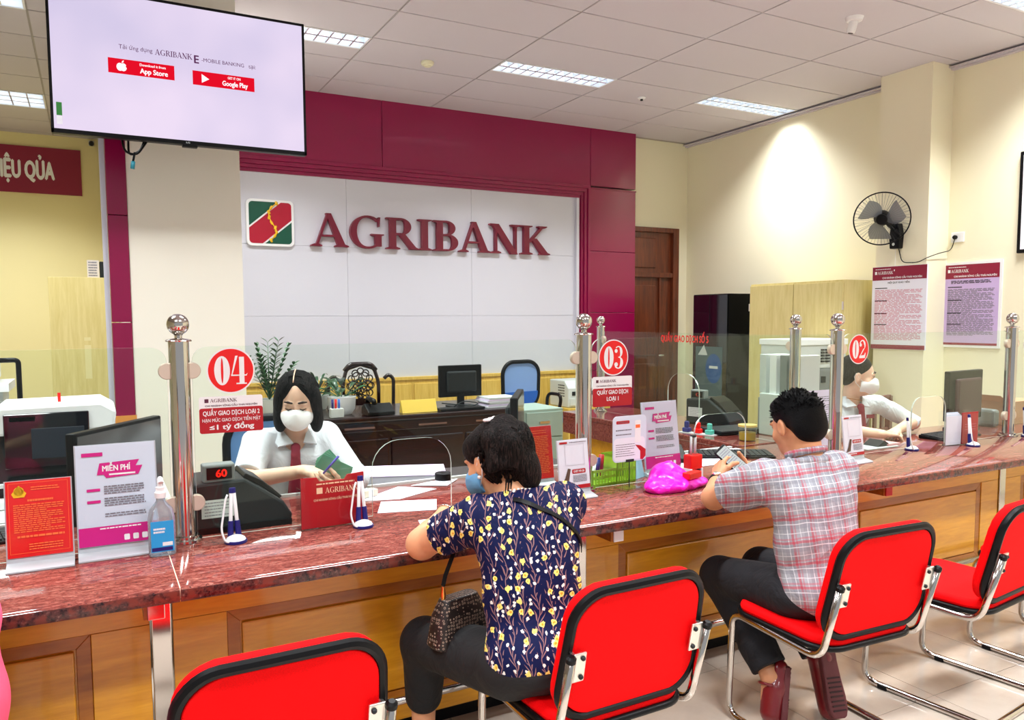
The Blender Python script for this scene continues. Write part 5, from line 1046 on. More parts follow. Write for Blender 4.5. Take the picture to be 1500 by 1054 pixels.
# ================================================================ PEOPLE: smooth bodies from blended distance fields
def surface_nets(f, org, h):
    s = f < 0; nx, ny, nz = f.shape
    c = np.zeros((nx - 1, ny - 1, nz - 1), np.int8); cs = [(i, j, k) for i in (0, 1) for j in (0, 1) for k in (0, 1)]
    sl = lambda a, o: a[o[0]:o[0] + nx - 1, o[1]:o[1] + ny - 1, o[2]:o[2] + nz - 1]
    for o in cs: c += sl(s, o)
    act = (c > 0) & (c < 8); ids = np.full(act.shape, -1, np.int64); I = np.argwhere(act); ids[act] = np.arange(len(I))
    pos = np.zeros((len(I), 3)); cnt = np.zeros(len(I))
    for a in cs:
        for b in cs:
            if sum(b) - sum(a) == 1 and sum(abs(x - y) for x, y in zip(a, b)) == 1:
                fa = f[I[:, 0] + a[0], I[:, 1] + a[1], I[:, 2] + a[2]]; fb = f[I[:, 0] + b[0], I[:, 1] + b[1], I[:, 2] + b[2]]
                m = (fa < 0) != (fb < 0); t = np.where(m, fa / np.where(m, fa - fb, 1), 0)
                A = np.array(a, float); B = np.array(b, float); pos += m[:, None] * (A + t[:, None] * (B - A)); cnt += m
    V = (I + pos / cnt[:, None]) * h + org; Q = []
    for ax in range(3):
        b, cc = [(1, 2), (2, 0), (0, 1)][ax]
        s0 = np.take(s, range(0, s.shape[ax] - 1), ax); s1 = np.take(s, range(1, s.shape[ax]), ax)
        E = np.argwhere(s0 != s1); E = E[(E[:, b] > 0) & (E[:, cc] > 0) & (E[:, b] < f.shape[b] - 1) & (E[:, cc] < f.shape[cc] - 1)]
        db = np.zeros(3, int); db[b] = 1; dc = np.zeros(3, int); dc[cc] = 1
        q = np.stack([ids[tuple((E - db - dc).T)], ids[tuple((E - dc).T)], ids[tuple(E.T)], ids[tuple((E - db).T)]], 1)
        fl = ~s[tuple(E.T)]; q[fl] = q[fl][:, ::-1]; Q.append(q)
    return V, np.concatenate(Q)
def cap(a, b, ra, rb=None, k=.02, sq=None): return dict(t='cap', a=np.array(a, float), b=np.array(b, float), ra=ra, rb=ra if rb is None else rb, k=k, sq=sq)
def cone(a, b, ra, rb=None, k=.01, sq=None): d = cap(a, b, ra, rb, k, sq); d['t'] = 'cone'; return d
def ell(c, r, k=.02, R=None): return dict(t='ell', c=np.array(c, float), r=np.array(r, float), k=k, R=R)
def cut(p): p = dict(p); p['op'] = 'sub'; return p
def plane(pt, n, c=None, rad=None): return dict(t='plane', a=np.array(pt, float), n=np.array(n, float) / np.linalg.norm(n), op='int')
def dist(p, P):
    if p['t'] == 'ell':
        q = P - p['c']
        if p['R'] is not None: q = q @ p['R']                # columns of R = ellipsoid axes
        k0 = np.linalg.norm(q / p['r'], axis=-1); k1 = np.linalg.norm(q / p['r'] ** 2, axis=-1) + 1e-9; return k0 * (k0 - 1) / k1
    if p['t'] == 'plane': return (P - p['a']) @ p['n']
    a, b = p['a'], p['b']; ab = b - a; L2 = ab @ ab + 1e-12; q = P - a
    if p['sq'] is not None:                                 # squash: thinner along n by factor s
        n, s = np.array(p['sq'][0], float), p['sq'][1]; n = n / np.linalg.norm(n); q = q + (q @ n)[..., None] * n * (1 / s - 1)
        ab = ab + (ab @ n) * n * (1 / s - 1); L2 = ab @ ab + 1e-12
    t = (q @ ab) / L2; tc = np.clip(t, 0, 1); r = p['ra'] + (p['rb'] - p['ra']) * tc
    d = np.linalg.norm(q - tc[..., None] * ab, axis=-1) - r
    if p['t'] == 'cone':
        dr = np.linalg.norm(q - t[..., None] * ab, axis=-1) - r; L = math.sqrt(L2); d = np.maximum(dr, np.maximum(-t * L, (t - 1) * L))
    return d * (p['sq'][1] ** .5 if p['sq'] is not None else 1)
def bounds(p):
    if p['t'] == 'ell': m = max(p['r']); return p['c'] - m, p['c'] + m
    m = max(p['ra'], p['rb']); return np.minimum(p['a'], p['b']) - m, np.maximum(p['a'], p['b']) + m
def sdf(prims, h):
    bb = [bounds(p) for p in prims if p.get('op') != 'int' and p['t'] != 'plane' and p.get('op') != 'sub']
    lo = np.min([b[0] for b in bb], 0) - 4 * h - .01; hi = np.max([b[1] for b in bb], 0) + 4 * h + .01
    n = np.ceil((hi - lo) / h).astype(int) + 1; f = np.full(n, .08, np.float32)
    ax = [lo[i] + h * np.arange(n[i]) for i in range(3)]
    for p in prims:
        if p['t'] == 'plane':
            P = np.stack(np.meshgrid(*ax, indexing='ij'), -1); f = np.maximum(f, dist(p, P)).astype(np.float32); continue
        b0, b1 = bounds(p); mg = max(.03, 2 * p['k']); i0 = np.maximum(0, np.floor((b0 - mg - lo) / h).astype(int)); i1 = np.minimum(n, np.ceil((b1 + mg - lo) / h).astype(int) + 1)
        if (i1 <= i0).any(): continue
        S = tuple(slice(a, b) for a, b in zip(i0, i1)); P = np.stack(np.meshgrid(*[ax[i][S[i]] for i in range(3)], indexing='ij'), -1); d = dist(p, P); k = p['k']; o = f[S]
        if p.get('op') == 'sub': d = -d; q = np.clip(.5 + .5 * (d - o) / k, 0, 1); f[S] = o * (1 - q) + d * q + k * q * (1 - q)
        else: q = np.clip(.5 + .5 * (o - d) / k, 0, 1); f[S] = o * (1 - q) + d * q - k * q * (1 - q)
    return f, lo
def sdf_obj(name, groups, m, parent, h=.006):
    if not isinstance(groups[0], (list, tuple)): groups = [(groups, h)]
    VV = []; FF = []; o = 0
    for prims, hh in groups:
        f, lo = sdf(prims, hh); V, Q = surface_nets(f, lo, hh); VV.append(V); FF.append(Q + o); o += len(V)
    V = np.concatenate(VV); F = np.concatenate(FF)
    me = bpy.data.meshes.new(name); me.from_pydata(V.tolist(), [], F.tolist()); me.materials.append(m); me.shade_smooth(); me.update()
    return link(name, me, parent)
vec = lambda *a: np.array(a, float)
def unit(v): v = np.array(v, float); return v / np.linalg.norm(v)
def frame(fwd, up=(0, 0, 1)):                # right, forward, up
    f = unit(fwd); r = unit(np.cross(f, up)); u = np.cross(r, f); return np.stack([r, f, u], 1)
class Head:
    def __init__(s, c, fwd, up=(0, 0, 1), k=1.0): s.c = np.array(c, float); s.R = frame(fwd, up); s.k = k
    def p(s, x, y, z): return s.c + s.R @ (vec(x, y, z) * s.k)
    def e(s, x, y, z, rx, ry, rz, k=.015): return ell(s.p(x, y, z), vec(rx, ry, rz) * s.k, k, s.R)
    def skin(s):
        P = [s.e(0, -.012, .035, .074, .092, .082, .02), s.e(0, .028, -.03, .062, .066, .085, .03), s.e(0, .045, -.088, .036, .034, .028, .03), s.e(0, .085, -.015, .012, .014, .028, .012), s.e(0, .098, -.032, .014, .013, .011, .01)]
        P += [s.e(0, .08, -.064, .024, .012, .006, .01), s.e(0, .079, -.075, .02, .012, .006, .008)]
        for sg in (-1, 1): P += [cut(s.e(sg * .031, .098, .003, .018, .012, .011, .015)), s.e(sg * .031, .074, .003, .014, .012, .011, .006), s.e(sg * .042, .055, -.032, .022, .02, .02, .02), s.e(sg * .076, -.005, -.008, .009, .018, .031, .006), cut(s.e(sg * .086, -.001, -.006, .006, .009, .016, .006)), s.e(sg * .03, .083, .019, .02, .01, .007, .012)]
        return P
    def eyes(s, parent, look=True, brow=(40, 26, 22)):
        for sg in (-1, 1):
            b = sdf_obj('eyebrow', [cap(s.p(sg * .014, .0905, .0255), s.p(sg * .031, .0915, .0305), .0042, .0042, .004), cap(s.p(sg * .031, .0915, .0305), s.p(sg * .047, .080, .027), .0042, .003, .004)], mat('brow_hair', brow, .8), parent, .0025)
            if look:
                e = MB().ball((0, 0, 0), (.0125, .0125, .0125), 14).build('eye', mat('eye_white', (238, 234, 230), .25), parent, smooth=True); e.location = Vector(s.p(sg * .031, .074, .001)); 
                MB().ball((0, 0, 0), (.006, .004, .006), 12, M=Matrix(s.R.tolist()).to_4x4()).build('iris', mat('iris_dark', (40, 24, 16), .15), e, smooth=True).location = Vector(s.R @ vec(0, .0105, -.001))
            sdf_obj('lash_line', [cap(s.p(sg * .018, .0855, -.003 if not look else .006), s.p(sg * .031, .0885, -.0065 if not look else .0075), .0022, .0022, .003), cap(s.p(sg * .031, .0885, -.0065 if not look else .0075), s.p(sg * .044, .0795, -.003 if not look else .005), .0022, .0018, .003)], mat('lash', (24, 16, 14), .7), parent, .0018)
    def mask(s, parent, m, loops=True):
        P = [s.e(0, .032, -.052, .071, .078, .054, .012), s.e(0, .099, -.024, .020, .019, .020, .02), s.e(0, .06, -.036, .062, .046, .030, .02), s.e(0, .075, -.06, .05, .052, .045, .02), dict(cut(s.e(0, .0, .10, .2, .2, .105, .004))), plane(s.p(0, .018, 0), -s.R[:, 1])]
        mk = sdf_obj('face_mask', P, m, parent, .0035)
        if loops:
            for sg in (-1, 1): MB().tube([Vector(s.p(sg * .062, .03, -.03)), Vector(s.p(sg * .078, .005, -.012)), Vector(s.p(sg * .083, -.018, .018)), Vector(s.p(sg * .081, -.025, -.005)), Vector(s.p(sg * .077, -.012, -.04)), Vector(s.p(sg * .06, .025, -.075))], .0016, 5).build('ear_loop', M_wht, mk, smooth=True)
        return mk
def hand(w, d, n, th, curl, spread=.0, k=1.0, tc=(.3, .4)):      # wrist, finger direction, palm normal (towards palm side), thumb direction, curls per finger
    d = unit(d); n = unit(np.array(n, float) - d * np.dot(n, d)); sd = unit(np.cross(d, n)); sd = sd if np.dot(sd, th) > 0 else -sd
    w = np.array(w, float); P = [cap(w - d * .02 * k, w + d * .02 * k, .023 * k, .024 * k, .012, (n, .7))]
    L = [(.078, .031, .024, .020), (.082, .035, .027, .021), (.078, .032, .025, .020), (.07, .025, .019, .018)]
    for i in range(4):
        o = (1.5 - i) * .0195 * k; b0 = w + sd * o * .7; kn = w + d * L[i][0] * k + sd * o * 1.05 + n * (-.004 if i in (1, 2) else 0)
        P.append(cap(b0 + d * .01 * k, kn, .014 * k, .0105 * k, .012)); a = 0; p = kn; fd = unit(d + sd * spread * (1.5 - i)); r = .0092 * k if i < 3 else .008 * k
        for j in range(3):
            a += curl[i] * (.8, 1.0, .6)[j]; dd = fd * math.cos(a) + n * math.sin(a); q = p + dd * L[i][1 + j] * k; P.append(cap(p, q, r, r * .9, .004)); p = q; r *= .92
    P.append(ell(w + d * .045 * k + n * .008 * k, (.03 * k,) * 3, .012)) if False else None
    P = [x for x in P if x]
    t0 = w + d * .022 * k + sd * .02 * k + n * .006 * k; td = unit(d * .75 + sd * .75 + n * .25); t1 = t0 + td * .038 * k; td2 = unit(d * math.cos(tc[0]) + sd * .35 + n * math.sin(tc[0])); t2 = t1 + td2 * .03 * k; td3 = unit(td2 + n * tc[1] - sd * .15); t3 = t2 + td3 * .024 * k
    P += [cap(t0, t1, .0155 * k, .0115 * k, .012), cap(t1, t2, .0108 * k, .0098 * k, .004), cap(t2, t3, .0098 * k, .0082 * k, .004)]
    return P
def skin_mat(name, rgb):
    g = NT(name); v = g.obj(); n = g.noise(v, 14, 3, .6)
    c = lin(rgb); d = tuple(x * .86 for x in c[:3]) + (1,)
    g.i(g.b, 'Base Color', g.ramp(n, [(.3, d), (.7, c)])); g.i(g.b, 'Roughness', .5); g.i(g.b, 'Subsurface Weight', .12); g.i(g.b, 'Subsurface Radius', (.01, .004, .002)); g.i(g.b, 'Specular IOR Level', .35); return g.m
M_skin1, M_skin2, M_skin3 = skin_mat('skin_fair', (238, 196, 168)), skin_mat('skin_warm', (226, 164, 122)), skin_mat('skin_tan', (216, 152, 112))
def hair_mat(name, a, b, scale=(46, 46, 7)):  # b: paler tone that paints highlight streaks into the hair colour
    g = NT(name); v = g.obj(scale); n = g.noise(v, 4, 4, .6, .8); g.i(g.b, 'Base Color', g.ramp(n, [(.45, lin(a)), (.8, lin(b))])); g.i(g.b, 'Roughness', .5); g.i(g.b, 'Specular IOR Level', .12); g.bump(n, 1.0, .014); return g.m
M_hair = hair_mat('hair_black', (3, 3, 3), (56, 48, 48)); M_hair2 = hair_mat('hair_short_black', (3, 3, 4), (15, 15, 20), (120, 120, 60)); M_hair3 = hair_mat('hair_brown_black', (4, 3, 3), (66, 50, 46))
def cloth(name, rgb, rough=.8, fold=8, st=.25):
    g = NT(name); v = g.obj(); n = g.noise(v, fold, 3, .5, 1.2); n2 = g.noise(v, 500, 2); g.i(g.b, 'Base Color', lin(rgb)); g.i(g.b, 'Roughness', rough); g.bump(g.math('ADD', n, g.math('MULTIPLY', n2, .03)), st, .03); return g.m
M_shirtw = cloth('white_shirt', (216, 219, 225), .75, 9, .5); M_trous = cloth('black_trousers', (12, 12, 20), .8, 9, .4); M_capri = cloth('black_capri', (9, 9, 12), .8, 9, .4)
M_mask = cloth('white_mask', (240, 240, 240), .8, 30, .08); M_bluemask = cloth('blue_mask', (110, 170, 214), .8, 30, .1)
def plaid():
    g = NT('plaid_shirt'); tc = g.n('ShaderNodeTexCoord'); sp = g.n('ShaderNodeSeparateXYZ', {0: tc.outputs['Object']}); x, y, z = sp.outputs
    nz = g.noise(g.obj(), 7, 2); wob = g.math('MULTIPLY', g.math('SUBTRACT', nz, .5), .022)
    X = g.math('ADD', g.math('ADD', g.math('SUBTRACT', x, g.math('MULTIPLY', y, .7)), g.math('MULTIPLY', z, .17)), wob); Z = g.math('ADD', g.math('ADD', g.math('MULTIPLY', z, .97), g.math('MULTIPLY', y, .25)), wob)
    def stripe(c, per, off, w): return g.math('LESS_THAN', g.math('FRACT', g.math('ADD', g.math('DIVIDE', c, per), off)), w)
    col = lin((162, 163, 170)); per = .078
    for c in (X, Z):
        col = g.mix(g.math('MULTIPLY', stripe(c, per, 0, .34), .4), col, lin((128, 128, 138)))
        col = g.mix(g.math('MULTIPLY', stripe(c, per, .64, .12), .6), col, lin((176, 36, 60))); col = g.mix(g.math('MULTIPLY', stripe(c, per, .46, .08), .42), col, lin((186, 70, 90)))
        col = g.mix(g.math('MULTIPLY', stripe(c, per, .82, .04), .7), col, lin((226, 226, 230))); col = g.mix(g.math('MULTIPLY', stripe(c, per, .20, .035), .6), col, lin((226, 226, 230)))
    g.i(g.b, 'Base Color', col); g.i(g.b, 'Roughness', .85); g.i(g.b, 'Specular IOR Level', .2); n = g.noise(g.obj(), 8, 3, .5, 1.2); g.bump(n, .45, .03); return g.m
M_plaid = plaid()
def floral():
    g = NT('navy_floral'); tc = g.n('ShaderNodeTexCoord'); sp = g.n('ShaderNodeSeparateXYZ', {0: tc.outputs['Object']}); x, y, z = sp.outputs
    nz = g.noise(g.obj(), 14, 2); wob = g.math('MULTIPLY', g.math('SUBTRACT', nz, .5), .02)
    X = g.math('ADD', g.math('ADD', g.math('SUBTRACT', x, g.math('MULTIPLY', y, .6)), g.math('MULTIPLY', z, .16)), wob); Z = g.math('ADD', g.math('MULTIPLY', z, .97), g.math('MULTIPLY', y, .25))
    xs = g.math('ADD', X, g.math('MULTIPLY', g.math('SINE', g.math('ADD', g.math('MULTIPLY', Z, 70), g.math('MULTIPLY', X, 25))), .005)); per = .047
    fr = g.math('SUBTRACT', g.math('FRACT', g.math('DIVIDE', xs, per)), .5); d = g.math('MULTIPLY', g.math('ABSOLUTE', fr), per); side = g.math('GREATER_THAN', fr, 0.0)
    stem = g.math('LESS_THAN', d, .0012)
    ph = g.math('FRACT', g.math('ADD', g.math('DIVIDE', g.math('SUBTRACT', Z, g.math('MULTIPLY', d, 1.9)), .027), g.math('MULTIPLY', side, .45)))
    lw = g.math('MULTIPLY', g.math('SINE', g.math('MULTIPLY', d, math.pi / .0185)), .0042); lf = g.math('MULTIPLY', g.math('LESS_THAN', g.math('MULTIPLY', g.math('ABSOLUTE', g.math('SUBTRACT', ph, .5)), .027), lw), g.math('LESS_THAN', d, .0185))
    pn = g.noise(g.obj(), 30, 1); lf = g.math('MULTIPLY', lf, g.math('GREATER_THAN', pn, .46))
    col = g.mix(g.math('MULTIPLY', g.math('MAXIMUM', stem, lf), .92), lin((7, 16, 62)), lin((150, 112, 112)))
    cb = g.n('ShaderNodeCombineXYZ', {0: X, 1: Z, 2: 0.0}).outputs[0]
    def blobs(scale, rad, thr, off):
        v = g.n('ShaderNodeVectorMath', {0: cb, 1: (off, off * .7, 0)}, operation='ADD').outputs[0]; vo = g.n('ShaderNodeTexVoronoi', {0: v, 'Scale': scale, 'Randomness': .85}, voronoi_dimensions='2D')
        keep = g.n('ShaderNodeSeparateColor', {0: vo.outputs['Color']}).outputs[0]; pet = g.n('ShaderNodeTexVoronoi', {0: v, 'Scale': scale * 3.1}, voronoi_dimensions='2D')
        dd = g.math('ADD', vo.outputs['Distance'], g.math('MULTIPLY', pet.outputs['Distance'], .22)); return g.math('MULTIPLY', g.math('LESS_THAN', dd, rad), g.math('GREATER_THAN', keep, thr))
    for f, c in ((blobs(52, .35, .70, .31), lin((236, 234, 226))), (blobs(29, .34, .52, 0), lin((240, 222, 120))), (blobs(29, .17, .52, 0), lin((224, 160, 40)))): col = g.mix(f, col, c)
    g.i(g.b, 'Base Color', col); g.i(g.b, 'Roughness', .75); g.i(g.b, 'Specular IOR Level', .2); n = g.noise(g.obj(), 8, 3, .5, 1.2); g.bump(n, .4, .03); return g.m
M_floral = floral()
def person(loc, label): return thing('person', (0, 0, 0), label, 'person')

# ---------------- woman in the flowered blouse (seen from behind)
t = person(None, 'seated woman in a navy flowered blouse writing at the counter, seen from behind')
Hd = Head((.228, -2.80, 1.085), (-.30, .86, -.30), (-.05, .25, 1), .98)
sL, sR_, eL, wL = vec(.125, -2.87, .925), vec(.445, -2.89, .945), vec(.035, -2.665, .812), vec(.19, -2.50, .855)
eR, wR = vec(.56, -2.66, .83), vec(.42, -2.45, .82)
body = Hd.skin() + [cap(Hd.p(0, -.03, -.05), (.262, -2.865, .975), .052, .06, .03), cap((.262, -2.865, .975), (.27, -2.88, .92), .06, .075, .03)]
armL = [cap(sL, eL, .052, .045, .02), cap(eL, wL, .043, .029, .02), cap(eL, eL + (wL - eL) * .35, .045, .042, .02)] + hand(wL + unit(wL - eL) * .015, (.86, .45, -.22), (.1, -.2, -1), (-.3, 1, 0), (.5, .55, .6, .65), 0, .92)
armR = [cap(sR_, eR, .05, .043, .02), cap(eR, wR, .042, .029, .02)] + hand(wR + unit(wR - eR) * .015, (-.7, .6, -.2), (0, -.2, -1), (.3, .8, 0), (.5, .6, .7, .7), 0, .92)
legs = [cap((.06, -2.60, .44), (.07, -2.57, .10), .05, .036, .02), cap((.07, -2.57, .08), (.02, -2.46, .035), .036, .03, .02), cap((.30, -2.66, .46), (.36, -2.83, .26), .05, .046, .02), cap((.36, -2.83, .26), (.42, -2.98, .10), .045, .034, .02), cap((.42, -2.98, .09), (.43, -2.92, .03), .034, .028, .02)]
sdf_obj('body', [(body, .0035), (armL, .003), (armR, .0035), (legs, .006)], M_skin2, t)
bl = [ell((.255, -3.04, .56), (.175, .135, .12), .06), ell((.262, -2.98, .72), (.158, .12, .17), .06), ell((.275, -2.935, .86), (.172, .115, .12), .06), cap((.145, -2.885, .935), (.425, -2.905, .95), .062, .062, .05), ell((.27, -2.90, .965), (.10, .075, .05), .03)]
bl += [cone(sL + (.02, -.015, .01), sL + (eL - sL) * .62, .073, .066, .03), cone(sR_ - (.02, 0, 0), sR_ + (eR - sR_) * .5, .070, .064, .03)]
bl += [cut(cap((.262, -2.85, .99), (.245, -2.80, 1.06), .068, .075, .008)), plane((.25, -3.05, .505), (0.05, .1, -1))]
blouse = sdf_obj('blouse', bl, M_floral, t, .006)
sdf_obj('trousers', [ell((.255, -3.03, .53), (.175, .15, .085), .05), cap((.17, -3.0, .515), (.06, -2.62, .47), .098, .078, .04), cap((.06, -2.62, .46), (.066, -2.585, .27), .076, .062, .03), cap((.34, -3.0, .515), (.30, -2.66, .48), .098, .075, .04), cap((.30, -2.66, .47), (.345, -2.79, .33), .07, .06, .03)], M_capri, t, .007)
hr = [Hd.e(0, -.022, .045, .084, .098, .085, .02), Hd.e(0, -.07, -.02, .078, .058, .075, .03), Hd.e(.02, -.098, -.035, .058, .05, .07, .03), Hd.e(.045, -.085, -.07, .045, .042, .05, .025), Hd.e(-.02, -.1, .03, .06, .05, .06, .03), Hd.e(-.06, .012, .048, .024, .055, .045, .02), Hd.e(.064, .01, .02, .026, .06, .06, .02), Hd.e(.02, -.055, .095, .05, .05, .045, .02)]
rd = random.Random(5)
for k in range(16):
    a, b = rd.uniform(-1.3, 1.3), rd.uniform(-.9, .9); hr.append(Hd.e(.078 * math.sin(a), -.055 - .065 * math.cos(a) * .9, .01 + b * .07, .026, .024, .036, .014))
hr += [cut(Hd.e(0, .115, -.02, .085, .075, .085, .01)), cut(Hd.e(-.078, -.008, -.018, .036, .03, .035, .008)), cut(Hd.e(-.065, -.085, -.10, .062, .075, .06, .02))]
hair = sdf_obj('hair', hr, M_hair3, t, .0035)
st = MB()
for k in range(170):
    a = rd.uniform(-1.5, 1.5); z0 = rd.uniform(-.02, .11); tw_ = rd.uniform(-.5, .5); pts_ = []
    for q in range(6):
        f_ = q / 5; zz = z0 - f_ * rd.uniform(.05, .11) - .02; aa = a + tw_ * f_ + .12 * math.sin(f_ * 7 + k); rr = math.sqrt(max(.05, 1 - ((zz - .03) / .125) ** 2)); pts_.append(Vector(Hd.p(.094 * rr * math.sin(aa) + .006, -.034 - .113 * rr * math.cos(aa) * (1 if zz > -.03 else .95), zz)))
    if (pts_[-1] - Vector(Hd.p(-.065, -.09, -.11))).length < .07: continue
    st.tube(pts_, [.003, .006, .007, .006, .004, .001], 5, cap=False)
s_ = st.build('hair_locks', M_hair3, hair, smooth=True); s_['kind'] = 'stuff'
wisps = MB()
for k in range(10):
    x = -.05 + .012 * k; wisps.tube([Vector(Hd.p(x, -.085, -.07)), Vector(Hd.p(x - .008, -.078, -.105)), Vector(Hd.p(x - .004 + .01 * rd.random(), -.06, -.135))], [.003, .0016, .0008], 5)
wisps.build('hair_wisps', M_hair3, t, smooth=True)
cl = MB()
for k in range(5): cl.ball(tuple(Hd.p(-.04 + .02 * k, -.045, .132 - .003 * abs(k - 2))), (.014, .009, .006), 10)
cl.build('hair_clip', mat('pearl_clip', (236, 220, 220), .3), t, smooth=True)
Hd.eyes(t); Hd.mask(t, M_bluemask)
MB().ball(tuple(Hd.p(-.083, -.004, -.044)), .0065, 10).build('earring', mat('pearl', (240, 232, 228), .2), t, smooth=True)
nk = MB(); [nk.ball(tuple(vec(.262, -2.862, .985) + vec(.062 * math.cos(a), .055 * math.sin(a), .012 - .018 * math.sin(a))), .0055, 8) for a in [math.pi * (1.0 + k / 16) for k in range(17)]]
nk.build('bead_necklace', mat('pearl', (240, 232, 228), .2), t, smooth=True)
MB().tube([tuple(wL + .033 * (math.cos(a) * unit(np.cross(wL - eL, (0, 0, 1))) + math.sin(a) * unit(np.cross(np.cross(wL - eL, (0, 0, 1)), wL - eL)))) for a in [2 * math.pi * k / 24 for k in range(24)]], .0025, 6, closed=True).build('bracelet', mat('silver_bracelet', (220, 214, 206), .2, 1.0), t, smooth=True)
sdf_obj('sandal', [cap((.07, -2.58, .02), (.015, -2.43, .015), .04, .036, .02, ((0, 0, 1), .45))], M_black, t, .005); sdf_obj('sandal', [cap((.42, -2.97, .03), (.44, -2.88, .012), .036, .034, .02, ((0, 0, 1), .5))], M_black, t, .005)
# strap + handbag
bag = thing('handbag', (0.11, -2.78, .52), 'small dark patterned handbag hanging at the side of the seated woman', 'handbag', .25)
loft(MB(), [(0, rrect(.20, .085, .03)), (.012, rrect(.215, .095, .035)), (.10, rrect(.185, .075, .03)), (.15, rrect(.13, .05, .02))]).build('bag_body', NT('monogram_leather').m, bag, smooth='auto', bevel=.004)
g = NT('monogram_leather2'); v = g.obj(); vo = g.n('ShaderNodeTexVoronoi', {0: v, 'Scale': 95, 'Randomness': .35}); r_ = g.math('MULTIPLY', g.math('LESS_THAN', vo.outputs['Distance'], .34), g.math('GREATER_THAN', vo.outputs['Distance'], .20)); g.i(g.b, 'Base Color', g.mix(r_, lin((26, 16, 14)), lin((150, 128, 112)))); g.i(g.b, 'Roughness', .45)
[ob for ob in COL.objects if ob.name.startswith('bag_body')][-1].data.materials[0] = g.m
MB().lathe([(.006, .145), (.009, .16), (.006, .19)], (-.06, 0, 0), 10).build('gold_clip', mat('gold_metal', (214, 150, 80), .25, 1.0), bag, smooth='auto')
bi = Matrix.Translation((0.11, -2.78, .52)) @ Matrix.Rotation(.25, 4, 'Z'); bi = bi.inverted()
def ribbon(pts, w, n_hint, name, m, parent, inv=None, th=.003):
    P = [Vector(p) for p in pts]; vs = []; fs = []
    for i, p in enumerate(P):
        t_ = (P[min(i + 1, len(P) - 1)] - P[max(i - 1, 0)]).normalized(); nn = Vector(n_hint[i]).normalized(); s_ = t_.cross(nn).normalized() * w / 2; nn = nn * th
        vs += [p - s_, p + s_, p + s_ + nn, p - s_ + nn]
    for i in range(len(P) - 1):
        for k in range(4): fs.append((4 * i + k, 4 * i + (k + 1) % 4, 4 * i + 4 + (k + 1) % 4, 4 * i + 4 + k))
    fs += [(0, 1, 2, 3), (4 * len(P) - 4, 4 * len(P) - 1, 4 * len(P) - 2, 4 * len(P) - 3)]
    if inv is not None: vs = [inv @ v_ for v_ in vs]
    return MB().add(vs, fs).build(name, m, parent)
def project_back(pts, prims, off=.004):      # push strap points onto the outside of a cloth field
    out = []; nr = []
    for p in pts:
        p = np.array(p, float); 
        def F(q):
            f = .2
            for pr in prims:
                if pr.get('op') or pr['t'] == 'plane': continue
                d = float(dist(pr, q[None, :])[0]); k = pr['k']; h_ = min(1, max(0, .5 + .5 * (f - d) / k)); f = f * (1 - h_) + d * h_ - k * h_ * (1 - h_)
            return f
        for _ in range(12):
            e = 1e-3; g_ = np.array([F(p + vec(e, 0, 0)) - F(p - vec(e, 0, 0)), F(p + vec(0, e, 0)) - F(p - vec(0, e, 0)), F(p + vec(0, 0, e)) - F(p - vec(0, 0, e))]); L_ = np.linalg.norm(g_)
            if L_ < 1e-9: break
            g_ /= L_; p = p - g_ * (F(p) - off) * .9
        out.append(p); nr.append(g_)
    return out, nr
a0, b0 = vec(.20, -2.93, 1.01), vec(.47, -2.98, .80)
sp_, sn_ = project_back([a0 + (b0 - a0) * k / 10 + vec(0, -.05, .02) for k in range(11)], bl)
ribbon(sp_, .014, sn_, 'back_strap', M_black, bag, bi)
ribbon([(.135, -2.80, .92), (.10, -2.785, .82), (.065, -2.785, .74), (.055, -2.79, .71)], .014, [(-1, -.5, 0)] * 4, 'front_strap', M_black, bag, bi)

# ---------------- man in the plaid shirt (seen from behind)
t = person(None, 'seated man in a grey and red plaid shirt holding a phone, seen from behind')
Hm = Head((1.452, -2.90, 1.128), (.10, .94, -.28), (0, .1, 1), 1.0)
sL, sR_, eL, wL = vec(1.275, -2.91, .93), vec(1.625, -2.96, .945), vec(1.292, -2.64, .815), vec(1.435, -2.505, .845)
eR, wR = vec(1.78, -2.70, .82), vec(1.65, -2.49, .845)
body = Hm.skin() + [cap(Hm.p(0, -.03, -.05), (1.452, -2.955, .985), .056, .063, .03), cap((1.452, -2.945, .985), (1.455, -2.95, .93), .06, .075, .03)]
armL = [cap(sL, eL, .05, .045, .02), cap(eL, wL, .046, .03, .02)] + hand(wL + unit(wL - eL) * .012, (.55, .45, .65), (.75, -.25, -.4), (-.6, .2, .5), (.55, .55, .6, .6), 0, 1.0, (.6, .5))
armR = [cap(sR_, eR, .05, .045, .02), cap(eR, wR, .045, .03, .02)] + hand(wR + unit(wR - eR) * .012, (-.75, .25, .35), (-.35, -.6, .3), (-.2, .1, .9), (.25, .3, .35, .4), .06, 1.0, (.3, .4))
ankL, toeL, ankR, toeR = vec(1.385, -2.87, .155), vec(1.345, -2.895, .03), vec(1.59, -2.90, .235), vec(1.565, -2.985, .03)
legs = [cap((1.37, -2.60, .42), ankL, .055, .036, .02), cap(ankL, toeL, .038, .03, .02), cap((1.58, -2.6, .46), ankR, .055, .038, .02), cap(ankR, toeR, .036, .03, .02)]
sdf_obj('body', [(body, .0035), (armL, .003), (armR, .003), (legs, .006)], M_skin3, t)
sp_ = [ell((1.435, -3.06, .56), (.18, .14, .12), .06), ell((1.435, -3.02, .72), (.175, .125, .17), .06), ell((1.448, -2.99, .87), (.19, .12, .115), .06), cap((1.295, -2.935, .94), (1.605, -2.975, .955), .068, .068, .05), cap((1.43, -2.985, .985), (1.475, -2.985, .985), .05, .05, .03)]
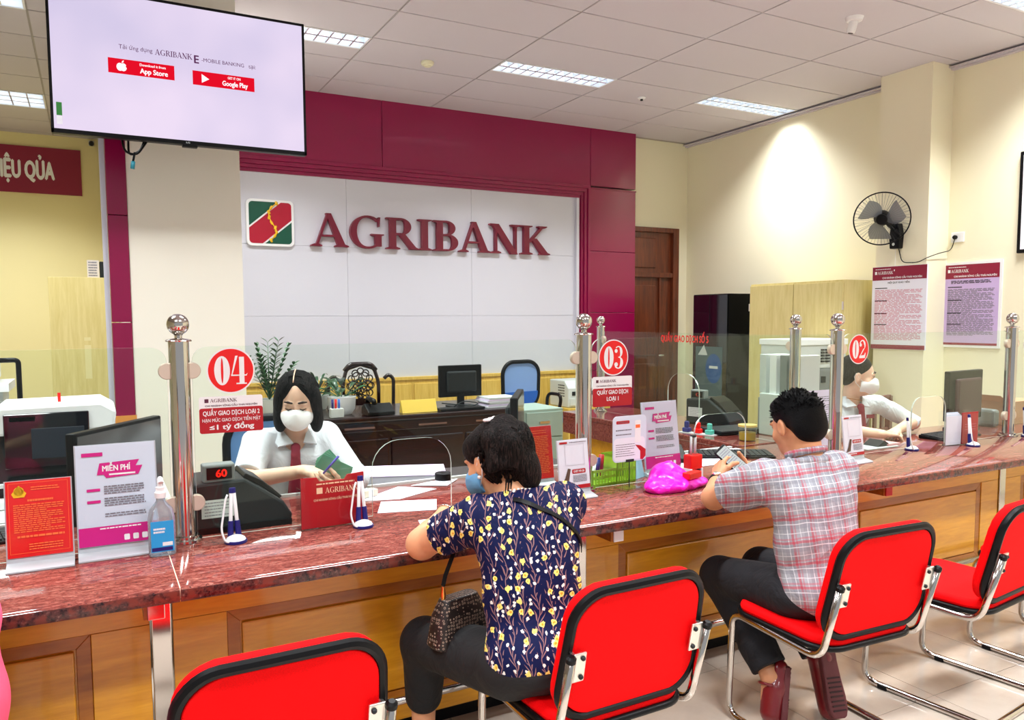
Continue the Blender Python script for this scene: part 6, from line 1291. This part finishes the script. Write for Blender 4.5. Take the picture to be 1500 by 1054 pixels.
sp_ += [cone(sL + vec(.02, -.015, .01), sL + (eL - sL) * .66, .082, .078, .03), cone(sR_ - vec(.02, 0, 0), sR_ + (eR - sR_) * .66, .08, .075, .03), cut(cap((1.452, -2.935, .985), (1.45, -2.90, 1.07), .062, .07, .006)), plane((1.44, -3.05, .475), (.1, .15, -1))]
sh_ = sdf_obj('shirt', sp_, M_plaid, t, .006)
cc = vec(1.452, -2.945, 1.03)
sdf_obj('collar', [cap(cc + vec(.068 * math.cos(a), .064 * math.sin(a), -.022 * math.sin(a)), cc + vec(.068 * math.cos(a + .36), .064 * math.sin(a + .36), -.022 * math.sin(a + .36)), .011, .011, .008) for a in [math.pi * (.85 + .11 * k) for k in range(12)]] + [cap(cc + vec(.08 * math.cos(a), .078 * math.sin(a), -.03 - .015 * math.sin(a)), cc + vec(.08 * math.cos(a + .36), .078 * math.sin(a + .36), -.03 - .015 * math.sin(a + .36)), .012, .012, .01) for a in [math.pi * (.85 + .11 * k) for k in range(12)]], M_plaid, sh_, .004)
sdf_obj('trousers', [ell((1.44, -3.04, .53), (.18, .15, .09), .05), cap((1.35, -3.0, .525), (1.37, -2.60, .475), .10, .078, .04), cap((1.37, -2.60, .465), (1.39, -2.80, .24), .075, .068, .03), cone((1.387, -2.78, .26), (1.387, -2.855, .185), .068, .07, .02), cap((1.53, -3.0, .525), (1.58, -2.62, .49), .10, .078, .04), cap((1.58, -2.62, .47), (1.59, -2.85, .29), .073, .064, .03), cone((1.59, -2.83, .30), (1.592, -2.905, .215), .062, .062, .02)], M_trous, t, .007)
hh = [Hm.e(0, -.02, .045, .084, .098, .083, .02), Hm.e(0, -.07, -.01, .076, .046, .07, .03), Hm.e(0, .03, .08, .066, .052, .032, .02), cut(Hm.e(0, .12, -.03, .09, .075, .085, .008)), cut(Hm.e(-.085, .0, -.02, .022, .034, .05, .006)), cut(Hm.e(.085, .0, -.02, .022, .034, .05, .006)), cut(Hm.e(0, -.08, -.125, .12, .1, .045, .006))]
hm = sdf_obj('hair', hh, M_hair2, t, .0035)
sk = MB()
for k in range(420):
    a = rd.uniform(0, 6.283); z = rd.uniform(-.1, 1); r = math.sqrt(max(0, 1 - z * z)); q = Hm.p(.083 * r * math.cos(a), -.02 + .097 * r * math.sin(a), .045 + .082 * z)
    if (Hm.R.T @ (q - Hm.c))[1] > .06 and z < .35: continue
    d = unit(q - Hm.p(0, -.02, .0)) + vec(rd.uniform(-.6, .6), rd.uniform(-.6, .6), rd.uniform(-.2, .5)); sk.tube([Vector(q), Vector(q + d * .006), Vector(q + d * .010 + vec(0, 0, -.002))], [.003, .002, .0005], 4, cap=False)
s_ = sk.build('hair_tips', M_hair2, hm, smooth=True); s_['kind'] = 'stuff'
Hm.eyes(t)
wd = unit(wL - eL); wc = eL + (wL - eL) * .93; u_ = unit(np.cross(wd, (0, 0, 1))); v_ = np.cross(u_, wd)
ws = sdf_obj('wristwatch', [cap(wc - wd * .006, wc + wd * .006, .0355, .0345, .006)], M_black, t, .0035); MB().lathe([(.016, 0), (.016, .006), (.013, .008)], M=Matrix.Translation(Vector(wc + v_ * .034)) @ Vector(v_).to_track_quat('Z', 'Y').to_matrix().to_4x4()).build('watch_face', M_steel, ws, smooth='auto')
# shoes standing on their tips, soles to the back
M_shoe = mat('oxblood_leather', (122, 22, 30), .3, coat=.4); M_sole = mat('maroon_rubber', (104, 44, 48), .6)
def shoe(ank, toe, back, name, lab):           # back: direction the sole faces
    d = unit(toe - ank); b = unit(np.array(back) - d * np.dot(back, d)); s = np.cross(d, b); heel = ank + b * .02
    so = []
    L = float(np.linalg.norm(toe - ank)) + .03
    for q, w in ((-.3, .024), (-.26, .034), (-.05, .040), (.2, .038), (.45, .040), (.7, .046), (.88, .044), (.98, .032), (1.0, .022)): so.append((q * L, w))
    o = ank + b * .05
    outl = [(w, q) for q, w in so] + [(-w, q) for q, w in so[::-1]]
    M = Matrix(((s[0], d[0], b[0], o[0]), (s[1], d[1], b[1], o[1]), (s[2], d[2], b[2], o[2]), (0, 0, 0, 1)))
    up = sdf_obj('shoe', [cap(ank + d * -.03 + b * .02, ank + d * .03 + b * .02, .040, .041, .02), cap(ank + d * .045 + b * .012, ank + d * (L - .035) + b * .012, .046, .043, .02), cut(cap(ank - b * .03 - d * .06, ank - b * .015 + d * .01, .038, .036, .01))], M_shoe, t, .004)
    MB().prism(outl, -.012, .012, 'z', M=M).build('sole', M_sole, up, bevel=.006)
    tr = MB()
    for k in range(8): tr.box(-.03, .03, L * (.42 + .065 * k), L * (.42 + .065 * k) + .006, .012, .0145, M=M)
    for k in range(3): tr.prism([(-.026, -.045 + k * .016), (0, -.032 + k * .016), (.026, -.045 + k * .016), (.026, -.038 + k * .016), (0, -.025 + k * .016), (-.026, -.038 + k * .016)], .012, .0145, 'z', M=M)
    x = tr.build('tread', mat('tread_dark', (54, 22, 26), .7), up); x['kind'] = 'stuff'
    MB().tube([tuple(ank + d * .03 + .042 * (math.cos(a) * s - math.sin(a) * b)) for a in [math.pi * k / 10 for k in range(11)]], .006, 6).build('strap', M_shoe, up, smooth=True); MB().box(-.012, .012, -.009, .009, -.002, .002, M=Matrix.Translation(Vector(ank + d * .03 - b * .02 - s * .038)) @ Vector(-s).to_track_quat('Z', 'Y').to_matrix().to_4x4()).build('buckle', M_steel, up)
shoe(ankL, toeL, (.75, -.45, .1), 'shoe', ''); shoe(ankR, toeR, (-.1, -1, .2), 'shoe', '')
# phone
pc = (wL + wR) / 2 + vec(-.02, .02, .055); pn = unit(vec(-.15, -.75, .65)); pu = unit(vec(-.35, .5, .5) - pn * np.dot(vec(-.35, .5, .5), pn)); pr = np.cross(pu, pn); pc = vec(1.535, -2.49, .918)
ph = thing('smartphone', tuple(pc), 'black smartphone with a lit page held by the seated man', 'phone'); M = Matrix(((pr[0], -pn[0], pu[0], 0), (pr[1], -pn[1], pu[1], 0), (pr[2], -pn[2], pu[2], 0), (0, 0, 0, 1)))
MB().prism(rrect(.076, .155, .01), -.004, .004, 'y', M=M).build('case', M_black, ph, bevel=.002); p = MB(); put_poly(p, rrect(.068, .135, .004), -.0046, M); p.build('screen', emis('phone_screen', (226, 232, 228), .8), ph); p = MB(); put_lines(p, -.028, .028, .055, -.055, 12, .005, -.005, 3, M); p.build('screen_print', M_grayink, ph)

# ---------------- teller counting money
t = person(None, 'teller in a white shirt and maroon tie with a white mask counting banknotes')
Ht = Head((-.085, -1.52, 1.172), (-.33, -.88, -.24), (-.05, -.2, 1), 1.0)
sR_, sL = vec(-.255, -1.40, .99), vec(.095, -1.36, .985)          # her right is at the picture's left
eR, wR = vec(-.325, -1.60, .86), vec(-.135, -1.80, .915); eL, wL = vec(.15, -1.58, .82), vec(.01, -1.83, .845)
body = Ht.skin() + [cap(Ht.p(0, -.025, -.06), (-.08, -1.40, 1.0), .048, .056, .03), cap((-.08, -1.4, 1.0), (-.08, -1.39, .93), .06, .1, .03)]
armR = [cap(sR_, eR, .046, .04, .02), cap(eR, wR, .039, .026, .02)] + hand(wR + unit(wR - eR) * .012, (.92, -.3, -.1), (-.1, .35, -.95), (.2, -.9, .3), (.35, .45, .55, .65), 0, .92, (.5, .5))
armL = [cap(sL, eL, .046, .04, .02), cap(eL, wL, .038, .026, .02)] + hand(wL + unit(wL - eL) * .012, (-.8, -.45, .2), (-.1, .55, .6), (.1, -.2, .95), (.5, .55, .6, .6), 0, .92, (.5, .5))
sdf_obj('body', [(body, .003), (armR, .003), (armL, .003)], M_skin1, t)
ts = [ell((-.06, -1.27, .56), (.17, .13, .14), .06), ell((-.07, -1.32, .76), (.165, .115, .18), .06), ell((-.08, -1.375, .90), (.18, .115, .11), .06), cap((-.23, -1.395, .985), (.07, -1.365, .985), .062, .062, .05), cone(sR_ + vec(.02, 0, 0), sR_ + (eR - sR_) * .88, .072, .062, .03), cap(sL - vec(.02, 0, 0), eL, .068, .056, .03), cone(eL, eL + (wL - eL) * .82, .056, .046, .03), cut(cap((-.085, -1.415, 1.02), (-.095, -1.50, 1.0), .052, .06, .006)), cut(cap((-.085, -1.48, .99), (-.10, -1.53, .94), .03, .012, .006))]
ts_o = sdf_obj('shirt', ts, M_shirtw, t, .006)
for sg in (-1, 1):
    c0 = vec(-.085, -1.41, 1.045); pl = [c0 + vec(sg * .05, .035, .01), c0 + vec(sg * .058, -.03, -.0), c0 + vec(sg * .022, -.10, -.055), c0 + vec(sg * .085, -.085, -.07), c0 + vec(sg * .10, -.01, -.035)]
    b = MB(); b.add([tuple(p) for p in pl] + [tuple(p + vec(0, .006, -.006)) for p in pl], [(0, 1, 2, 3, 4), (9, 8, 7, 6, 5), (0, 5, 6, 1), (1, 6, 7, 2), (2, 7, 8, 3), (3, 8, 9, 4), (4, 9, 5, 0)]); b.build('collar', M_shirtw, ts_o)
M_tie = cloth('maroon_tie', (140, 24, 52), .7, 20, .1)
sdf_obj('tie', [cap((-.095, -1.495, .965), (-.098, -1.505, .935), .022, .016, .01, ((0, -1, .3), .6)), cap((-.098, -1.505, .93), (-.095, -1.485, .76), .02, .038, .01, ((0, -1, .1), .35))], M_tie, t, .004)
th_ = [Ht.e(0, -.02, .042, .084, .10, .088, .02), Ht.e(0, -.055, -.05, .084, .06, .085, .03)]
for sg in (-1, 1): th_ += [Ht.e(sg * .078, .012, -.005, .026, .05, .075, .02), Ht.e(sg * .078, .005, -.08, .03, .05, .06, .02)]
th_ += [cut(Ht.e(-.004, .118, .012, .075, .07, .09, .006)), cut(cap(Ht.p(.002, .088, .074), Ht.p(.008, .058, .118), .034, .008, .012)), cut(Ht.e(0, .10, -.06, .071, .07, .11, .006)), cut(cap(Ht.p(.018, .06, .14), Ht.p(.014, .1, .09), .004, .005, .004))]
th_o = sdf_obj('hair', th_, M_hair, t, .0035); st = MB()
for sg in (-1, 1):
    for k in range(60):
        y0 = -.095 + .16 * k / 59; sc_h = math.sqrt(max(.08, 1 - (max(0, abs(y0 + .02) - .0) / .115) ** 2)); pts_ = []
        for q in range(9):
            ph_ = min(1.0, q / 4.5) * 1.5; dn = max(0, (q - 4.5) / 3.5); rj = rd.uniform(-.0015, .0015)
            pts_.append(Vector(Ht.p(.008 * (1 - q / 8) + sg * ((.086 * sc_h + .004) * math.sin(ph_) + rj - .010 * dn * dn), y0 * (1 - .1 * dn) + .012 * dn, .042 + .0905 * sc_h * math.cos(ph_) - (.125 + .01 * math.sin(k * 1.7)) * dn)))
        if y0 > .02: pts_ = [p_ for p_ in pts_ if abs((Matrix(Ht.R.tolist()).transposed() @ (p_ - Vector(Ht.c)))[0] - .006) > .004 + .55 * max(0, y0 - .03)]
        if y0 > .035: pts_ = [p_ for p_ in pts_ if (Matrix(Ht.R.tolist()).transposed() @ (p_ - Vector(Ht.c)))[2] > .04 or abs((Matrix(Ht.R.tolist()).transposed() @ (p_ - Vector(Ht.c)))[0]) > .074]
        if len(pts_) > 2: st.tube(pts_, [.0022 + .0018 * math.sin(math.pi * i_ / (len(pts_) - 1)) for i_ in range(len(pts_))], 5, cap=False)
s_ = st.build('hair_strands', M_hair, th_o, smooth=True); s_['kind'] = 'stuff'
MB().tube([Vector(Ht.p(.010, y_, .0455 + .0925 * math.sqrt(max(0, 1 - ((y_ + .02) / .104) ** 2)))) for y_ in (-.03, -.01, .01, .03, .045, .056)], .0026, 6).build('hair_parting', M_skin1, th_o, smooth=True)
Ht.eyes(t, False); Ht.mask(t, M_mask)
sdf_obj('skirt', [ell((-.06, -1.30, .50), (.19, .17, .1), .05), cap((-.14, -1.32, .50), (-.14, -1.52, .50), .09, .075, .04), cap((.02, -1.32, .50), (.03, -1.5, .50), .09, .075, .04), cap((-.14, -1.52, .48), (-.14, -1.48, .06), .06, .04, .03), cap((.03, -1.5, .48), (.03, -1.46, .06), .06, .04, .03)], M_trous, t, .01)
bn = thing('banknotes', (-.028, -1.875, .935), 'fan of green banknotes in the hands of the teller', 'banknotes'); 
for k in range(4): Box('note', (-.07, .07, -.0008 + k * .003, .0008 + k * .003, -.033, .033), mat('green_note', (110, 170, 140), .7), bn, M=Matrix.Rotation(.5 + .13 * k, 4, 'Y') @ Matrix.Rotation(.35, 4, 'X'))
tag(MB().tube([(-.09, -1.885, .90), (-.02, -1.915, .985)], [.0045, .005], 8).build('ballpoint_pen', mat('violet_pen', (70, 60, 160), .4), None, smooth=True), 'violet ballpoint pen between the fingers of the teller counting money', 'pen')
Box('name_badge', (.0, .05, -.004, 0, -.012, .012), M_mprint, ts_o, M=Matrix.Translation((.03, -1.492, .90)))

# ---------------- teller looking to the right
t = person(None, 'teller in a white shirt and maroon tie with a white mask looking to the right')
H2 = Head((3.475, -1.60, 1.155), (.66, -.74, -.10), (0, 0, 1), 1.05)
sL, sR_ = vec(3.71, -1.58, .955), vec(3.365, -1.46, .955)
eL, wL = vec(3.87, -1.72, .838), vec(3.60, -1.80, .815); eR, wR = vec(3.20, -1.67, .838), vec(3.38, -1.86, .815)
body = H2.skin() + [cap(H2.p(0, -.025, -.06), (3.49, -1.53, .985), .048, .055, .03), cap((3.49, -1.53, .985), (3.5, -1.51, .92), .055, .08, .03)]
aL = [cap(sL, eL, .046, .042, .02), cap(eL, wL, .042, .027, .02)] + hand(wL + unit(wL - eL) * .012, (-.85, -.25, -.1), (0, .1, -1), (-.2, -.9, 0), (.25, .3, .35, .4), .05, .95)
aR = [cap(sR_, eR, .046, .042, .02), cap(eR, wR, .04, .027, .02)] + hand(wR + unit(wR - eR) * .012, (.9, -.15, -.12), (0, -.1, -1), (.2, .9, 0), (.25, .3, .35, .4), .05, .95)
sdf_obj('body', [(body, .0035), (aL, .003), (aR, .003)], M_skin1, t)
ts = [ell((3.52, -1.40, .56), (.16, .14, .14), .06), ell((3.515, -1.44, .76), (.155, .125, .18), .06), ell((3.505, -1.49, .88), (.165, .125, .10), .06), cap((3.67, -1.565, .955), (3.395, -1.47, .955), .06, .06, .05), cap(sL, sL + (eL - sL) * .5, .058, .054, .03), cone(sL + (eL - sL) * .3, eL + (eL - sL) * .10, .055, .052, .02), cap(sR_, sR_ + (eR - sR_) * .5, .062, .06, .03), cone(sR_ + (eR - sR_) * .3, eR, .062, .058, .02), cut(cap((3.485, -1.55, 1.02), (3.475, -1.62, .99), .048, .055, .006)), cut(cap((3.475, -1.60, .975), (3.47, -1.64, .93), .03, .01, .006))]
ts_o = sdf_obj('shirt', ts, M_shirtw, t, .006)
for sg in (-1, 1):
    c0 = vec(3.487, -1.545, 1.02); X_ = vec(.94, -.34, 0); F_ = vec(-.34, -.94, 0); pl = [c0 + X_ * sg * a_ + F_ * b_ + vec(0, 0, z_) for a_, b_, z_ in ((.05, -.03, .01), (.058, .03, .0), (.02, .095, -.055), (.08, .085, -.065), (.095, .01, -.035))]
    b = MB(); b.add([tuple(p) for p in pl] + [tuple(p - F_ * .006 + vec(0, 0, -.006)) for p in pl], [(0, 1, 2, 3, 4), (9, 8, 7, 6, 5), (0, 5, 6, 1), (1, 6, 7, 2), (2, 7, 8, 3), (3, 8, 9, 4), (4, 9, 5, 0)]); b.build('collar', M_shirtw, ts_o)
sdf_obj('tie', [cap((3.475, -1.628, .955), (3.475, -1.636, .93), .022, .016, .01), cap((3.475, -1.636, .925), (3.495, -1.625, .76), .02, .042, .01, ((-.34, -.94, 0), .4))], M_tie, t, .004)
h2 = [H2.e(0, -.022, .045, .082, .097, .085, .02), H2.e(0, -.06, -.01, .078, .05, .06, .03), H2.e(0, -.115, .0, .045, .045, .05, .02), cut(H2.e(0, .12, -.005, .09, .085, .09, .01)), cut(H2.e(-.085, .0, -.025, .024, .03, .04, .006)), cut(H2.e(.085, .0, -.025, .024, .03, .04, .006))]
sdf_obj('hair', h2, M_hair, t, .004); H2.eyes(t); H2.mask(t, M_mask)
MB().tube([tuple(vec(3.483, -1.55, .995) + vec(.066 * math.cos(a), .066 * math.sin(a), -.014 * math.cos(a))) for a in [6.283 * k / 24 for k in range(24)]], .0022, 5, closed=True).build('gold_chain', mat('gold_metal', (214, 150, 80), .25, 1.0), t, smooth=True)
Box('name_badge', (-.03, .03, -.004, 0, -.012, .012), M_mprint, ts_o, M=Matrix.Translation((3.585, -1.615, .885)) @ Matrix.Rotation(-.3, 4, 'Z'))
sdf_obj('skirt', [ell((3.52, -1.40, .50), (.17, .19, .1), .05), cap((3.45, -1.4, .5), (3.6, -1.5, .5), .09, .075, .04), cap((3.6, -1.45, .48), (3.6, -1.4, .06), .06, .04, .03), cap((3.5, -1.5, .48), (3.5, -1.45, .06), .06, .04, .03)], M_trous, t, .012)

# ---------------- person in pink at the very left
t = person(None, 'person in a pink top sitting at the left edge, only a sliver in view')
Hp = Head((-1.27, -2.92, 1.12), (0.05, .95, -.2), (0, 0, 1), 1.0); M_pinkc = cloth('pink_cloth', (246, 100, 140), .8, 8, .2)
sdf_obj('body', [(Hp.skin() + [cap(Hp.p(0, -.03, -.05), (-1.27, -2.96, .97), .05, .06, .03)], .005), ([cap((-1.13, -2.97, .90), (-1.17, -2.70, .83), .045, .042, .02), cap((-1.17, -2.70, .83), (-1.33, -2.52, .81), .042, .028, .02)] + hand((-1.345, -2.505, .81), (-.7, .5, 0), (0, 0, -1), (.5, .7, 0), (.3, .3, .35, .4)), .004)], M_skin2, t)
sdf_obj('blouse', [ell((-1.265, -3.02, .52), (.215, .16, .16), .06), ell((-1.265, -3.0, .72), (.205, .125, .2), .06), ell((-1.27, -2.98, .86), (.185, .115, .1), .06), cap((-1.39, -2.97, .91), (-1.15, -2.97, .91), .055, .055, .05), cone((-1.13, -2.98, .90), (-1.16, -2.82, .86), .056, .054, .03)], M_pinkc, t, .008)
sdf_obj('trousers', [ell((-1.27, -3.02, .50), (.2, .16, .09), .05), cap((-1.36, -3, .5), (-1.37, -2.64, .47), .095, .075, .04), cap((-1.2, -3, .5), (-1.2, -2.64, .47), .09, .072, .04), cap((-1.37, -2.64, .45), (-1.37, -2.64, .04), .065, .05, .03), cap((-1.2, -2.64, .45), (-1.2, -2.64, .04), .065, .05, .03)], M_trous, t, .01)
sdf_obj('hair', [Hp.e(0, -.022, .045, .084, .097, .085, .02), Hp.e(0, -.06, -.06, .08, .055, .1, .03), cut(Hp.e(0, .115, -.02, .09, .075, .085, .01))], M_hair, t, .005)
c = copy_thing(ch0); c.location = (-1.29, -3.08, 0); c.rotation_euler = (0, 0, 0); c['label'] = 'red chair under the person in pink, outside the left edge'
# pink plastic bag on the counter
bg = thing('pink_bag', (1.40, -2.255, CZ + .001), 'crumpled hot pink plastic bag lying on the counter edge', 'bag', .5)
sdf_obj('bag_body', [ell((0, 0, .02), (.15, .10, .04), .04), ell((.01, .03, .06), (.09, .07, .05), .04), ell((-.10, .02, .02), (.08, .06, .028), .03), ell((.09, -.07, .02), (.09, .06, .022), .03), cap((.0, .0, .08), (.10, -.06, .03), .02, .012, .02), cap((-.02, .02, .09), (-.15, -.01, .012), .018, .01, .02), cap((.02, .02, .10), (.02, -.09, .01), .015, .012, .02), plane((0, 0, .0), (0, 0, -1))], NT('crinkled_pink').m, bg, .006)
g = NT('crinkled_pink2'); v = g.obj(); n = g.n('ShaderNodeTexVoronoi', {0: v, 'Scale': 22}); g.i(g.b, 'Base Color', lin((246, 10, 196))); g.i(g.b, 'Roughness', .28); g.i(g.b, 'Subsurface Weight', .1); g.bump(n.outputs['Distance'], .8, .02)
bg.children[0].data.materials[0] = g.m
